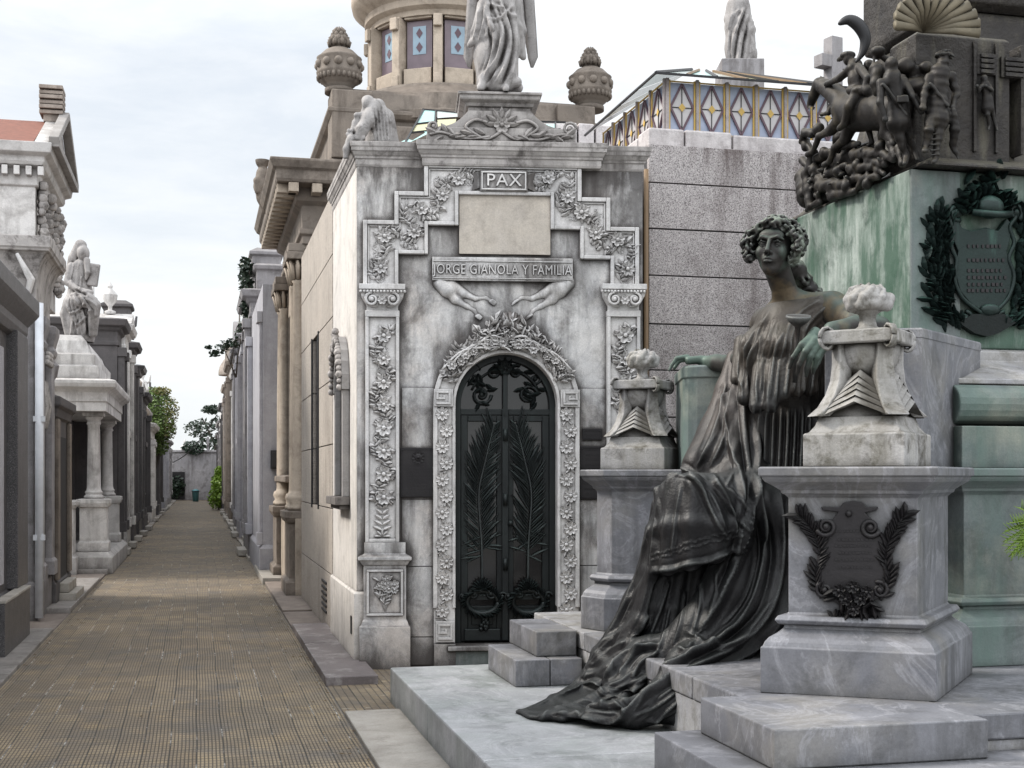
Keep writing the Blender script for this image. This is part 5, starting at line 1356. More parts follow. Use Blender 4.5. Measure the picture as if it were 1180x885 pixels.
# head (local units of a 23 cm head, face towards -y)
def hp(x, y, z): return HM @ Vector((x, y, z))
def hell(c, r, k=.02, op='add', rx=0): B_.ell(hp(*c), [v*HS for v in r], k*HS, op, HM.to_3x3().normalized() @ Matrix.Rotation(R(rx), 3, 'X'))
def hcap(a, b, ra, rb, k=.01, op='add'): B_.cap(hp(*a), hp(*b), ra*HS, rb*HS, k*HS, op)
B_ = SDF((1.28, 7.10, 2.62), (1.80, 7.9, 3.18), .0042)
hell((0,.022,.035), (.074,.094,.082)); hell((0,-.022,-.030), (.058,.064,.078), .03); hell((0,-.058,-.088), (.026,.026,.024), .025)
hell((0,-.066,.048), (.052,.022,.030), .02)
for sg in (-1, 1):
    hell((sg*.043,-.052,-.018), (.022,.028,.024), .025)
    hell((sg*.031,-.091,.014), (.023,.015,.014), .010, 'cut'); hell((sg*.031,-.0685,.012), (.0150,.0130,.0125), .003)
    hcap((sg*.017,-.086,.020), (sg*.034,-.089,.0235), .0026, .0028, .003); hcap((sg*.034,-.089,.0235), (sg*.050,-.076,.015), .0028, .002, .003)
    hcap((sg*.019,-.084,.006), (sg*.033,-.086,.0025), .0018, .0018, .003); hcap((sg*.033,-.086,.0025), (sg*.048,-.076,.008), .0018, .0015, .003)
    hcap((sg*.012,-.090,.034), (sg*.034,-.091,.039), .006, .006, .008); hcap((sg*.034,-.091,.039), (sg*.054,-.072,.030), .006, .004, .008)
    hell((sg*.0115,-.098,-.026), (.0078,.010,.0075), .006)
    hell((sg*.074,.018,.0), (.010,.020,.032), .01)
hcap((0,-.086,.030), (0,-.113,-.020), .0075, .0095, .008); hell((0,-.112,-.022), (.0095,.0095,.008), .005)
hell((0,-.080,-.053), (.028,.020,.020), .015)
for sg in (-1,1): hcap((sg*.003,-.100,-.0475), (sg*.018,-.090,-.0545), .0056, .0032, .004); 
hcap((-.010,-.096,-.0615), (.010,-.096,-.0615), .0072, .0072, .005); hcap((-.019,-.094,-.0565), (0,-.105,-.0545), .0016, .0024, .0025, 'cut'); hcap((0,-.105,-.0545), (.019,-.094,-.0565), .0024, .0016, .0025, 'cut')
hcap((0,-.100,-.036), (0,-.102,-.044), .0022, .0030, .004, 'cut'); hcap((-.010,-.095,-.0735), (.010,-.095,-.0735), .004, .004, .008, 'cut')
B_.cap(hp(0,.02,-.05), W(905,338,7.64), .054*HS, .052*HS, .03)
# merge: the fine head carries on into the neck of the body mesh
bodyA = B.mesh('body', M_['bronzeskin'], bw, 'W', 2)
headA = B_.mesh('head', M_['bronzeskin'], bw, 'W', 1)
# hair
Hh = SDF((1.20, 7.05, 2.55), (1.98, 8.05, 3.22), .0055)
Hh.ell(hp(0,.045,.050), [v*HS for v in (.084,.090,.080)], .03, rot=HM.to_3x3().normalized())
rn = random.Random(17)
def curl(c, r, t):
    ph = rn.uniform(0, 6.28); sg = rn.choice((-1,1)); L = []
    n = 9; ax = Vector((rn.uniform(-1,1), rn.uniform(-1,1), rn.uniform(-1,1))).normalized(); e1 = ax.orthogonal().normalized(); e2 = ax.cross(e1)
    for i in range(n):
        a = ph+sg*i/n*7.5; q_ = r*(1-.6*i/n); L.append(c+e1*math.cos(a)*q_+e2*math.sin(a)*q_+ax*t*i*.35)
    Hh.tube(L, [t*(1-.3*i/n) for i in range(n)], .004)
for i in range(190):
    th = rn.uniform(-math.pi, math.pi); el = rn.uniform(-.5, 1.45)
    d = Vector((math.cos(el)*math.sin(th), -math.cos(el)*math.cos(th), math.sin(el)))
    front = -d.y
    if front > .35 and d.z < .62: continue
    if abs(d.x) < .12 and front > .3 and d.z < .75: continue
    wd = 1.0+(.14 if d.z < .45 and abs(d.x) > .4 else 0)
    c = hp(d.x*.090*wd, .032+d.y*.100, .046+d.z*.086)
    curl(c, rn.uniform(.020,.032), rn.uniform(.0085,.0125))
for sg in (-1, 1):                                                  # side locks framing the face
    for i in range(40):
        t_ = rn.random(); c = hp(sg*(.078+.026*math.sin(math.pi*t_)+rn.uniform(-.008,.014)), -.045+rn.uniform(-.02,.05), .070-.115*t_)
        curl(c, rn.uniform(.015,.026), rn.uniform(.008,.012))
    for i in range(9):
        t_ = i/8; c = hp(sg*(.012+.06*t_), -.080+.03*t_, .100-.030*t_**2); curl(c, .020, .011)
for x, y, Y, r_ in ((925,322,7.75,.05),(934,332,7.78,.045),(943,341,7.8,.035),(918,312,7.72,.06)):
    for i in range(7): curl(W(x+rn.uniform(-5,5), y+rn.uniform(-5,5), Y+rn.uniform(-.05,.05)), r_*.6, .013)
    Hh.ell(W(x, y, Y), (r_,r_,r_), .02)
Hh.mesh('hair', M_['bronzehair'], bw, 'W', 1)
# the trumpet-shaped cup held in the near hand
mb = MB(); c = W(920, 366, 6.95)
mb.lathe([(.003,-.02),(.014,-.35),(.012,-.12),(.016,-.05),(.05,-.025),(.068,0.0),(.066,.012),(.055,.004),(.02,-.012),(.0,-.015)], c.x, c.y, 20)
mb.v = [tuple(Matrix.Translation(c) @ Matrix.Rotation(R(14),4,'X') @ Vector((x-c.x, y-c.y, z))) for x, y, z in mb.v]
mw(mb, 'bronze_cup', M_['bronze'], bw, 0)

# dress
D = SDF((1.05, 7.05, 1.30), (2.05, 8.35, 2.74), .007)
caps(D, [(884,372,7.86,19),(912,372,7.66,27),(950,360,7.56,22)], .05)
caps(D, [(908,385,7.68,40),(904,415,7.70,46),(906,440,7.72,44)], .05)
D.ell(W(903,398,7.50), (.10,.10,.10), .06); D.ell(W(870,400,7.68), (.09,.09,.10), .06)
# overhanging hem of the blouse
hem = [(850,440,7.95),(858,462,7.62),(872,471,7.42),(888,470,7.36),(902,458,7.38),(918,452,7.42),(934,450,7.48),(950,444,7.62)]
for i, (x, y, Y) in enumerate(hem):
    D.cap(W(min(x+6,930), y-45, Y+.10), W(x, y-3, Y), .055, .045, .03)
caps(D, [(912,450,7.74,42),(914,540,7.72,46),(910,620,7.7,50)], .03)
DF = []
for pts in ([(887,358),(872,390),(862,430),(862,456)], [(893,372),(881,405),(873,440),(872,466)], [(898,388),(890,425),(884,466)], [(905,392),(897,428),(894,460)], [(914,396),(908,430),(904,456)], [(924,402),(918,432),(914,452)], [(934,410),(928,440),(925,452)], [(944,400),(938,430),(936,450)],
            [(946,346),(925,358),(908,378)], [(955,352),(938,366),(925,384)], [(956,366),(946,380),(938,398)], [(880,368),(868,386),(856,408)], [(852,410),(850,430),(856,448)], [(880,385),(868,405),(860,425)]): DF.append((pts, 2.2, .011))
rn = random.Random(31)
for i in range(30):
    x = 852+i*3.4+rn.uniform(-1.2,1.2); a = rn.uniform(-10,22); DF.append(([(x+5, 392+a), (x+1, 422+rn.uniform(-5,5)), (x-2+rn.uniform(-2,2), 449+rn.uniform(0,14))], rn.uniform(1.1,1.7), rn.uniform(.005,.009)))
for i in range(14): 
    x = 860+i*7; DF.append(([(x+9, 372+rn.uniform(-6,10)), (x+2, 395), (x-2, 415)], 1.3, .005))
for i, x in enumerate(range(866, 958, 8)):
    DF.append(([(x+3,468),(x+1,520),(x-2,565),(x-6,606)], 2.6+.5*(i%3), .020)); DF.append(([(x+6.5,474),(x+5,520),(x+2,575)], 1.6, -.012))
D.mesh('dress', M_['bronzedress'], bw, 'W', 2, folds=DF)

# robe
C = SDF((-.06, 6.72, .235), (2.0, 8.75, 2.44), .0075)
caps(C, [(846,412,8.30,9),(842,450,8.25,17),(832,500,8.2,27),(815,540,8.05,30)], .04)
caps(C, [(852,418,8.1,8),(856,470,7.85,12),(862,520,7.7,20),(858,570,7.6,34)], .04)
caps(C, [(846,470,8.0,20),(836,530,7.85,34)], .05)
caps(C, [(905,600,7.62,44),(850,585,7.50,40),(797,577,7.42,33)], .05)
caps(C, [(880,575,8.0,36),(786,576,7.85,30)], .05)
caps(C, [(840,560,7.75,30),(900,560,7.8,34)], .05)
caps(C, [(768,585,7.70,18),(762,640,7.72,20),(742,700,7.78,24),(712,756,7.86,24),(694,782,7.9,20)], .05)
def G(rows): return [[W(*c) for c in r] for r in rows]
C.sheet(G([[(760,566,7.56),(776,552,7.36),(800,553,7.24),(826,562,7.24),(850,580,7.32)], [(752,612,7.50),(770,606,7.30),(797,603,7.20),(826,604,7.20),(856,606,7.30)], [(750,658,7.46),(770,655,7.30),(796,650,7.22),(826,641,7.22),(860,625,7.32)]]), .022, .05)
C.sheet(G([[(756,600,7.56),(748,610,7.70)],[(752,660,7.48),(742,655,7.72)],[(738,715,7.52),(722,708,7.78)],[(704,772,7.55),(688,752,7.85)],[(690,792,7.60),(666,788,7.85)]]), .022, .04)
for i in range(9):                                                   # skirt in the dark under it
    x = 768+i*10; C.tube([W(x, 640, 7.62+.03*(i%2)), W(x-10, 700, 7.58+.04*(i%2)), W(x-22, 752, 7.55)], [.045,.05,.055], .03)
caps(C, [(760,640,7.9,22),(750,740,7.9,40)], .06); caps(C, [(800,640,7.85,30),(780,735,7.8,45)], .06)
caps(C, [(884,560,7.62,30),(888,640,7.55,33),(868,705,7.45,36),(826,748,7.32,30)], .05)
caps(C, [(850,620,7.45,22),(834,680,7.38,26),(806,728,7.35,28),(770,758,7.4,26)], .05)
caps(C, [(905,600,7.8,22),(900,680,7.75,26),(880,730,7.7,24)], .05)
caps(C, [(840,742,7.35,28),(796,772,7.16,30),(770,806,6.98,26),(732,822,6.96,17),(686,822,7.04,13)], .04)
caps(C, [(800,760,7.4,26),(752,768,7.45,34),(716,786,7.42,22)], .05)
caps(C, [(800,800,7.05,26),(782,818,6.93,18)], .03); caps(C, [(820,775,7.3,26),(800,815,7.1,22)], .04)
caps(C, [(700,775,7.9,20),(672,793,7.8,12),(640,807,7.6,6),(606,820,7.38,2.2)], .03)
caps(C, [(730,790,7.35,22),(690,808,7.30,11),(650,819,7.25,6),(626,828,7.17,3)], .03)
C.sheet(G([[(598,822,7.42),(612,827,7.22)],[(636,806,7.65),(648,826,7.12)],[(672,792,7.85),(690,824,7.05)],[(705,775,7.9),(730,815,7.05)]]), .016, .035)
# flatten below the paving
w_ = C.win(C.lo, C.lo+C.res*(C.n-1)); C.f = np.maximum(C.f, (.252-w_[3])+np.zeros_like(C.f)).astype(np.float32)
YA, YB_ = 6.75, 8.6
RID = [([(869,469),(874,550),(858,625),(832,685),(806,728)], 6, .03), ([(833,455),(843,510),(858,575),(850,628),(838,655)], 4.5, .025),
       ([(750,657),(772,656),(793,650),(820,645),(850,632)], 3.2, .012), ([(750,575),(757,553),(772,540),(790,541),(806,560),(824,596),(840,625)], 3.6, .02),
       ([(766,552),(756,600),(751,657)], 3.6, .02), ([(750,600),(736,655),(712,715),(684,760),(668,788)], 4.5, .025), ([(757,665),(744,712),(720,752),(700,780)], 3.6, .02),
       ([(898,560),(902,630),(888,700),(850,742),(800,768),(752,795),(722,832)], 5.5, .03), ([(912,570),(914,640),(902,705),(868,748),(822,772)], 4.5, .025), ([(876,570),(880,640),(862,700),(828,736),(786,758)], 4, .02),
       ([(793,728),(815,742),(842,742),(868,725)], 3.6, .018), ([(780,745),(800,752),(822,742),(842,722)], 3.6, .018),
       ([(606,821),(634,808),(660,797),(684,787),(698,797),(720,801),(737,786),(762,771),(806,750),(860,733)], 4.4, .022),
       ([(622,830),(637,817),(664,822),(696,831),(713,828),(728,813),(762,786),(800,770)], 4.2, .02),
       ([(700,800),(716,806),(730,795),(750,783)], 3.2, .016), ([(690,815),(700,806),(712,812),(724,822)], 3.4, .016),
       ([(696,781),(712,764),(730,748),(762,742)], 3.4, .018), ([(713,778),(726,758),(742,740)], 3.0, .016), ([(728,782),(740,762),(760,752)], 3.0, .016), ([(682,770),(700,752),(722,738)], 2.8, .015),
       ([(846,415),(842,460),(834,505),(818,540)], 3.2, .02), ([(856,430),(858,480),(866,540),(880,600),(884,650)], 4.5, .025), ([(838,440),(826,490),(808,532)], 3, .018),
       ([(820,545),(842,585),(850,620)], 3.4, .02), ([(800,545),(822,575),(836,610)], 2.8, .018), ([(775,545),(800,552),(815,575)], 2.4, .015),
       ([(770,840),(800,815),(830,785),(868,755),(900,720)], 3.8, .02), ([(745,838),(778,812),(806,786),(850,758)], 3.8, .02)]
RF = [(pts, r_*.85, min(.030, r_*.0058)) for pts, r_, k_ in RID]
for pts, r_ in (([(862,480),(866,550),(850,620),(826,680)], 3.2), ([(884,580),(888,650),(872,705),(838,738)], 3.0), ([(742,630),(726,690),(700,745)], 3.2), ([(905,580),(908,650),(894,705),(858,745)], 3),
                ([(690,790),(706,800),(728,792),(760,778),(800,762)], 2.8), ([(660,808),(690,816),(715,815),(740,798),(780,778)], 2.8), ([(720,770),(736,752),(756,746)], 2.4), ([(846,450),(850,500),(860,548)], 2.8), ([(790,832),(815,808),(845,775)], 2.8)):
    RF.append((pts, r_, -.020))
for pts in ([(822,560),(848,596),(862,612)],[(785,560),(778,600),(774,640)],[(838,562),(850,572),(862,590)],[(850,500),(846,540),(836,562)],[(826,500),(812,525),(800,540)],[(915,590),(920,640),(910,690)],[(868,590),(872,640),(858,690),(826,730)],[(890,690),(862,726),(826,752)],
            [(735,640),(718,690),(694,738)],[(728,690),(710,728),(686,760)],[(700,745),(684,764),(674,784)],[(772,700),(764,735),(752,760)],[(790,680),(785,715),(775,745)],[(808,668),(806,700),(798,730)],[(826,660),(824,685),(816,712)],[(772,668),(762,700),(748,735)],
            [(640,812),(662,804),(680,800)],[(650,826),(676,826),(700,828)],[(730,826),(760,812),(790,790)],[(745,832),(776,822),(800,804)],[(756,806),(782,788),(812,770)],[(700,790),(716,784),(730,772)]): RF.append((pts, 1.8, .010))
rn = random.Random(5)
for i in range(46):                                                  # embroidered border as small bumps along the hems
    t_ = i/45; x, y = 753+t_*100, 651-t_*28-3*math.sin(t_*3)
    for k in range(2): yy = y-3-6*k-rn.uniform(0,3); RF.append(([(x, yy), (x+2, yy-1.5)], 1.0, .007))
for i in range(60):
    t_ = i/59; P_ = smooth_path([(874,550),(858,625),(832,685),(806,728),(790,745)], 15); x, y = P_[int(t_*(len(P_)-1))]; x += rn.uniform(-3,4); RF.append(([(x, y), (x+1.5, y-2)], 1.0, .007))
C.mesh('robe', M_['bronze'], bw, 'W', 3, folds=RF)
# ================================================================ stone flame urns on the pedestals
def make_urn(c, rot, label, sc=1.0):
    M = frame(Vector(c), rot) @ Matrix.Scale(sc, 4)
    u_ = empty('flame_urn', frame(Vector(c), rot), label, 'urn', 'carved flame urns on the monument pedestals')
    m = M_['mossy']
    h = .245; sq = [(-h,-h),(h,-h),(h,h),(-h,h)]
    MB().stack(sq, [(0,0),(0,.157),(-.006,.162),(-.02,.165),(-.045,.20),(-.058,.24),(-.07,.248)]).build('plinth', m, u_, .005)
    for i in range(4):                                       # four curved legs
        a = R(45+90*i); ca, sa = math.cos(a), math.sin(a); mb = MB()
        prof = [(.300,.245),(.245,.29),(.205,.35),(.180,.42),(.172,.50),(.176,.60)]
        n = len(prof); vs = []
        for r_, z in prof:
            w_ = .040+.02*(1-(z-.245)/.36)
            for (dr, dw) in ((0,-w_),(0,w_),(-.075,w_*.8),(-.075,-w_*.8)):
                vs.append(((r_+dr)*ca-dw*sa, (r_+dr)*sa+dw*ca, z))
        fs = [(3,2,1,0)]+[(k*4+j, k*4+(j+1)%4, (k+1)*4+(j+1)%4, (k+1)*4+j) for k in range(n-1) for j in range(4)]+[((n-1)*4, (n-1)*4+1, (n-1)*4+2, (n-1)*4+3)]
        mb.add(vs, fs); mb.build('leg', m, u_, .008)
    MB().stack([(-.125,-.125),(.125,-.125),(.125,.125),(-.125,.125)], [(.045,.246),(0,.33),(-.05,.42)]).build('core', m, u_)
    mb = MB()                                                # feathered chevrons between the legs
    for i in range(4):
        a = R(90*i-90); ca, sa = math.cos(a), math.sin(a)
        for k in range(5):
            z0 = .262+.028*k; hw = .175-.021*k; d_ = .195-.016*k-.10*max(0,(z0-.28))
            for sg in (-1, 1):
                P = []
                for j in range(6):
                    t_ = j/5; x = sg*hw*t_; z = z0+.050*(1-t_)**2.0+.004*k-.022*t_+.012*math.sin(math.pi*t_); P.append((x, z))
                vs = []
                for x, z in P:
                    for dz, dd in ((0,.034),(.030,.004)): vs.append((ca*d_*1.0+ca*dd-sa*x, sa*d_+sa*dd+ca*x, z+dz))
                for x, z in P:
                    for dz, dd in ((0,-.05),(.03,-.05)): vs.append((ca*d_+ca*dd-sa*x, sa*d_+sa*dd+ca*x, z+dz))
                m_ = len(P); fs = []
                for j in range(m_-1):
                    a0 = 2*j; b0 = 2*m_+2*j
                    fs += [(a0, a0+1, a0+3, a0+2), (a0+1, b0+1, b0+3, a0+3), (a0, a0+2, b0+2, b0)]
                mb.add(vs, fs)
    mb.build('feather_relief', m, u_, fix=False)
    mb = MB(); mb.lathe([(.01,.405),(.05,.415),(.10,.45),(.138,.50),(.152,.55),(.155,.60)], n=28); mb.build('bowl', M_['mossy'], u_)
    b = .175; sqb = [(-b,-b),(b,-b),(b,b),(-b,b)]
    bd = MB().stack(sqb, [(0,.595),(.008,.60),(.008,.657),(0,.662)]).build('band', m, u_, .004)
    for i in range(4):
        a = R(45+90*i); x, y = .225*math.cos(a), .225*math.sin(a); mb = MB()
        pts = [(x*1.0+.0, y, .63)]
        e = Vector((math.cos(a), math.sin(a), 0)); P = []
        for k in range(15):
            t_ = math.pi*2*k/14; P.append(Vector((x, y, .625))+e*(.038*math.cos(t_)-.01)+Vector((0,0,.048*math.sin(t_))))
        mb.tube(P, .010, 6, True, 3.4); mb.build('ring_scroll', m, u_)
    MB().lathe([(.06,.66),(.065,.675),(.045,.69),(.038,.72),(.042,.745),(.062,.76),(.066,.772),(.05,.775)], n=24).build('neck', m, u_)
    S = SDF((-.16,-.16,.735), (.16,.16,.93), .005); rn = random.Random(int(c[1]*10))
    S.ell((0,0,.795), (.105,.105,.038), .01); S.ell((0,0,.825), (.09,.09,.04), .01)
    for i in range(22):
        a = i*2.4; r0 = .022+.070*math.sqrt(i/22); h0 = .030-.02*(i/22)+rn.uniform(-.012,.015); k_ = rn.uniform(.7,1.15)
        P = [(r0*math.cos(a), r0*math.sin(a), .79), (r0*1.12*math.cos(a+.25), r0*1.12*math.sin(a+.25), .825), (r0*.95*math.cos(a+.6), r0*.95*math.sin(a+.6), .845+h0*.7+rn.uniform(-.014,.014)), (r0*.7*math.cos(a+.9), r0*.7*math.sin(a+.9), .862+h0)]
        S.tube(P, [.030*k_, .027*k_, .018*k_, .008], .006)
    S.mesh('flame', M_['mossy'], u_, None, 1)
    if sc != 1.0: u_.scale = (sc,)*3
    return u_
make_urn((1.746, 6.39, 1.646), R(-31.5), 'big grey urn with frozen flame on the near pedestal, moss on its feathered sides')
make_urn((.915, 9.12, 1.646), R(-24), 'smaller looking grey urn with frozen flame beside the far hand of the bronze woman', .94)
# hanging palm fronds at the right edge
pf_ = empty('palm_plant', frame(PF(6.0, 4.75, 1.2)), 'small green palm fronds hanging against the monument side at the right edge', 'plant')
mb = MB(); rn = random.Random(3); c = W(1196, 612, 6.8)
for i in range(16):
    a = rn.uniform(2.2, 4.4); L_ = rn.uniform(.12,.22); e = c+Vector((math.cos(a)*L_, -abs(math.sin(a))*.08, math.sin(a)*L_*.9-.02))
    md = (c+e)/2+Vector((0,-.03,.035)); mb.tube([c, md, e], [.004,.006,.002], 4, True, .4)
    for k in range(7):
        t_ = .35+.6*k/7; q0 = c.lerp(md, t_*2) if t_ < .5 else md.lerp(e, t_*2-1)
        for s2 in (-1,1): mb.tube([q0, q0+Vector((math.cos(a+s2*.6)*.05, -.01, math.sin(a+s2*.6)*.05))], [.004,.001], 3)
mb.build('frond', M_['leafbright'], pf_, 0, 'W')
MB().lathe([(.03,-.16),(.055,-.14),(.075,-.02),(.08,.0),(.07,.0)], c.x, c.y, 16).transform(Matrix.Translation((0,0,c.z-.02))).build('pot', M_['greengrey'], pf_, 0, 'W')

# ================================================================ marble statues further off
FL = []
# statue standing on the marble tomb (its head is above the picture)
Yp = 11.05
tf = empty('marble_statue', frame(W(576, 110, Yp)), 'weathered marble winged figure in a long gown standing above the PAX tablet', 'statue')
S = SDF((-.62, 10.6, 4.80), (.62, 11.6, 6.75), .0085)
S.tube([W(576,-40,Yp), W(576,0,Yp), W(573,35,Yp), W(571,65,Yp), W(573,92,Yp)], [.15,.165,.165,.175,.175], .05)
S.tube([W(583,0,Yp-.06), W(583,50,Yp-.08), W(579,95,Yp-.08)], [.10,.10,.11], .06)
S.cap(W(575,-70,Yp), W(578,-20,Yp), .11, .15, .05); S.cap(W(577,-75,Yp), W(577,-95,Yp), .05, .05, .03); S.ell(W(577,-110,Yp), (.085,.1,.12), .01)
for sg in (-1,1): S.tube([W(577+sg*17,-72,Yp), W(577+sg*26,-40,Yp-.05), W(577+sg*14,-14,Yp-.18)], [.07,.055,.04], .03)
S.sheet([[W(*c) for c in r] for r in ([(560,-8,Yp-.17),(552,4,Yp-.10)],[(566,30,Yp-.18),(546,36,Yp-.06)],[(562,40,Yp-.17),(541,52,Yp-.04)])], .016, .03)
S.sheet([[W(*c) for c in r] for r in ([(590,-6,Yp-.05),(600,-2,Yp+.06)],[(596,30,Yp-.04),(603,35,Yp+.06)],[(597,62,Yp),(603,66,Yp+.06)])], .02, .03)
S.tube([W(557,99,Yp), W(576,101,Yp), W(596,101,Yp)], [.05,.06,.05], .03); S.cap(W(560,92,Yp-.1), W(554,101,Yp-.16), .05, .035, .03)
S.ell(W(594,95,Yp-.1), (.055,.06,.05), .02); S.cap(W(582,98,Yp-.12), W(583,103,Yp-.2), .035, .028, .02)
FL.clear()
for pts, w_, a_ in (([(566,0),(580,28),(575,60),(556,94)],2.6,.03),([(574,-5),(588,36),(584,70),(570,97)],2.8,.03),([(560,14),(570,45),(562,75),(552,95)],2.3,.026),([(590,0),(594,45),(588,96)],2.4,.026),([(562,4),(580,10),(594,22)],2.0,.02),([(564,22),(578,20),(590,6)],1.8,.018),
    ([(578,40),(574,70),(566,96)],1.8,.02),([(584,60),(580,80),(576,98)],1.8,.02),([(552,10),(550,30),(546,46)],1.8,.018),([(560,5),(558,25),(552,46)],1.6,.016),([(599,0),(601,35),(601,62)],1.8,.016),
    ([(571,5),(583,38),(578,66),(561,96)],1.6,-.026),([(579,-2),(591,40),(588,75),(577,98)],1.6,-.026),([(562,30),(566,55),(557,88)],1.5,-.022)): FL.append((pts, w_, a_))
S.mesh('figure', M_['statue'], tf, 'W', 2, folds=list(FL))
for sg in (-1, 1):
    wg = MB()
    for i in range(11):
        t_ = i/10; x0, y0 = 577+sg*(8+5*t_), -78+10*i; x1 = 577+sg*(36-10*t_); y1 = 78-6*i*(1 if sg > 0 else 1.3)
        wg.tube([W(x0, y0, Yp+.10+.005*i), W((x0+x1)/2+sg*8, (y0*2+y1)/3, Yp+.16+.006*i), W(x1+sg*1, y1-12, Yp+.15+.006*i), W(x1, y1, Yp+.14+.006*i)], [.03,.055,.045,.012], 6, True, .35)
    wg.build('wing', M_['statue'], tf, 0, 'W')

# small hooded mourner on the corner of the tomb
Ys = 11.0
sf = empty('seated_statue', frame(W(428, 168, Ys)), 'small mourning stone figure seated on the left corner of the PAX tomb', 'statue')
S = SDF((-1.50, 10.7, 4.25), (-.92, 11.45, 4.92), .007)
S.tube([W(436,122,Ys+.1), W(437,140,Ys+.1), W(438,164,Ys+.1)], [.06,.11,.125], .04); S.cap(W(445,135,Ys+.15), W(448,165,Ys+.15), .07, .09, .03)
S.tube([W(432,122,Ys), W(424,138,Ys-.05), W(417,150,Ys-.1), W(413,160,Ys-.1)], [.06,.06,.05,.04], .03)
S.ell(W(423,119,Ys-.02), (.045,.05,.055), .01); S.ell(W(424,116,Ys), (.055,.055,.045), .01); S.cap(W(422,124,Ys), W(419,131,Ys), .03,.03,.02)
S.tube([W(421,132,Ys-.05), W(411,133,Ys-.07), W(413,142,Ys-.06)], [.028,.024,.02], .01); S.tube([W(410,142,Ys-.05), W(409,150,Ys-.05), W(405,158,Ys-.05)], [.035,.035,.03], .02)
S.tube([W(405,160,Ys-.12), W(400,172,Ys-.14), W(398,182,Ys-.14)], [.04,.035,.02], .015)
for x in (430,434,438,442,446,450): S.ridge([(x-2,122),(x,140),(x+2,164)], 1.6, 10.4, 11.6, .01, .2)
for x in (432,436,440,444): S.ridge([(x,124),(x+1,140),(x+3,163)], 1.0, 10.4, 11.6, .008, -.2, 'cut')
rn = random.Random(1)
for i in range(26): q0 = W(rn.uniform(400,420), rn.uniform(150,172), Ys-.12); S.ell(q0, (.017,.017,.02), .006)
S.mesh('figure', M_['statue'], sf, 'W')

# statue far behind the stained glass lantern
Yq = 15.5
bf = empty('marble_statue', frame(W(852, 80, Yq)), 'grey draped statue with bowed head standing behind the stained glass skylight', 'statue')
S = SDF((2.35, 15.1, 6.2), (3.10, 16.0, 7.75), .012)
S.tube([W(851,6,Yq), W(849,30,Yq), W(850,55,Yq), W(852,76,Yq)], [.13,.135,.145,.155], .05); S.cap(W(850,4,Yq), W(856,-4,Yq), .10, .07, .03); S.ell(W(858,-10,Yq), (.085,.1,.11), .02)
S.tube([W(843,6,Yq), W(839,22,Yq), W(848,34,Yq-.12)], [.06,.05,.04], .02)
S.sheet([[W(*c) for c in r] for r in ([(855,4,Yq-.1),(862,8,Yq)],[(860,34,Yq-.12),(868,34,Yq)],[(864,64,Yq-.08),(870,66,Yq)])], .02, .04)
S.ell(W(868,62,Yq-.05), (.05,.05,.09), .02)
FL.clear()
for pts, w_, a_ in (([(858,8),(848,35),(840,70)],2.0,.028),([(862,14),(854,45),(850,76)],2.0,.028),([(845,12),(841,40),(838,72)],1.7,.022),([(864,30),(860,55),(858,76)],1.8,.024),([(853,10),(843,22),(840,34)],1.6,.02),([(867,20),(868,45),(867,64)],1.5,.02),
    ([(860,10),(850,40),(845,74)],1.2,-.024),([(863,22),(857,50),(854,76)],1.2,-.024),([(848,14),(842,34),(842,70)],1.2,-.02)): FL.append((pts, w_, a_))
S.mesh('figure', M_['statue'], bf, 'W', 1, folds=list(FL))
MB().obox(Matrix.Translation(W(852, 95, 15.5)), .5, .5, .42).build('pedestal', M_['plaster'], bf, .01, 'W')
cr = empty('stone_cross', frame(W(960, 100, 14.0), R(28)), 'plain grey stone cross rising behind the bronze battle relief', 'cross')
def lz(y): return zat(y, 14.0)-zat(100, 14.0)
MB().box(-.075,.075,-.07,.07, -.8, lz(44)).box(-.21,-.0751,-.068,.068, lz(80), lz(66)).box(.0751,.21,-.068,.068, lz(80), lz(66)).build('cross_shaft', M_['plaster'], cr, .006)

# ================================================================ granite tomb with stained glass lantern
def room(name, label, cat, u0, v0, group=None):
    return empty(name, frame(PF(u0, v0, 0), TH), label, cat, group)
def pb(mb, name, mat, parent, bevel=.006, fix=False):
    o = mb.build(name, mat, parent, bevel, 'W', fix); o.matrix_basis = PM.copy(); return o
gt = room('granite_tomb', 'speckled grey granite tomb wall with white parapet right of the PAX tomb', 'tomb', 11.0, 3.9)
GV = v_at(748, 11.0); GY = Yd(11.0, GV); zs = [0,.45,.87,1.29,1.71,2.13,2.55, zat(373,GY), zat(317,GY), zat(263,GY), zat(210,GY), zat(165,GY)]
pb(MB().box(GV+.02, 7.4, 11.02, 14.5, 0, zs[-1]-.02), 'core_wall', M_['dark'], gt)
for i, (a, b) in enumerate(zip(zs, zs[1:])):
    pb(MB().box(GV, 7.4, 11.0-.004*(i%2), 11.06, a+.006, b-.006), 'granite_course', M_['granite'], gt, .004)
pv = MB(); z0 = zs[-1]; rn = random.Random(2)
x = GV+.03
for xe in (v_at(790,11.1), v_at(845,11.1), 7.3): pv.box(x, xe-.01, 11.10, 11.4, z0, z0+.165+rn.uniform(-.01,.01)); x = xe
yy = 11.42
while yy < 15: pv.box(GV+.03, GV+.33, yy, yy+.8, z0, z0+.165+rn.uniform(-.01,.01)); yy += .82
pb(pv, 'parapet', M_['whitewash'], gt, .02)
pw = room('parapet_wall', 'low whitewashed roof wall with dark joints behind the PAX tomb', 'wall', 13.6, 3.0)
mb = MB(); xs_ = [v_at(x, 13.6) for x in (600, 666, 686, 712, 745)]
zt_ = zat(142, Yd(13.6, xs_[1]))
for a, b in zip(xs_, xs_[1:]): mb.box(a+.01, b-.01, 13.6, 13.9, 3.8, zt_+rn.uniform(-.02,.02))
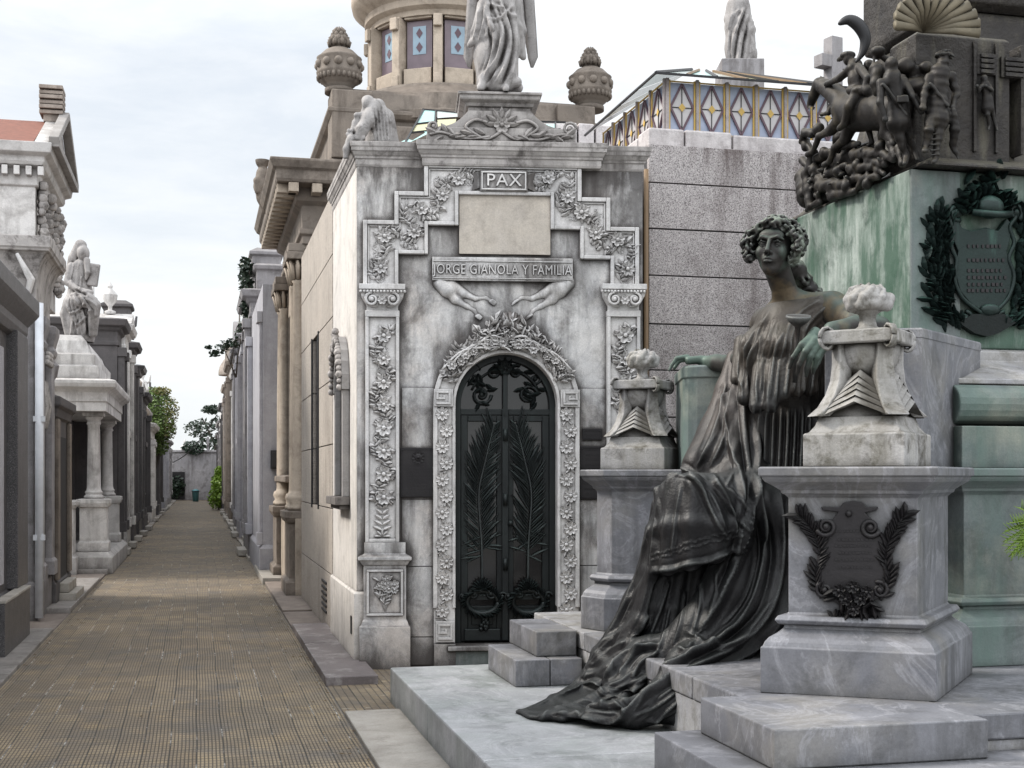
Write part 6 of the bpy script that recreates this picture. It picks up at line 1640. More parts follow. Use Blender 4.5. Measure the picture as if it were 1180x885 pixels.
pb(mb, 'wall_panel', M_['whitewash'], pw, .015)
pb(MB().box(xs_[0], xs_[-1], 13.65, 13.8, 3.8, zt_-.08), 'joint_backing', M_['iron'], pw)
dp = room('drain_pipe', 'thin brown drain pipe in the gap right of the PAX tomb', 'pipe', 11.0, GV-.03)
pb(MB().tube([(GV-.035, 10.98, .1), (GV-.035, 10.98, zat(196, GY))], .022, 10), 'pipe', M_['pipe'], dp, 0)
# lantern
ln = room('glass_lantern', 'low roof lantern with rows of stained glass diamonds above the white parapet', 'skylight', 11.5, 4.6)
LU = 11.25; LV = v_at(768, LU); Lz0 = z0+.16; Lz1 = zat(92, Yd(LU, LV)); LV1 = LV+6*.292; LU1 = LU+1.9
def glass_run(n, along, fixed, s0, s1, facing):
    step_ = (s1-s0)/n
    for i in range(n):
        a, b = s0+step_*i, s0+step_*(i+1); cx = (a+b)/2; zc = (Lz0+Lz1)/2; hh = (Lz1-Lz0)/2-.03; hw = step_/2-.035
        def pt(s_, z_, d_): return (s_, fixed-d_, z_) if along == 'v' else (fixed-d_, s_, z_)
        pane = MB(); pane.add([pt(a+.02,Lz0+.02,0), pt(b-.02,Lz0+.02,0), pt(b-.02,Lz1-.02,0), pt(a+.02,Lz1-.02,0)], [(0,1,2,3)])
        p_ = pb(pane, 'glass_panel', M_['blueglass'], ln, 0)
        dmd = MB(); dmd.add([pt(cx-hw,zc,.006), pt(cx,zc-hh,.006), pt(cx+hw,zc,.006), pt(cx,zc+hh,.006)], [(0,1,2,3)]); pb(dmd, 'diamond_glass', M_['paleglass'], p_, 0)
        ld = MB(); D4 = [(cx-hw,zc),(cx,zc-hh),(cx+hw,zc),(cx,zc+hh)]
        for k in range(4): ld.bar(pt(*D4[k],.012), pt(*D4[(k+1)%4],.012), .020, .012)
        pb(ld, 'purple_lead', M_['purple'], p_, 0)
        ld = MB(); ld.bar(pt(cx-hw,zc,.010), pt(cx+hw,zc,.010), .007); ld.bar(pt(cx,zc-hh,.010), pt(cx,zc+hh,.010), .007)
        pb(ld, 'dark_lead', M_['iron'], p_, 0)
        oc = MB(); k_ = .034; oc.add([pt(cx-k_,zc,.018), pt(cx,zc-k_*1.2,.018), pt(cx+k_,zc,.018), pt(cx,zc+k_*1.2,.018)], [(0,1,2,3)])
        for e in (a+.024, b-.024): oc.bar(pt(e,Lz0,.012), pt(e,Lz1,.012), .014)
        oc.bar(pt(a+.03,Lz0+.014,.013), pt(b-.03,Lz0+.014,.013), .012); oc.bar(pt(a+.03,Lz1-.014,.013), pt(b-.03,Lz1-.014,.013), .012)
        pb(oc, 'ochre_lead', M_['ochre'], p_, 0)
        po = MB(); po.bar(pt(a,Lz0-.01,.02), pt(a,Lz1+.01,.02), .028); pb(po, 'post', M_['whitewash'], ln, 0)
glass_run(6, 'v', LU, LV, LV1, 1); glass_run(5, 'u', LV, LU, LU1, 1)
ov = .16; rz_ = Lz1+.42; c4 = [(LV-ov,LU-ov),(LV1+ov,LU-ov),(LV1+ov,LU1+ov),(LV-ov,LU1+ov)]; rg = [(LV+.62,(LU+LU1)/2),(LV1-.6,(LU+LU1)/2)]
ms = [M_['roofglass'], M_['aqua'], M_['roofglass'], M_['roofglass2']]
zl = Lz1-.0; k = 0
for i in range(7):                                            # front slope, broken into panes
    a0 = c4[0][0]+(c4[1][0]-c4[0][0])*i/7; a1 = c4[0][0]+(c4[1][0]-c4[0][0])*(i+1)/7-.02
    t0 = rg[0][0]+(rg[1][0]-rg[0][0])*i/7; t1 = rg[0][0]+(rg[1][0]-rg[0][0])*(i+1)/7-.015
    pb(MB().add([(a0,c4[0][1],zl),(a1,c4[0][1],zl),(t1,rg[0][1],rz_),(t0,rg[0][1],rz_)], [(0,1,2,3)]), 'roof_pane', ms[i % 4], ln, 0)
    pb(MB().bar((a0,c4[0][1],zl+.01), (t0,rg[0][1],rz_+.01), .022), 'roof_bar', M_['pipe'] if i % 2 else M_['iron'], ln, 0)
for i in range(4):
    a0 = c4[0][1]+(c4[3][1]-c4[0][1])*i/4; a1 = a0+(c4[3][1]-c4[0][1])/4-.03
    pb(MB().add([(c4[0][0],a1,zl),(c4[0][0],a0,zl),(rg[0][0],rg[0][1],rz_)], [(0,1,2)]), 'roof_pane', ms[(i+1) % 4], ln, 0)
pb(MB().bar((c4[0][0],c4[0][1],zl+.005), (c4[1][0],c4[1][1],zl+.005), .018).bar((c4[0][0],c4[0][1],zl+.005), (c4[3][0],c4[3][1],zl+.005), .018), 'eaves_bar', M_['iron'], ln, 0)
# little skylight behind the tomb cornice, left and right of the pedestal
sl = empty('roof_skylight', frame(W(495,150,12.3)), 'tilted green and yellow glass skylight panes behind the left cornice of the PAX tomb', 'skylight')
def quad(a, b, c, d, mat, nm='glass_pane'):
    MB().add([a, b, c, d], [(0,1,2,3)]).build(nm, mat, sl, 0, 'W')
def sk(x, y): t_ = (168-y)/42; return W(x, y, 12.0+1.0*t_)
for a, b, c, d, m_ in (((455,166),(468,166),(476,162),(470,160),'aqua'),((470,165),(490,153),(488,151),(500,151),'aqua'),((473,152),(493,150),(497,142),(480,144),'roofglass2'),((481,142),(500,140),(502,128),(488,127),'aqua'),((504,136),(532,134),(536,129),(504,128),'roofglass'),((503,146),(524,144),(526,137),(504,138),'roofglass2')):
    quad(sk(*a), sk(*b), sk(*c), sk(*d), M_[m_])
mb = MB()
for a, b in (((487,126),(534,131)),((473,153),(500,150)),((502,128),(500,168)),((480,143),(504,140)),((466,166),(488,127)),((488,164),(502,150)),((612,140),(652,141)),((640,141),(640,150)),((622,150),(646,149))): mb.bar(sk(*a), sk(*b), .016)
mb.build('glazing_bars', M_['iron'], sl, 0, 'W')
quad(sk(613,150), sk(640,150), sk(640,143), sk(613,143), M_['aqua'])
# ================================================================ warm granite tomb behind the PAX tomb
wg_ = room('granite_tomb', 'tan granite clad tomb side with narrow dark window behind the PAX tomb', 'tomb', 13.0, 1.3)
GZ = 4.42
pb(MB().box(1.32, 4.4, 12.95, 16.9, 0, GZ-.03), 'core_wall', M_['dark'], wg_)
mb = MB(); zz = [0,.62,1.28,1.92,2.56,3.18,3.80,GZ]
for a, b in zip(zz, zz[1:]):
    segs = [(12.93,14.45),(15.25,16.92)] if (a > 1.2 and b < 3.3) else [(12.93,16.92)]
    for s0_, s1_ in segs: mb.box(1.285, 1.33, s0_, s1_, a+.005, b-.005)
mb.box(1.33, 4.4, 12.9, 12.94, 2.2, GZ-.005); mb.box(1.33, 4.4, 16.9, 16.94, 2.2, GZ-.005)
pb(mb, 'granite_cladding', M_['granite_warm'], wg_, .003)
pb(MB().box(1.31, 1.33, 14.45, 15.25, 1.25, 3.2), 'window_pane', M_['glassdark'], wg_)
pb(MB().box(1.27, 1.30, 14.41, 14.45, 1.24, 3.2).box(1.27, 1.30, 15.25, 15.29, 1.24, 3.2), 'window_frame', M_['iron'], wg_)
mb = MB()
for i in range(6): mb.box(1.272, 1.286, 13.5, 14.0, .18+.06*i, .21+.06*i)
pb(mb, 'vent_grille', M_['iron'], wg_)

# ================================================================ brown mausoleum with the round tower
dm = room('domed_mausoleum', 'brown stone mausoleum with heavy bracketed cornice and round tower with stained glass windows', 'mausoleum', 19.5, 3.5)
U0, U1, V0, V1 = 17.25, 21.2, 1.34, 5.75
bd_ = [(V0,U0),(V1,U0),(V1,U1),(V0,U1)]
CZ = 5.20
pb(MB().stack(bd_, [(.12,0),(.12,1.05),(.08,1.08),(.04,1.12),(.04,1.22),(0,1.26),(0,CZ)]), 'wall', M_['tan'], dm)
pb(MB().stack(bd_, [(.02,CZ-.55),(.02,CZ-.45),(.06,CZ-.42),(.06,CZ-.36),(.02,CZ-.35),(.02,CZ-.05),(.10,CZ),(.12,CZ+.04),(.12,CZ+.16),(.36,CZ+.18),(.38,CZ+.22),(.38,CZ+.33),(.42,CZ+.36),(.46,CZ+.44),(.46,CZ+.47),(.1,CZ+.52)]), 'cornice', M_['brown'], dm, .01)
mb = MB(); u = U0-.25
while u < U1+.3: mb.box(V0-.36, V0-.11, u, u+.13, CZ+.06, CZ+.177); u += .30
v = V0-.22
while v < V1: mb.box(v, v+.13, U0-.36, U0-.11, CZ+.06, CZ+.177); v += .30
pb(mb, 'dentil_course', M_['tan'], dm, .008)
for (ua, ub) in ((17.35, 17.95), (20.3, 20.85)):               # coupled columns on the path side
    for uc in (ua+.08, ub):
        mb = MB(); mb.lathe([(.17,1.15),(.17,1.2),(.14,1.24),(.17,1.30),(.155,1.36),(.12,1.38),(.115,1.42),(.11,2.6),(.095,4.15),(.115,4.18),(.10,4.2)], V0-.03, uc, 18)
        for k in range(10): a = 2*math.pi*k/10; mb.tube([(V0-.03+.10*math.cos(a), uc+.10*math.sin(a), 4.2), (V0-.03+.13*math.cos(a), uc+.13*math.sin(a), 4.36), (V0-.03+.17*math.cos(a), uc+.17*math.sin(a), 4.44)], [.03,.035,.02], 5)
        c_ = pb(mb, 'column', M_['tan'], dm, 0)
        pb(MB().box(V0-.22, V0+.14, uc-.2, uc+.2, 4.45, 4.55).box(V0-.20, V0+.12, uc-.18, uc+.18, 4.551, 4.66), 'capital_block', M_['brown'], c_, .01)
    pb(MB().stack([(V0-.19,ua-.16),(V0,ua-.16),(V0,ub+.2),(V0-.19,ub+.2)], [(.05,0),(.05,.22),(.0,.26),(0,.98),(.03,1.0),(.06,1.06),(.06,1.14),(0,1.15)]), 'column_plinth', M_['brown'], dm, .01)
pb(MB().box(V0-.02, V0+.05, 18.9, 20.9, 1.6, 4.0), 'window_pane', M_['glassdark'], dm)
pb(MB().stack([(V0-.0,18.7),(V0+.1,18.7),(V0+.1,21.1),(V0,21.1)], [(.0,1.5),(.16,1.52),(.16,1.60),(.1,1.62)]), 'window_sill', M_['brown'], dm, .01)
at = [(V0+.45,U0+.45),(V1-.3,U0+.45),(V1-.3,U1-.4),(V0+.45,U1-.4)]
pb(MB().stack(at, [(.0,CZ+.5),(.12,CZ+.52),(.12,5.85),(.05,5.9),(0,5.93),(0,6.45),(.06,6.48),(.10,6.53),(.10,6.58),(.0,6.62),(-.05,6.85),(-.12,6.9)]), 'attic', M_['brown'], dm, .012)
mb = MB()
for x in np.arange(V0+.5, V1-.5, .72): mb.box(x, x+.60, U0+.40, U0+.46, 5.98, 6.40)
pb(mb, 'attic_panel', M_['brown'], dm, .03)
for x in (V0+.40, V1-.85): pb(MB().box(x, x+.55, U0+.36, U0+.9, 5.9, 6.83), 'attic_pier', M_['brown'], dm, .02)
TVc, TUc = 3.55, 19.2
pb(MB().lathe([(1.75,6.5),(1.75,6.62),(1.62,6.66),(1.55,6.9),(1.42,7.0),(1.30,7.08),(1.28,7.12),(1.05,7.13)], TVc, TUc, 48, False), 'drum_base', M_['brown'], dm)
pb(MB().lathe([(.90,7.1),(.90,8.5)], TVc, TUc, 48, False), 'drum_wall', M_['tan'], dm)
pb(MB().lathe([(1.08,8.14),(1.08,8.22),(1.16,8.26),(1.16,8.36),(1.22,8.40),(1.34,8.50),(1.36,8.58),(1.36,8.66),(1.2,8.70),(1.15,9.1),(1.0,9.6),(.75,10.0),(.4,10.3),(.0,10.4)], TVc, TUc, 48, True), 'drum_cornice', M_['tan'], dm)
look = math.atan2(-1, 0)                                       # towards the camera, in path frame
lk = math.atan2(0-TUc, 0-TVc)+R(6)
for i in range(11):
    a = lk+R(7)+2*math.pi*i/11
    ca, sa = math.cos(a), math.sin(a); tx, ty = -sa, ca
    def bx(mb, r0, r1, t0, t1, z0, z1):
        vs = [(TVc+ca*r_+tx*t_, TUc+sa*r_+ty*t_, z) for z in (z0,z1) for t_ in (t0,t1) for r_ in (r0,r1)]
        return mb.add(vs, [(0,2,3,1),(4,5,7,6),(0,1,5,4),(2,6,7,3),(0,4,6,2),(1,3,7,5)])
    wn_ = pb(bx(MB(), .90, .965, -.19, .19, 7.42, 8.10), 'window_pane', M_['greyglass'], dm, 0)
    sg_ = MB()
    for (t0, z0_) in ((0,7.92),(0,7.72)):
        vs = [(TVc+ca*.972+tx*t_, TUc+sa*.972+ty*t_, z) for t_, z in ((t0-.10,z0_),(t0-.10,z0_+.10),(t0+.10,z0_+.10),(t0+.10,z0_-.10),(t0-.10,z0_-.10))]; sg_.add(vs, [(0,1,2,3,4)])
    pb(sg_, 'pale_glass', M_['skyglass'], wn_, 0)
    dg_ = MB()
    for z0_ in (7.92,7.72):
        vs = [(TVc+ca*.978+tx*t_, TUc+sa*.978+ty*t_, z) for t_, z in ((-.05,z0_),(0,z0_+.075),(.05,z0_),(0,z0_-.075))]; dg_.add(vs, [(0,1,2,3)])
    pb(dg_, 'dark_diamond', M_['purple'], wn_, 0)
    pb(bx(MB(), .9, 1.06, -.21, .21, 7.12, 7.40), 'window_sill', M_['tan'], wn_, .01); pb(bx(MB(), .9, 1.04, -.21, .21, 8.11, 8.2), 'lintel', M_['tan'], wn_, .01)
    a2 = a+math.pi/11; ca, sa = math.cos(a2), math.sin(a2); tx, ty = -sa, ca
    pb(bx(bx(bx(MB(), .88, 1.14, -.065, .065, 7.12, 8.14), 1.141, 1.20, -.06, .06, 7.95, 8.12), 1.141, 1.17, -.06, .06, 7.12, 7.3), 'pier', M_['tan'], dm, .01)
# finials
for (x, lab) in ((391, 'round carved stone finial with flame top left of the tower'), (680, 'round carved stone finial with flame top right of the tower')):
    v = v_at(x, 17.9); Y_ = Yd(17.9, v); fz = 6.9
    fn_ = empty('stone_finial', frame(PF(17.9, v, fz), TH), lab, 'finial', 'stone ball finials on the brown mausoleum')
    MB().lathe([(.20,-.06),(.20,0),(.17,.02),(.22,.06),(.29,.13),(.31,.20),(.315,.22),(.30,.24),(.30,.40),(.31,.42),(.28,.44),(.20,.52),(.12,.56),(.10,.58)], 0, 0, 28).build('ball', M_['brown'], fn_)
    mb = MB()
    for i in range(26): a = 2*math.pi*i/26; mb.ball((.285*math.cos(a), .285*math.sin(a), .15), .035, 5, 4, (1,1,1.3))
    for i in range(11): a = 2*math.pi*i/11; mb.ball((.285*math.cos(a), .285*math.sin(a), .32), .062, 8, 5)
    mb.build('carved_band', M_['brown'], fn_)
    mb = MB(); rn = random.Random(5)
    mb.lathe([(.10,.57),(.135,.62),(.13,.70),(.07,.78),(.01,.84)], 0, 0, 14)
    for j in range(4):
        for i in range(9): a = 2*math.pi*(i+.5*(j%2))/9; r_ = .125-.025*j; mb.tube([(r_*math.cos(a), r_*math.sin(a), .59+.05*j), ((r_+.02)*math.cos(a), (r_+.02)*math.sin(a), .65+.05*j), (r_*.8*math.cos(a), r_*.8*math.sin(a), .70+.05*j)], [.03,.03,.008], 5)
    mb.build('flame', M_['brown'], fn_)
# small figure on the far corner of the big cornice
S = SDF((-4.6,18.3,4.9), (-3.6,20.3,6.3), .018); Yz = 19.3
S.tube([W(303,200,Yz), W(302,215,Yz), W(304,228,Yz)], [.10,.12,.1], .04); S.ell(W(302,185,Yz), (.10,.1,.12), .02); S.tube([W(302,205,Yz), W(296,208,Yz-.1), W(297,220,Yz-.1)], [.06,.05,.05], .02); S.cap(W(304,190,Yz), W(308,186,Yz), .06, .04, .02)
S.cap(W(305,228,Yz), W(309,240,Yz), .12, .1, .03)
cf = empty('cornice_figure', frame(W(303,235,Yz)), 'dark little stone figure perched at the far end of the big brown cornice', 'statue')
S.mesh('figure', M_['brown'], cf, 'W')

# ================================================================ rows of tombs along the path
def leafcloud(mb, clumps, n, size, rn):
    for _ in range(n):
        c, r = clumps[rn.randrange(len(clumps))]
        d = Vector((rn.gauss(0,1), rn.gauss(0,1), rn.gauss(0,1))).normalized()*(rn.random()**.4)
        p = Vector(c)+Vector((d.x*r[0], d.y*r[1], d.z*r[2])); s_ = size*rn.uniform(.6,1.4)
        a = Vector((rn.uniform(-1,1), rn.uniform(-1,1), rn.uniform(-.6,.6))).normalized(); b = a.cross(Vector((rn.uniform(-1,1), rn.uniform(-1,1), rn.uniform(-1,1)))).normalized()
        mb.add([p-a*s_, p+b*s_*.5, p+a*s_, p-b*s_*.5], [(0,1,2,3)])
def ornament(mb, kind, v, u, z, s_, rn):
    if kind == 'urn':
        mb.lathe([(.14*s_,z),(.14*s_,z+.08*s_),(.05*s_,z+.12*s_),(.05*s_,z+.2*s_),(.16*s_,z+.34*s_),(.19*s_,z+.5*s_),(.14*s_,z+.56*s_),(.05*s_,z+.66*s_),(.07*s_,z+.72*s_),(.0,z+.86*s_)], v, u, 12)
    elif kind == 'cross':
        mb.box(v-.05*s_, v+.05*s_, u-.06*s_, u+.06*s_, z, z+.95*s_); mb.box(v-.04*s_, v+.04*s_, u-.28*s_, u-.061*s_, z+.58*s_, z+.69*s_); mb.box(v-.04*s_, v+.04*s_, u+.061*s_, u+.28*s_, z+.58*s_, z+.69*s_); mb.stack([(v-.16*s_,u-.2*s_),(v+.16*s_,u-.2*s_),(v+.16*s_,u+.2*s_),(v-.16*s_,u+.2*s_)], [(0,z-.1),(0,z),(-.05*s_,z+.12*s_)])
    elif kind == 'spire':
        mb.lathe([(.25*s_,z),(.25*s_,z+.1*s_),(.12*s_,z+.2*s_),(.16*s_,z+.3*s_),(.06*s_,z+.5*s_),(.09*s_,z+.6*s_),(.03*s_,z+.8*s_),(.012*s_,z+1.6*s_)], v, u, 12)
    elif kind == 'figure':
        mb.lathe([(.2*s_,z),(.22*s_,z+.05),(.17*s_,z+.4*s_),(.15*s_,z+.75*s_),(.19*s_,z+.98*s_),(.17*s_,z+1.12*s_),(.06*s_,z+1.2*s_),(.06*s_,z+1.25*s_),(.09*s_,z+1.33*s_),(.09*s_,z+1.42*s_),(.04*s_,z+1.5*s_)], v, u, 14, True, lambda a, zz: 1+.10*math.sin(5*a+zz*3)+.05*math.sin(9*a))
        mb.tube([(v+.12*s_,u-.16*s_,z+1.05*s_),(v+.2*s_,u-.22*s_,z+.8*s_),(v+.22*s_,u-.06*s_,z+.75*s_)], [.06*s_,.05*s_,.04*s_], 6)
        mb.tube([(v+.12*s_,u+.16*s_,z+1.05*s_),(v+.26*s_,u+.2*s_,z+1.15*s_),(v+.3*s_,u+.18*s_,z+1.4*s_)], [.06*s_,.05*s_,.03*s_], 6)
    elif kind == 'block':
        mb.stack([(v-.3*s_,u-.4*s_),(v+.3*s_,u-.4*s_),(v+.3*s_,u+.4*s_),(v-.3*s_,u+.4*s_)], [(0,z-.05),(0,z+.3*s_),(.06*s_,z+.34*s_),(.06*s_,z+.4*s_),(-.1*s_,z+.5*s_)])
    elif kind == 'dome':
        mb.lathe([(.6*s_,z-.05),(.6*s_,z+.1),(.55*s_,z+.3*s_),(.4*s_,z+.55*s_),(.15*s_,z+.72*s_),(.06*s_,z+.76*s_),(.05*s_,z+.9*s_),(.0,z+1.0*s_)], v, u, 18)
def tomb_at(side, u0, u1, vf, z, mat, label, style='flat', orn='urn', seed=0, base=None, corn=True, door=True, trim=None, group=None, depth=2.6, small=False):
    rn = random.Random(seed*7+3); s = 1 if side == 'R' else -1
    r_ = room('tomb', label, 'tomb', (u0+u1)/2, vf, group)
    # local coords: d = distance back from the facade
    def V(d): return vf+s*d
    def bx(mb, d0, d1, a, b, z0, z1):
        x0, x1 = sorted((V(d0), V(d1))); return mb.box(x0, x1, a, b, z0, z1)
    def ring(d0, d1, a, b): x0, x1 = sorted((V(d0), V(d1))); return [(x0,a),(x1,a),(x1,b),(x0,b)]
    tm = trim or mat; L = u1-u0; zb = .5 if not base else base
    pb(MB().stack(ring(0,depth,u0,u1), [(.05,0),(.05,zb-.06),(.0,zb),(0,z)]), 'wall', mat, r_)
    c = rn.choice((0,1,2))
    prof = [(.0,z-.42),(.03,z-.40),(.03,z-.33),(.01,z-.32),(.01,z-.14),(.06,z-.10),(.08,z-.05),(.16,z-.02),(.18,z+.04),(.2,z+.10),(.02,z+.14)]
    if corn: pb(MB().stack(ring(0,depth,u0,u1), prof), 'cornice', tm, r_, .01)
    if style == 'pediment':
        a, b = u0-.18, u1+.18; h_ = L*.22
        vs = [(V(-.15),a,z+.12),(V(-.15),b,z+.12),(V(-.15),(a+b)/2,z+.12+h_),(V(depth),a,z+.12),(V(depth),b,z+.12),(V(depth),(a+b)/2,z+.12+h_)]
        pb(MB().add(vs, [(0,1,2),(5,4,3),(0,3,4,1),(1,4,5,2),(2,5,3,0)]), 'roof', tm, r_, .01, True); zt = z+.1+h_
    elif style == 'attic':
        pb(MB().stack(ring(.12,depth-.2,u0+.15,u1-.15), [(0,z+.1),(0,z+.52),(.05,z+.55),(.07,z+.62),(0,z+.66)]), 'attic', tm, r_, .01); zt = z+.65
    elif style == 'arch':
        pts = [((u0+u1)/2+(L/2)*math.cos(t_), z+.1+L*.38*math.sin(t_)) for t_ in [math.pi*i/14 for i in range(15)]]
        n = len(pts); vs = [(V(-.06),a,b) for a, b in pts]+[(V(.5),a,b) for a, b in pts]
        pb(MB().add(vs, [tuple(range(n)), tuple(range(2*n-1,n-1,-1))]+[(i,i+n,(i+1)%n+n,(i+1)%n) for i in range(n)]), 'arched_gable', tm, r_, .01, True); zt = z+.1+L*.38
    else: zt = z+.13
    if orn:
        mb = MB(); ss = rn.uniform(.8, 1.15)
        if orn in ('urn',) and L > 1.6:
            for uu in (u0+.25, u1-.25): ornament(mb, orn, V(.2), uu, zt if style != 'pediment' else z+.14, ss, rn); 
        else: ornament(mb, orn, V(.35), (u0+u1)/2, zt, ss, rn)
        pb(mb, {'urn':'urn_ornament','cross':'cross','spire':'spire','figure':'carved_figure','block':'crest','dome':'dome'}[orn], tm, r_)
    # pilasters, door, steps
    pw_ = min(.28, L*.14)
    for a in (u0+.03, u1-.03-pw_):
        pr_ = rn.uniform(.05, .14); pb(bx(bx(bx(MB(), -pr_, .0, a, a+pw_, zb, z-.45), -pr_-.04, 0, a-.03, a+pw_+.03, z-.62, z-.44), -pr_-.04, 0, a-.03, a+pw_+.03, zb, zb+.2), 'pilaster', tm, r_, .01)
    if door:
        dw = L-2*pw_-.35; cu = (u0+u1)/2; dh = min(z-.9, 2.35)
        if dw > .4:
            dw = min(dw, 1.15)
            f_ = pb(bx(bx(bx(MB(), -.05, 0, cu-dw/2-.12, cu-dw/2, .1, dh+.12), -.05, 0, cu+dw/2, cu+dw/2+.12, .1, dh+.12), -.08, 0, cu-dw/2-.12, cu+dw/2+.12, dh+.121, dh+.26), 'door_surround', tm, r_, .008)
            d_ = pb(bx(MB(), -.012, .02, cu-dw/2, cu+dw/2, .1, dh+.12), 'door', M_['iron'], r_)
            mb = MB(); 
            for k in range(1,4): bx(mb, -.028, -.012, cu-dw/2+dw*k/4-.012, cu-dw/2+dw*k/4+.012, .2, dh)
            bx(mb, -.026, -.012, cu-dw/2+.02, cu+dw/2-.02, dh*.45, dh*.45+.05); pb(mb, 'grille', M_['door'], d_)
            pb(bx(MB(), -.22, 0, cu-dw/2-.1, cu+dw/2+.1, .02, .14), 'door_step', M_['kerblight'], r_, .01)
    return r_
P_ = M_
# right-hand row
tomb_at('R', 21.3, 25.6, 1.0, 4.70, P_['plasterlilac'], 'tall smooth lilac grey tomb just beyond the brown mausoleum', 'flat', None, 1, door=False, corn=False)
bx_ = room('lamp_box', 'small black box lamp fixed to the lilac grey tomb', 'lamp', 22.7, 1.3)
pb(MB().box(1.12, 1.30, 21.16, 21.28, 1.72, 2.02).box(1.14, 1.28, 21.13, 21.16, 1.75, 1.99), 'lamp_body', M_['iron'], bx_)
RR = [(25.7,28.4,.98,5.1,'plaster','attic','block','tall grey rendered tomb with ivy at its roof edge'),
      (28.5,30.6,1.22,5.9,'plasterwhite','flat','urn','white tomb with twin urns rising above its neighbours on the right'),
      (30.7,33.6,1.25,5.4,'plasterwarm','pediment','cross','warm buff tomb with gable and cross, sapling growing on its roof'),
      (33.7,36.2,1.05,5.1,'plasterlilac','attic','figure','lilac tomb topped by a standing figure, right row'),
      (36.3,39.8,1.20,5.6,'plasterdark','flat','block','dark rendered tomb in the middle of the right row'),
      (39.9,42.5,1.10,5.3,'plaster','arch','cross','grey tomb with round gable and cross in the right row'),
      (42.6,46.4,1.22,5.0,'plasterwhite','attic','urn','pale tomb with attic and two urns in the right row'),
      (46.5,49.5,1.08,5.5,'brown','pediment','spire','brown gabled tomb with pointed spire, right row'),
      (49.6,53.6,1.25,4.7,'plasterdark','flat','figure','dark tomb bearing a standing figure, right row'),
      (53.7,57.2,1.10,5.2,'plasterwarm','attic','dome','buff tomb with small dome far down the right row'),
      (57.3,61.8,1.2,4.6,'plaster','flat','cross','grey flat roofed tomb with cross far down the right row'),
      (61.9,66.5,1.1,4.9,'plasterdark','attic','urn','dark tomb with urns just before the bright green bush'),
      (66.6,72.0,1.25,4.3,'plasterwhite','pediment','cross','small white gabled tomb behind the bright green bush'),
      (72.1,79.0,1.15,4.5,'plaster','flat','figure','grey tomb with figure beyond the bright green bush'),
      (79.1,87.0,1.2,4.1,'plasterdark','attic','block','last dark tomb on the right before the end wall')]
for i, (a, b, vf, z, m_, st_, o_, lab) in enumerate(RR): tomb_at('R', a, b, vf, z, P_[m_], lab, st_, o_, i+5, group='tombs along the right side of the path')
LL = [(26.9,28.2,-1.57,4.6,'plasterdark','flat',None,'black slate tomb directly behind the white column tomb'),
      (28.3,29.5,-1.82,4.3,'plasterwhite','flat','spire','white narrow tomb whose roof carries the thin spire'),
      (29.6,31.0,-1.57,4.8,'plasterwhite','pediment','urn','pale gabled tomb with small urns behind the thin spire'),
      (31.1,32.4,-1.82,4.0,'plasterlilac','flat','urn','lilac tomb squeezed between two dark ones on the left'),
      (32.5,33.8,-1.57,4.7,'plasterdark','attic','block','dark tomb with raised block roof in the left row'),
      (33.9,35.4,-1.82,4.1,'plasterwhite','pediment','cross','narrow white tomb with gable and cross in the left row'),
      (35.5,36.9,-1.57,4.4,'dark','flat','figure','black tomb with small standing figure in the left row'),
      (37.0,38.6,-1.82,3.9,'plaster','attic','cross','grey tomb with small cross, left row before the buff tomb'),
      (38.7,41.5,-1.57,3.9,'plasterdark','flat',None,'low black tomb in shade on the left'),
      (41.6,45.8,-1.80,3.7,'plasterwarm','attic','urn','buff tomb with urns left of the dark tree'),
      (46.0,50.0,-1.60,3.3,'plasterwhite','attic','figure','white block tomb with brown weathered figure beside the tree'),
      (50.1,54.0,-1.85,3.4,'plaster','flat','urn','grey tomb half under the tree on the left'),
      (54.1,58.2,-1.62,3.7,'plasterdark','pediment','cross','dark gabled tomb right of the tree'),
      (58.3,63.0,-1.80,3.7,'plasterwhite','attic','cross','pale tomb far along the left row'),
      (63.1,68.5,-1.60,3.6,'plasterlilac','flat','spire','lilac tomb with spire far along the left row'),
      (68.6,74.5,-1.85,3.4,'plasterwarm','pediment','urn','buff gabled tomb near the end of the left row'),
      (74.6,80.5,-1.65,3.5,'plaster','attic','cross','grey tomb second from the end wall, left row'),
      (80.6,87.0,-1.80,3.2,'plasterwhite','flat','urn','white tomb touching the end wall, left row')]
for i, (a, b, vf, z, m_, st_, o_, lab) in enumerate(LL): tomb_at('L', a, b, vf, z, P_[m_], lab, st_, o_, i+41, group='tombs along the left side of the path')
# end wall, bin, bush, wire
ew = room('end_wall', 'dark weathered wall with doorways closing the far end of the path', 'wall', 89, 0)
mb = MB().box(-7, 7, 89, 89.6, 0, 3.2).box(-7, 7, 88.9, 89.7, 3.2, 3.35)
pb(mb, 'wall', M_['plaster'], ew, .02)
for v_, z_, k_ in ((-2.4,3.35,'cross'),(-.9,3.35,'urn'),(.6,3.35,'cross'),(2.2,3.35,'figure')):
    mb = MB(); ornament(mb, k_, v_, 90.2, z_-.6, 1.6, None); mb.box(v_-.9, v_+.9, 89.7, 91.0, 0, z_-.4); pb(mb, 'tomb_top', M_['plasterwhite' if v_ < 0 else 'plaster'], ew, .02)
for v in (-1.5, 1.9): pb(MB().box(v-.6, v+.6, 88.93, 88.99, .1, 1.9), 'doorway', M_['void'], ew)
eb = empty('shrub', frame(PF(88.4, .6, 0)), 'small dark shrubs growing against the wall at the far end', 'shrub')
mb = MB(); rn_ = random.Random(4); leafcloud(mb, [((-2.2,0,.9),(.7,.3,.8)),((1.6,0,1.6),(.5,.3,1.3)),((2.3,0,.8),(.6,.3,.7)),((-1.0,.2,3.5),(.8,.4,.5))], 1500, .13, rn_); mb.build('foliage', M_['leafdark'], eb)
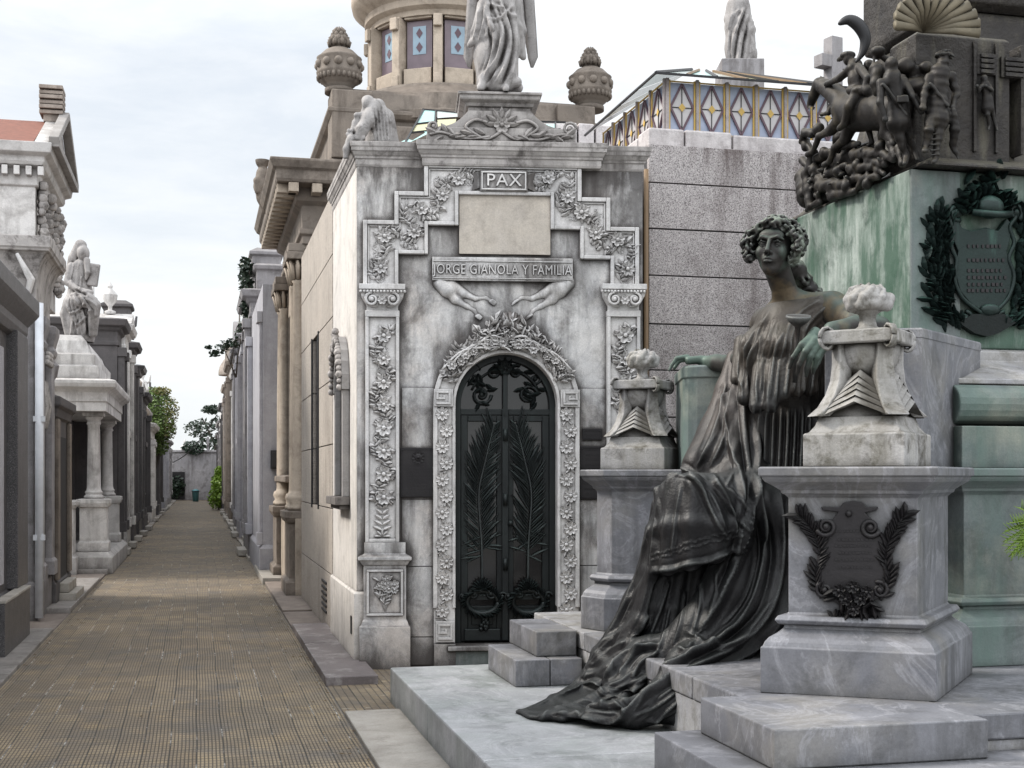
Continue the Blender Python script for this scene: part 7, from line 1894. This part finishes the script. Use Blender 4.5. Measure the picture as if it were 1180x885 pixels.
MB().tube([(1.6,0,0),(1.6,0,2)], .05, 5).build('stem', M_['bark'], eb)
bn = room('litter_bin', 'small blue green bin at the far end of the path', 'bin', 85, -.2)
MB().lathe([(.18,0),(.22,.62),(.24,.64),(.24,.7),(.08,.8)], 0, 0, 14).build('bin_body', plain('teal_bin', (.07,.20,.22), .5), bn)
MB().lathe([(.25,.63),(.25,.68)], 0, 0, 14).build('bin_rim', M_['iron'], bn)
rn = random.Random(8)
bs_ = room('green_bush', 'bright yellow green bush growing at the foot of the right row', 'bush', 63.5, .95)
mb = MB(); leafcloud(mb, [((-SN*0+ -.1,.0,.6),(.45,1.2,.6)),((0,.3,1.3),(.4,1.0,.5)),((.1,-.3,.9),(.45,.8,.7)),((.05,.2,1.8),(.25,.5,.3))], 2600, .09, rn); mb.build('foliage', M_['leafbright'], bs_)
mb = MB(); 
for i in range(5): mb.tube([(0,.1*i-.2,0),(.05*i-.1,.2*i-.4,.8)], [.04,.02], 5)
mb.build('stem', M_['bark'], bs_)
def treeobj(name, lab, loc, clumps, n, sz, mat, trunk, th, cat='tree', mats2=None):
    t_ = empty(name, frame(loc), lab, cat); mb = MB(); rn = random.Random(int(abs(loc[1])*3)); leafcloud(mb, clumps, n, sz, rn); mb.build('crown', mat, t_)
    if mats2: mb = MB(); leafcloud(mb, mats2[0], mats2[1], sz, rn); mb.build('crown', mats2[2], t_)
    mb = MB()
    for P in trunk: mb.tube(P, [th*(1-.7*i/(len(P)-1)) for i in range(len(P))], 7)
    mb.build('trunk', M_['bark'], t_); return t_
l0 = PF(54, -1.75, 0)
treeobj('tree', 'leafy tree with rusty tips growing between tombs on the left', l0, [((-.35,0,4.2),(.55,.8,.6)),((.3,0,4.3),(.6,.8,.55)),((.45,-.2,3.6),(.5,.8,.6)),((0,.2,4.8),(.6,.7,.4)),((-.2,0,3.4),(.5,.6,.6)),((-.5,0,4.9),(.35,.5,.3)),((.2,0,2.9),(.4,.6,.5))], 5600, .06, M_['leaf'],
        [[(-.1,0,0),(0,0,2.0),(-.15,0,3.4),(-.4,0,4.8)],[(0,0,2.0),(.3,0,3.2),(.6,0,4.2)],[(0,0,2.5),(.1,0,3.8),(.2,0,4.8)]], .13, mats2=([((.75,-.2,4.2),(.3,.6,.6)),((.65,-.1,3.5),(.25,.5,.5)),((.3,0,5.0),(.4,.4,.2))], 800, M_['leafrust']))
treeobj('tree', 'distant pale tree standing behind the end wall', PF(100, 1.2, 0), [((-1.2,0,5.2),(1.2,1,.7)),((.6,0,5.6),(1.0,1,.6)),((1.5,0,4.2),(.9,1,.8)),((0,0,4.2),(1.2,1,.7)),((-.3,0,6.6),(.7,.8,.35))], 1500, .15, M_['leafdark'], [[(0,0,0),(0,0,4),(-1,0,6)],[(0,0,3),(.8,0,6)]], .15)
sap_o = W(272, 435, 32.0)
def sw(x, y): return tuple(W(x, y, 32.0)-sap_o)
treeobj('sapling', 'thin sapling sprouting from the roof of a right hand tomb', sap_o, [(sw(258,402),(.22,.3,.14)),(sw(247,407),(.14,.2,.10)),(sw(270,396),(.2,.3,.14)),(sw(278,384),(.2,.3,.16)),(sw(262,396),(.16,.2,.10)),(sw(281,374),(.15,.2,.12)),(sw(240,400),(.08,.1,.05))], 420, .055, M_['leafdark'],
        [[(0,0,0), sw(266,420), sw(258,402), sw(245,404)], [(0,0,0), sw(274,410), sw(279,384), sw(282,372)], [sw(266,420), sw(270,396)]], .022, 'sapling')
iv = empty('ivy', frame(W(284, 340, 26.0)), 'dark ivy hanging from the roof edge of the tall grey right hand tomb', 'ivy')
mb = MB(); rn = random.Random(3)
leafcloud(mb, [((0,0,.55),(.10,.5,.2)),((.0,0,.2),(.12,.5,.35)),((.02,0,-.25),(.10,.4,.3)),((.05,0,-.55),(.07,.3,.15))], 900, .06, rn); mb.build('foliage', M_['leafdark'], iv)
MB().tube([(.05,0,.7),(.06,0,0),(.06,0,-.7)], .015, 5).build('stem', M_['bark'], iv)
wr = empty('overhead_cable', frame(W(215,515,60)), 'thin overhead cable crossing above the far end of the path', 'cable')
a, b = W(199,533,66), W(250,478,52)
MB().tube([a.lerp(b, i/10)-Vector((0,0,1.1*math.sin(math.pi*i/10)*.3)) for i in range(11)], .022, 5).build('cable', M_['iron'], wr, 0, 'W')
bp_ = room('blue_panel', 'small blue panel on a roof far down the right row', 'panel', 57, 1.3)
pb(MB().box(1.3,1.9,56.2,56.3,5.3,6.3).box(1.28,1.92,56.18,56.32,6.3,6.36), 'sheet', M_['blue'], bp_)

# ---------------------------------------------------------------- left-hand foreground tombs
dg = room('dark_tomb', 'dark grey polished granite tomb at the left edge of the picture', 'tomb', 12.5, -1.8)
ring0 = [(-4.6,9.6),(-1.78,9.6),(-1.78,14.05),(-4.6,14.05)]
pb(MB().stack(ring0, [(.04,0),(.04,.5),(0,.52),(0,3.0)]), 'wall', M_['dark'], dg, .01)
pb(MB().stack(ring0, [(.0,2.95),(.05,2.98),(.08,3.05),(.08,3.12),(.16,3.22),(.18,3.25),(.18,3.40),(.03,3.42)]), 'cornice', M_['dark'], dg, .012)
pb(MB().stack([(-4.4,9.8),(-2.0,9.8),(-2.0,13.8),(-4.4,13.8)], [(0,3.4),(0,3.62),(-.1,3.75)]), 'roof_block', M_['plaster'], dg, .03)
for a_, b_ in ((13.2,13.95),(9.7,10.3)): pb(MB().box(-1.80,-1.68,a_,b_,.52,3.0), 'pilaster', M_['dark'], dg, .01)
pb(MB().box(-1.775,-1.765,10.6,12.9,.6,2.8), 'stone_panel', M_['plasterlilac'], dg, .004)
ds = room('granite_slab', 'black polished slab with pale top edge leaning at the foot of the dark tomb', 'slab', 13, -1.7)
pb(MB().box(-1.71,-1.62,11.9,13.6,.04,.50), 'slab_body', M_['dark'], ds, .006); pb(MB().box(-1.715,-1.61,11.9,13.6,.502,.53), 'slab_edge', M_['kerblight'], ds)
ct = room('cove_tomb', 'tall stained grey tomb with deep curved cornice and white downpipe', 'tomb', 16.5, -1.9)
ring1 = [(-5.2,15.15),(-1.76,15.15),(-1.76,16.5),(-5.2,16.5)]
pb(MB().stack(ring1, [(.04,0),(.04,.4),(0,.44),(0,3.55)]), 'wall', M_['plaster'], ct, .01)
cv = [(0,3.42),(.02,3.44),(.02,3.52)]+[(.02+.15*(1-math.cos(t_)), 3.54+.52*math.sin(t_)) for t_ in [math.pi/2*i/8 for i in range(9)]]+[(.175,4.08),(.19,4.10),(.19,4.22),(.05,4.24)]
pb(MB().stack(ring1, cv), 'cove_cornice', M_['sootmarble'], ct, .008)
for a in (15.32, 16.33):
    pb(MB().stack([(-1.76,a-.14),(-1.68,a-.14),(-1.68,a+.14),(-1.76,a+.14)], [(.03,.44),(.03,.6),(0,.64),(0,3.0),(.02,3.03),(.03,3.08),(.01,3.12),(.05,3.28),(.05,3.36),(.0,3.38)]), 'pilaster', M_['plaster'], ct, .008)
mb = MB()
for k in range(10): mb.ball((-1.68, 15.62+.05*k, 2.9+.05*(k%3)), .04, 6, 4)
for k in range(8): mb.tube([(-1.73,15.65+.055*k,2.7),(-1.69,15.65+.055*k,2.4),(-1.72,15.66+.05*k,2.15)], [.02,.03,.01], 5)
pb(mb, 'carved_relief', M_['sootmarble'], ct)
pb(MB().box(-1.765,-1.752,15.6,16.1,.5,2.1), 'door', M_['void'], ct)
mb = MB()
for k in range(11):
    x = -4.9+.3*k; mb.tube([(x+.06, 15.12, 3.52), (x+.12, 15.05, 3.75), (x-.02, 14.98, 4.02)], [.03,.045,.02], 6)
pb(mb, 'cornice_relief', M_['carved'], ct)
lb = room('tomb', 'low brown black tomb with capped roof between the curved cornice tomb and the column tomb', 'tomb', 17.5, -1.9)
rlb = [(-4.4,16.56),(-1.70,16.56),(-1.70,18.4),(-4.4,18.4)]
pb(MB().stack(rlb, [(.03,0),(.03,.3),(0,.33),(0,2.3),(.03,2.33),(.05,2.42),(.09,2.46),(.09,2.56),(-.1,2.62)]), 'wall', M_['plasterdark'], lb, .01)
for a in (16.62, 18.1): pb(MB().box(-1.70,-1.65,a,a+.22,.34,2.3), 'pilaster', M_['brown'], lb, .01)
pb(MB().box(-1.705,-1.69,17.0,17.95,.3,2.1), 'door', M_['void'], lb)
pb(MB().box(-1.70,-1.47,16.9,18.0,.0,.16).box(-1.70,-1.56,16.95,17.95,.161,.28), 'door_step', M_['kerblight'], lb, .01)
mb = MB(); ornament(mb, 'urn', -1.95, 16.95, 2.6, .9, None); ornament(mb, 'urn', -1.95, 18.0, 2.6, .9, None); pb(mb, 'urn_ornament', M_['plaster'], lb)
pb(MB().box(-4.4,-2.2,16.6,18.3,2.6,3.9), 'rear_block', M_['plaster'], lb, .02)
ob = room('tomb', 'plain grey tomb added outside the left edge of the picture to cast shadow', 'tomb', 6, -2)  # unseen tomb, added to throw shadow over the platform
pb(MB().stack([(-5.2,2.2),(-1.95,2.2),(-1.95,9.4),(-5.2,9.4)], [(.05,0),(.05,.5),(0,.54),(0,4.2),(.15,4.3),(.15,4.45),(.0,4.5)]), 'wall', M_['plaster'], ob, .01)
dpw = room('downpipe', 'white painted downpipe at the corner of the curved cornice tomb', 'pipe', 15.1, -1.7)
pb(MB().tube([(-1.70,15.08,.05),(-1.70,15.08,3.5)], .045, 12).box(-1.76,-1.64,15.04,15.12,2.2,2.26).box(-1.76,-1.64,15.04,15.12,.9,.96), 'pipe', M_['pipewhite'], dpw, 0)
tp = room('temple_tomb', 'white temple with terracotta roof and carved gable rising behind the curved cornice tomb', 'tomb', 18.3, -2.5)
ringt = [(-7.5,17.15),(-1.98,17.15),(-1.98,19.5),(-7.5,19.5)]
pb(MB().stack(ringt, [(0,3.9),(0,5.55)]), 'wall', M_['plasterwhite'], tp, .01)
pb(MB().stack(ringt, [(.0,5.20),(.03,5.22),(.03,5.42),(.10,5.46),(.12,5.50),(.12,5.56),(.2,5.60),(.22,5.72),(.0,5.74)]), 'cornice', M_['plasterwhite'], tp, .01)
mb = MB(); v = -7.4
while v < -1.9: mb.box(v, v+.07, 17.03, 17.12, 5.33, 5.44); v += .14
pb(mb, 'dentil_course', M_['plasterwhite'], tp)
a, b, zt0 = 16.98, 19.68, 5.73
pb(MB().add([(-7.6,a,zt0),(-1.98,a,zt0),(-1.98,18.33,6.33),(-7.6,18.33,6.33),(-7.6,b,zt0),(-1.98,b,zt0)], [(0,1,2,3),(3,2,5,4),(0,4,5,1)]), 'tile_roof', M_['tile'], tp)
pd = pb(MB().add([(-1.975,a,zt0),(-1.975,b,zt0),(-1.975,18.33,6.36),(-1.80,a,zt0),(-1.80,b,zt0),(-1.80,18.33,6.36)], [(0,1,2),(3,5,4),(0,3,4,1),(1,4,5,2),(2,5,3,0)]), 'pediment', M_['plasterwhite'], tp, .01, True)
mb = MB()
for p0, p1 in (((-1.74,a-.02,zt0+.02),(-1.74,18.33,6.42)),((-1.74,b+.02,zt0+.02),(-1.74,18.33,6.42)),((-1.74,a,zt0+.0),(-1.74,b,zt0+.0))): mb.bar(p0, p1, .12, .10)
pb(mb, 'moulding', M_['plasterwhite'], pd, .01)
mb = MB()
for k in range(6): mb.box(-2.05,-1.75,18.16-.03*(k%2),18.50+.03*(k%2),6.40+.065*k,6.45+.065*k)
mb.box(-2.0,-1.8,18.2,18.45,6.3,6.75); pb(mb, 'crest', M_['plasterwarm'], tp, .008)
rn = random.Random(6)
for uu in (17.3, 18.1, 18.9, 19.35):
    mb = MB()
    for k in range(14): mb.ball((-1.93+rn.uniform(-.01,.05), uu+rn.uniform(-.07,.07), 4.15+.085*k), rn.uniform(.05,.08), 6, 4)
    pb(mb, 'carved_relief', M_['sootmarble'], tp)
rf = empty('roof_crest', frame(PF(14.2,-3.6,4.1), TH), 'small tiled ridge end peeking over the curved cornice at the left edge', 'roof'); 
pb(MB().add([(-4.2,15.2,4.23),(-2.75,15.2,4.23),(-3.2,15.4,4.5),(-4.2,15.4,4.62),(-4.2,16.2,4.23),(-2.75,16.2,4.23)], [(0,1,2,3),(2,1,5),(3,2,5,4)]), 'tile_roof', M_['tile'], rf)
# white column tomb with the bearded statue
cl = room('column_tomb', 'white marble tomb with two columns and stepped top under the hooded statue', 'tomb', 24, -2)
mw_ = M_['plasterwhite']
A0, A1, VF = 22.3, 26.7, -1.45
pb(MB().box(-4.6,-2.35,A0+.1,A1,0,2.7), 'wall', M_['plasterdark'], cl, .01)
pb(MB().box(-2.36,-2.34,A0+.6,A1-.5,.2,2.4), 'dark_recess', M_['void'], cl)
pb(MB().box(-3.2,-2.36,A0+.04,A0+.1,1.2,2.7), 'dark_recess', M_['plasterdark'], cl)
pb(MB().stack([(-4.6,A0),(VF,A0),(VF,A1),(-4.6,A1)], [(.08,0),(.08,.28),(.02,.34),(0,.36)]), 'base', mw_, cl, .01)
for uc in (22.72, 25.9):
    bb = pb(MB().stack([(VF-.46,uc-.24),(VF-.03,uc-.24),(VF-.03,uc+.24),(VF-.46,uc+.24)], [(.03,.36),(.03,.5),(0,.54),(0,1.08),(.03,1.10),(.05,1.16),(.05,1.22),(0,1.23)]), 'column_pedestal', mw_, cl, .008)
    pb(MB().lathe([(.16,1.23),(.16,1.27),(.13,1.30),(.145,1.34),(.12,1.37),(.112,1.42),(.098,2.45),(.12,2.48),(.105,2.5),(.105,2.53),(.15,2.58),(.15,2.6)], VF-.25, uc, 24), 'column', mw_, cl)
    pb(MB().box(VF-.42,VF-.08,uc-.17,uc+.17,2.6,2.67), 'abacus', mw_, cl, .006)
pb(MB().stack([(-4.6,A0+.04),(VF-.03,A0+.04),(VF-.03,A1),(-4.6,A1)], [(.0,2.67),(.0,2.82),(.02,2.83),(.02,2.98),(.06,3.02),(.14,3.06),(.16,3.12),(.16,3.17),(.05,3.2)]), 'entablature', mw_, cl, .008)
pb(MB().stack([(-4.4,A0+.12),(VF-.15,A0+.12),(VF-.15,A1-.1),(-4.4,A1-.1)], [(0,3.2),(0,3.42),(-.07,3.43),(-.07,3.62),(-.14,3.63),(-.22,3.85),(-.30,3.95)]), 'stepped_top', mw_, cl, .012)
wrh = pb(MB().stack([(-2.45,A0-.42),(-1.95,A0-.42),(-1.95,A0-.005),(-2.45,A0-.005)], [(.05,0),(.05,.3),(0,.34),(0,1.08),(.05,1.14),(.05,1.2),(0,1.22)]), 'side_pedestal', mw_, cl, .008)
mb = MB(); 
for k in range(16): a_ = 2*math.pi*k/16; mb.ball((-2.2+.17*math.cos(a_), A0-.45, .75+.17*math.sin(a_)), .055, 6, 4)
pb(mb, 'wreath_relief', M_['carved'], wrh)
lu = empty('shell_lamp', frame(PF(A0-.2,-2.2,1.22), TH), 'small white shell shaped vase on the side pedestal of the column tomb', 'vase')
MB().lathe([(.12,0),(.12,.04),(.04,.08),(.05,.14),(.13,.26),(.16,.42),(.14,.50),(.17,.52),(.13,.54)], 0, 0, 16).build('vase_body', mw_, lu)
MB().prism([(-.22,.1),(-.06,.14),(.0,.58),(-.05,.72),(-.16,.6),(-.24,.35)], -.05, .02).build('shell', mw_, lu, .01)
Yt = 21.9
hs = empty('marble_statue', frame(W(92, 390, Yt)), 'white bearded hooded statue holding a tablet on the column tomb at left', 'statue')
S = SDF((-7.8,21.3,3.85), (-6.75,22.5,5.70), .010)
S.tube([W(93,338,Yt), W(90,352,Yt), W(93,372,Yt), W(93,388,Yt)], [.20,.235,.24,.23], .04); S.tube([W(95,308,Yt), W(92,335,Yt)], [.15,.19], .04)
S.ell(W(96,292,Yt-.04), (.10,.12,.14), .02); S.tube([W(93,283,Yt), W(85,298,Yt+.05), (W(78,316,Yt+.08))], [.10,.09,.05], .02); S.tube([W(100,300,Yt-.12), W(101,314,Yt-.17), W(99,322,Yt-.17)], [.055,.045,.02], .015); S.ell(W(103,291,Yt-.13), (.018,.02,.025), .01)
S.tube([W(83,308,Yt-.05), W(78,325,Yt-.12), W(90,334,Yt-.26), W(105,337,Yt-.26)], [.085,.065,.05,.04], .015)
S.rbox(Matrix.Translation(W(108,317,Yt-.1)) @ Matrix.Rotation(R(8),4,'Y'), (.085,.04,.19), .02, .006)
S.tube([W(86,347,Yt-.15), W(101,346,Yt-.27), W(109,352,Yt-.27), W(107,384,Yt-.15)], [.11,.12,.10,.075], .02); S.tube([W(80,348,Yt-.1), W(76,362,Yt-.1), W(80,386,Yt-.1)], [.10,.095,.075], .02)
S.tube([W(84,340,Yt-.2), W(98,338,Yt-.3), W(110,345,Yt-.28)], [.045,.05,.035], .01)
HF = [([(84,340),(96,360),(98,386)],1.7,.03),([(92,340),(104,356),(105,384)],1.7,.03),([(80,345),(84,366),(82,388)],1.6,.03),([(76,350),(86,370),(90,388)],1.5,.025),([(98,344),(110,352),(110,366)],1.5,.025),([(88,298),(84,312),(82,326)],1.5,.02),([(94,318),(92,334)],1.2,.02),([(98,348),(90,358),(80,362)],1.4,.025),([(106,356),(96,368),(86,376)],1.4,.025),
      ([(89,342),(99,365),(101,386)],1.2,-.03),([(96,342),(107,358)],1.2,-.03),([(79,342),(86,378)],1.2,-.03),([(90,366),(87,388)],1.2,-.025),([(86,334),(100,340)],1.2,-.03)]
S.mesh('figure', M_['statue'], hs, 'W', 1, folds=HF)

# dry leaves and small weeds gathered along the kerbs
rn = random.Random(77); mb = MB()
for i in range(420):
    u = rn.uniform(6, 40)**1.0; side_ = rn.random()
    v = VR-abs(rn.gauss(0,.10)) if side_ < .55 else VL+abs(rn.gauss(0,.10))
    if rn.random() < .08: v = rn.uniform(VL, VR)
    a = rn.uniform(0, 6.28); s_ = rn.uniform(.010,.024); z = .012
    mb.add([(v+s_*math.cos(a), u+s_*math.sin(a), z), (v-.4*s_*math.sin(a), u+.4*s_*math.cos(a), z+.006), (v-s_*math.cos(a), u-s_*math.sin(a), z+.002), (v+.4*s_*math.sin(a), u-.4*s_*math.cos(a), z+.005)], [(0,1,2,3)])
o = mb.build('fallen_leaves', plain('dry_leaf', (.10,.065,.03), .8, 0, .5, 30), M=PM); tag(o, 'dry brown leaves lying along both kerbs of the path', 'leaves', kind='stuff')
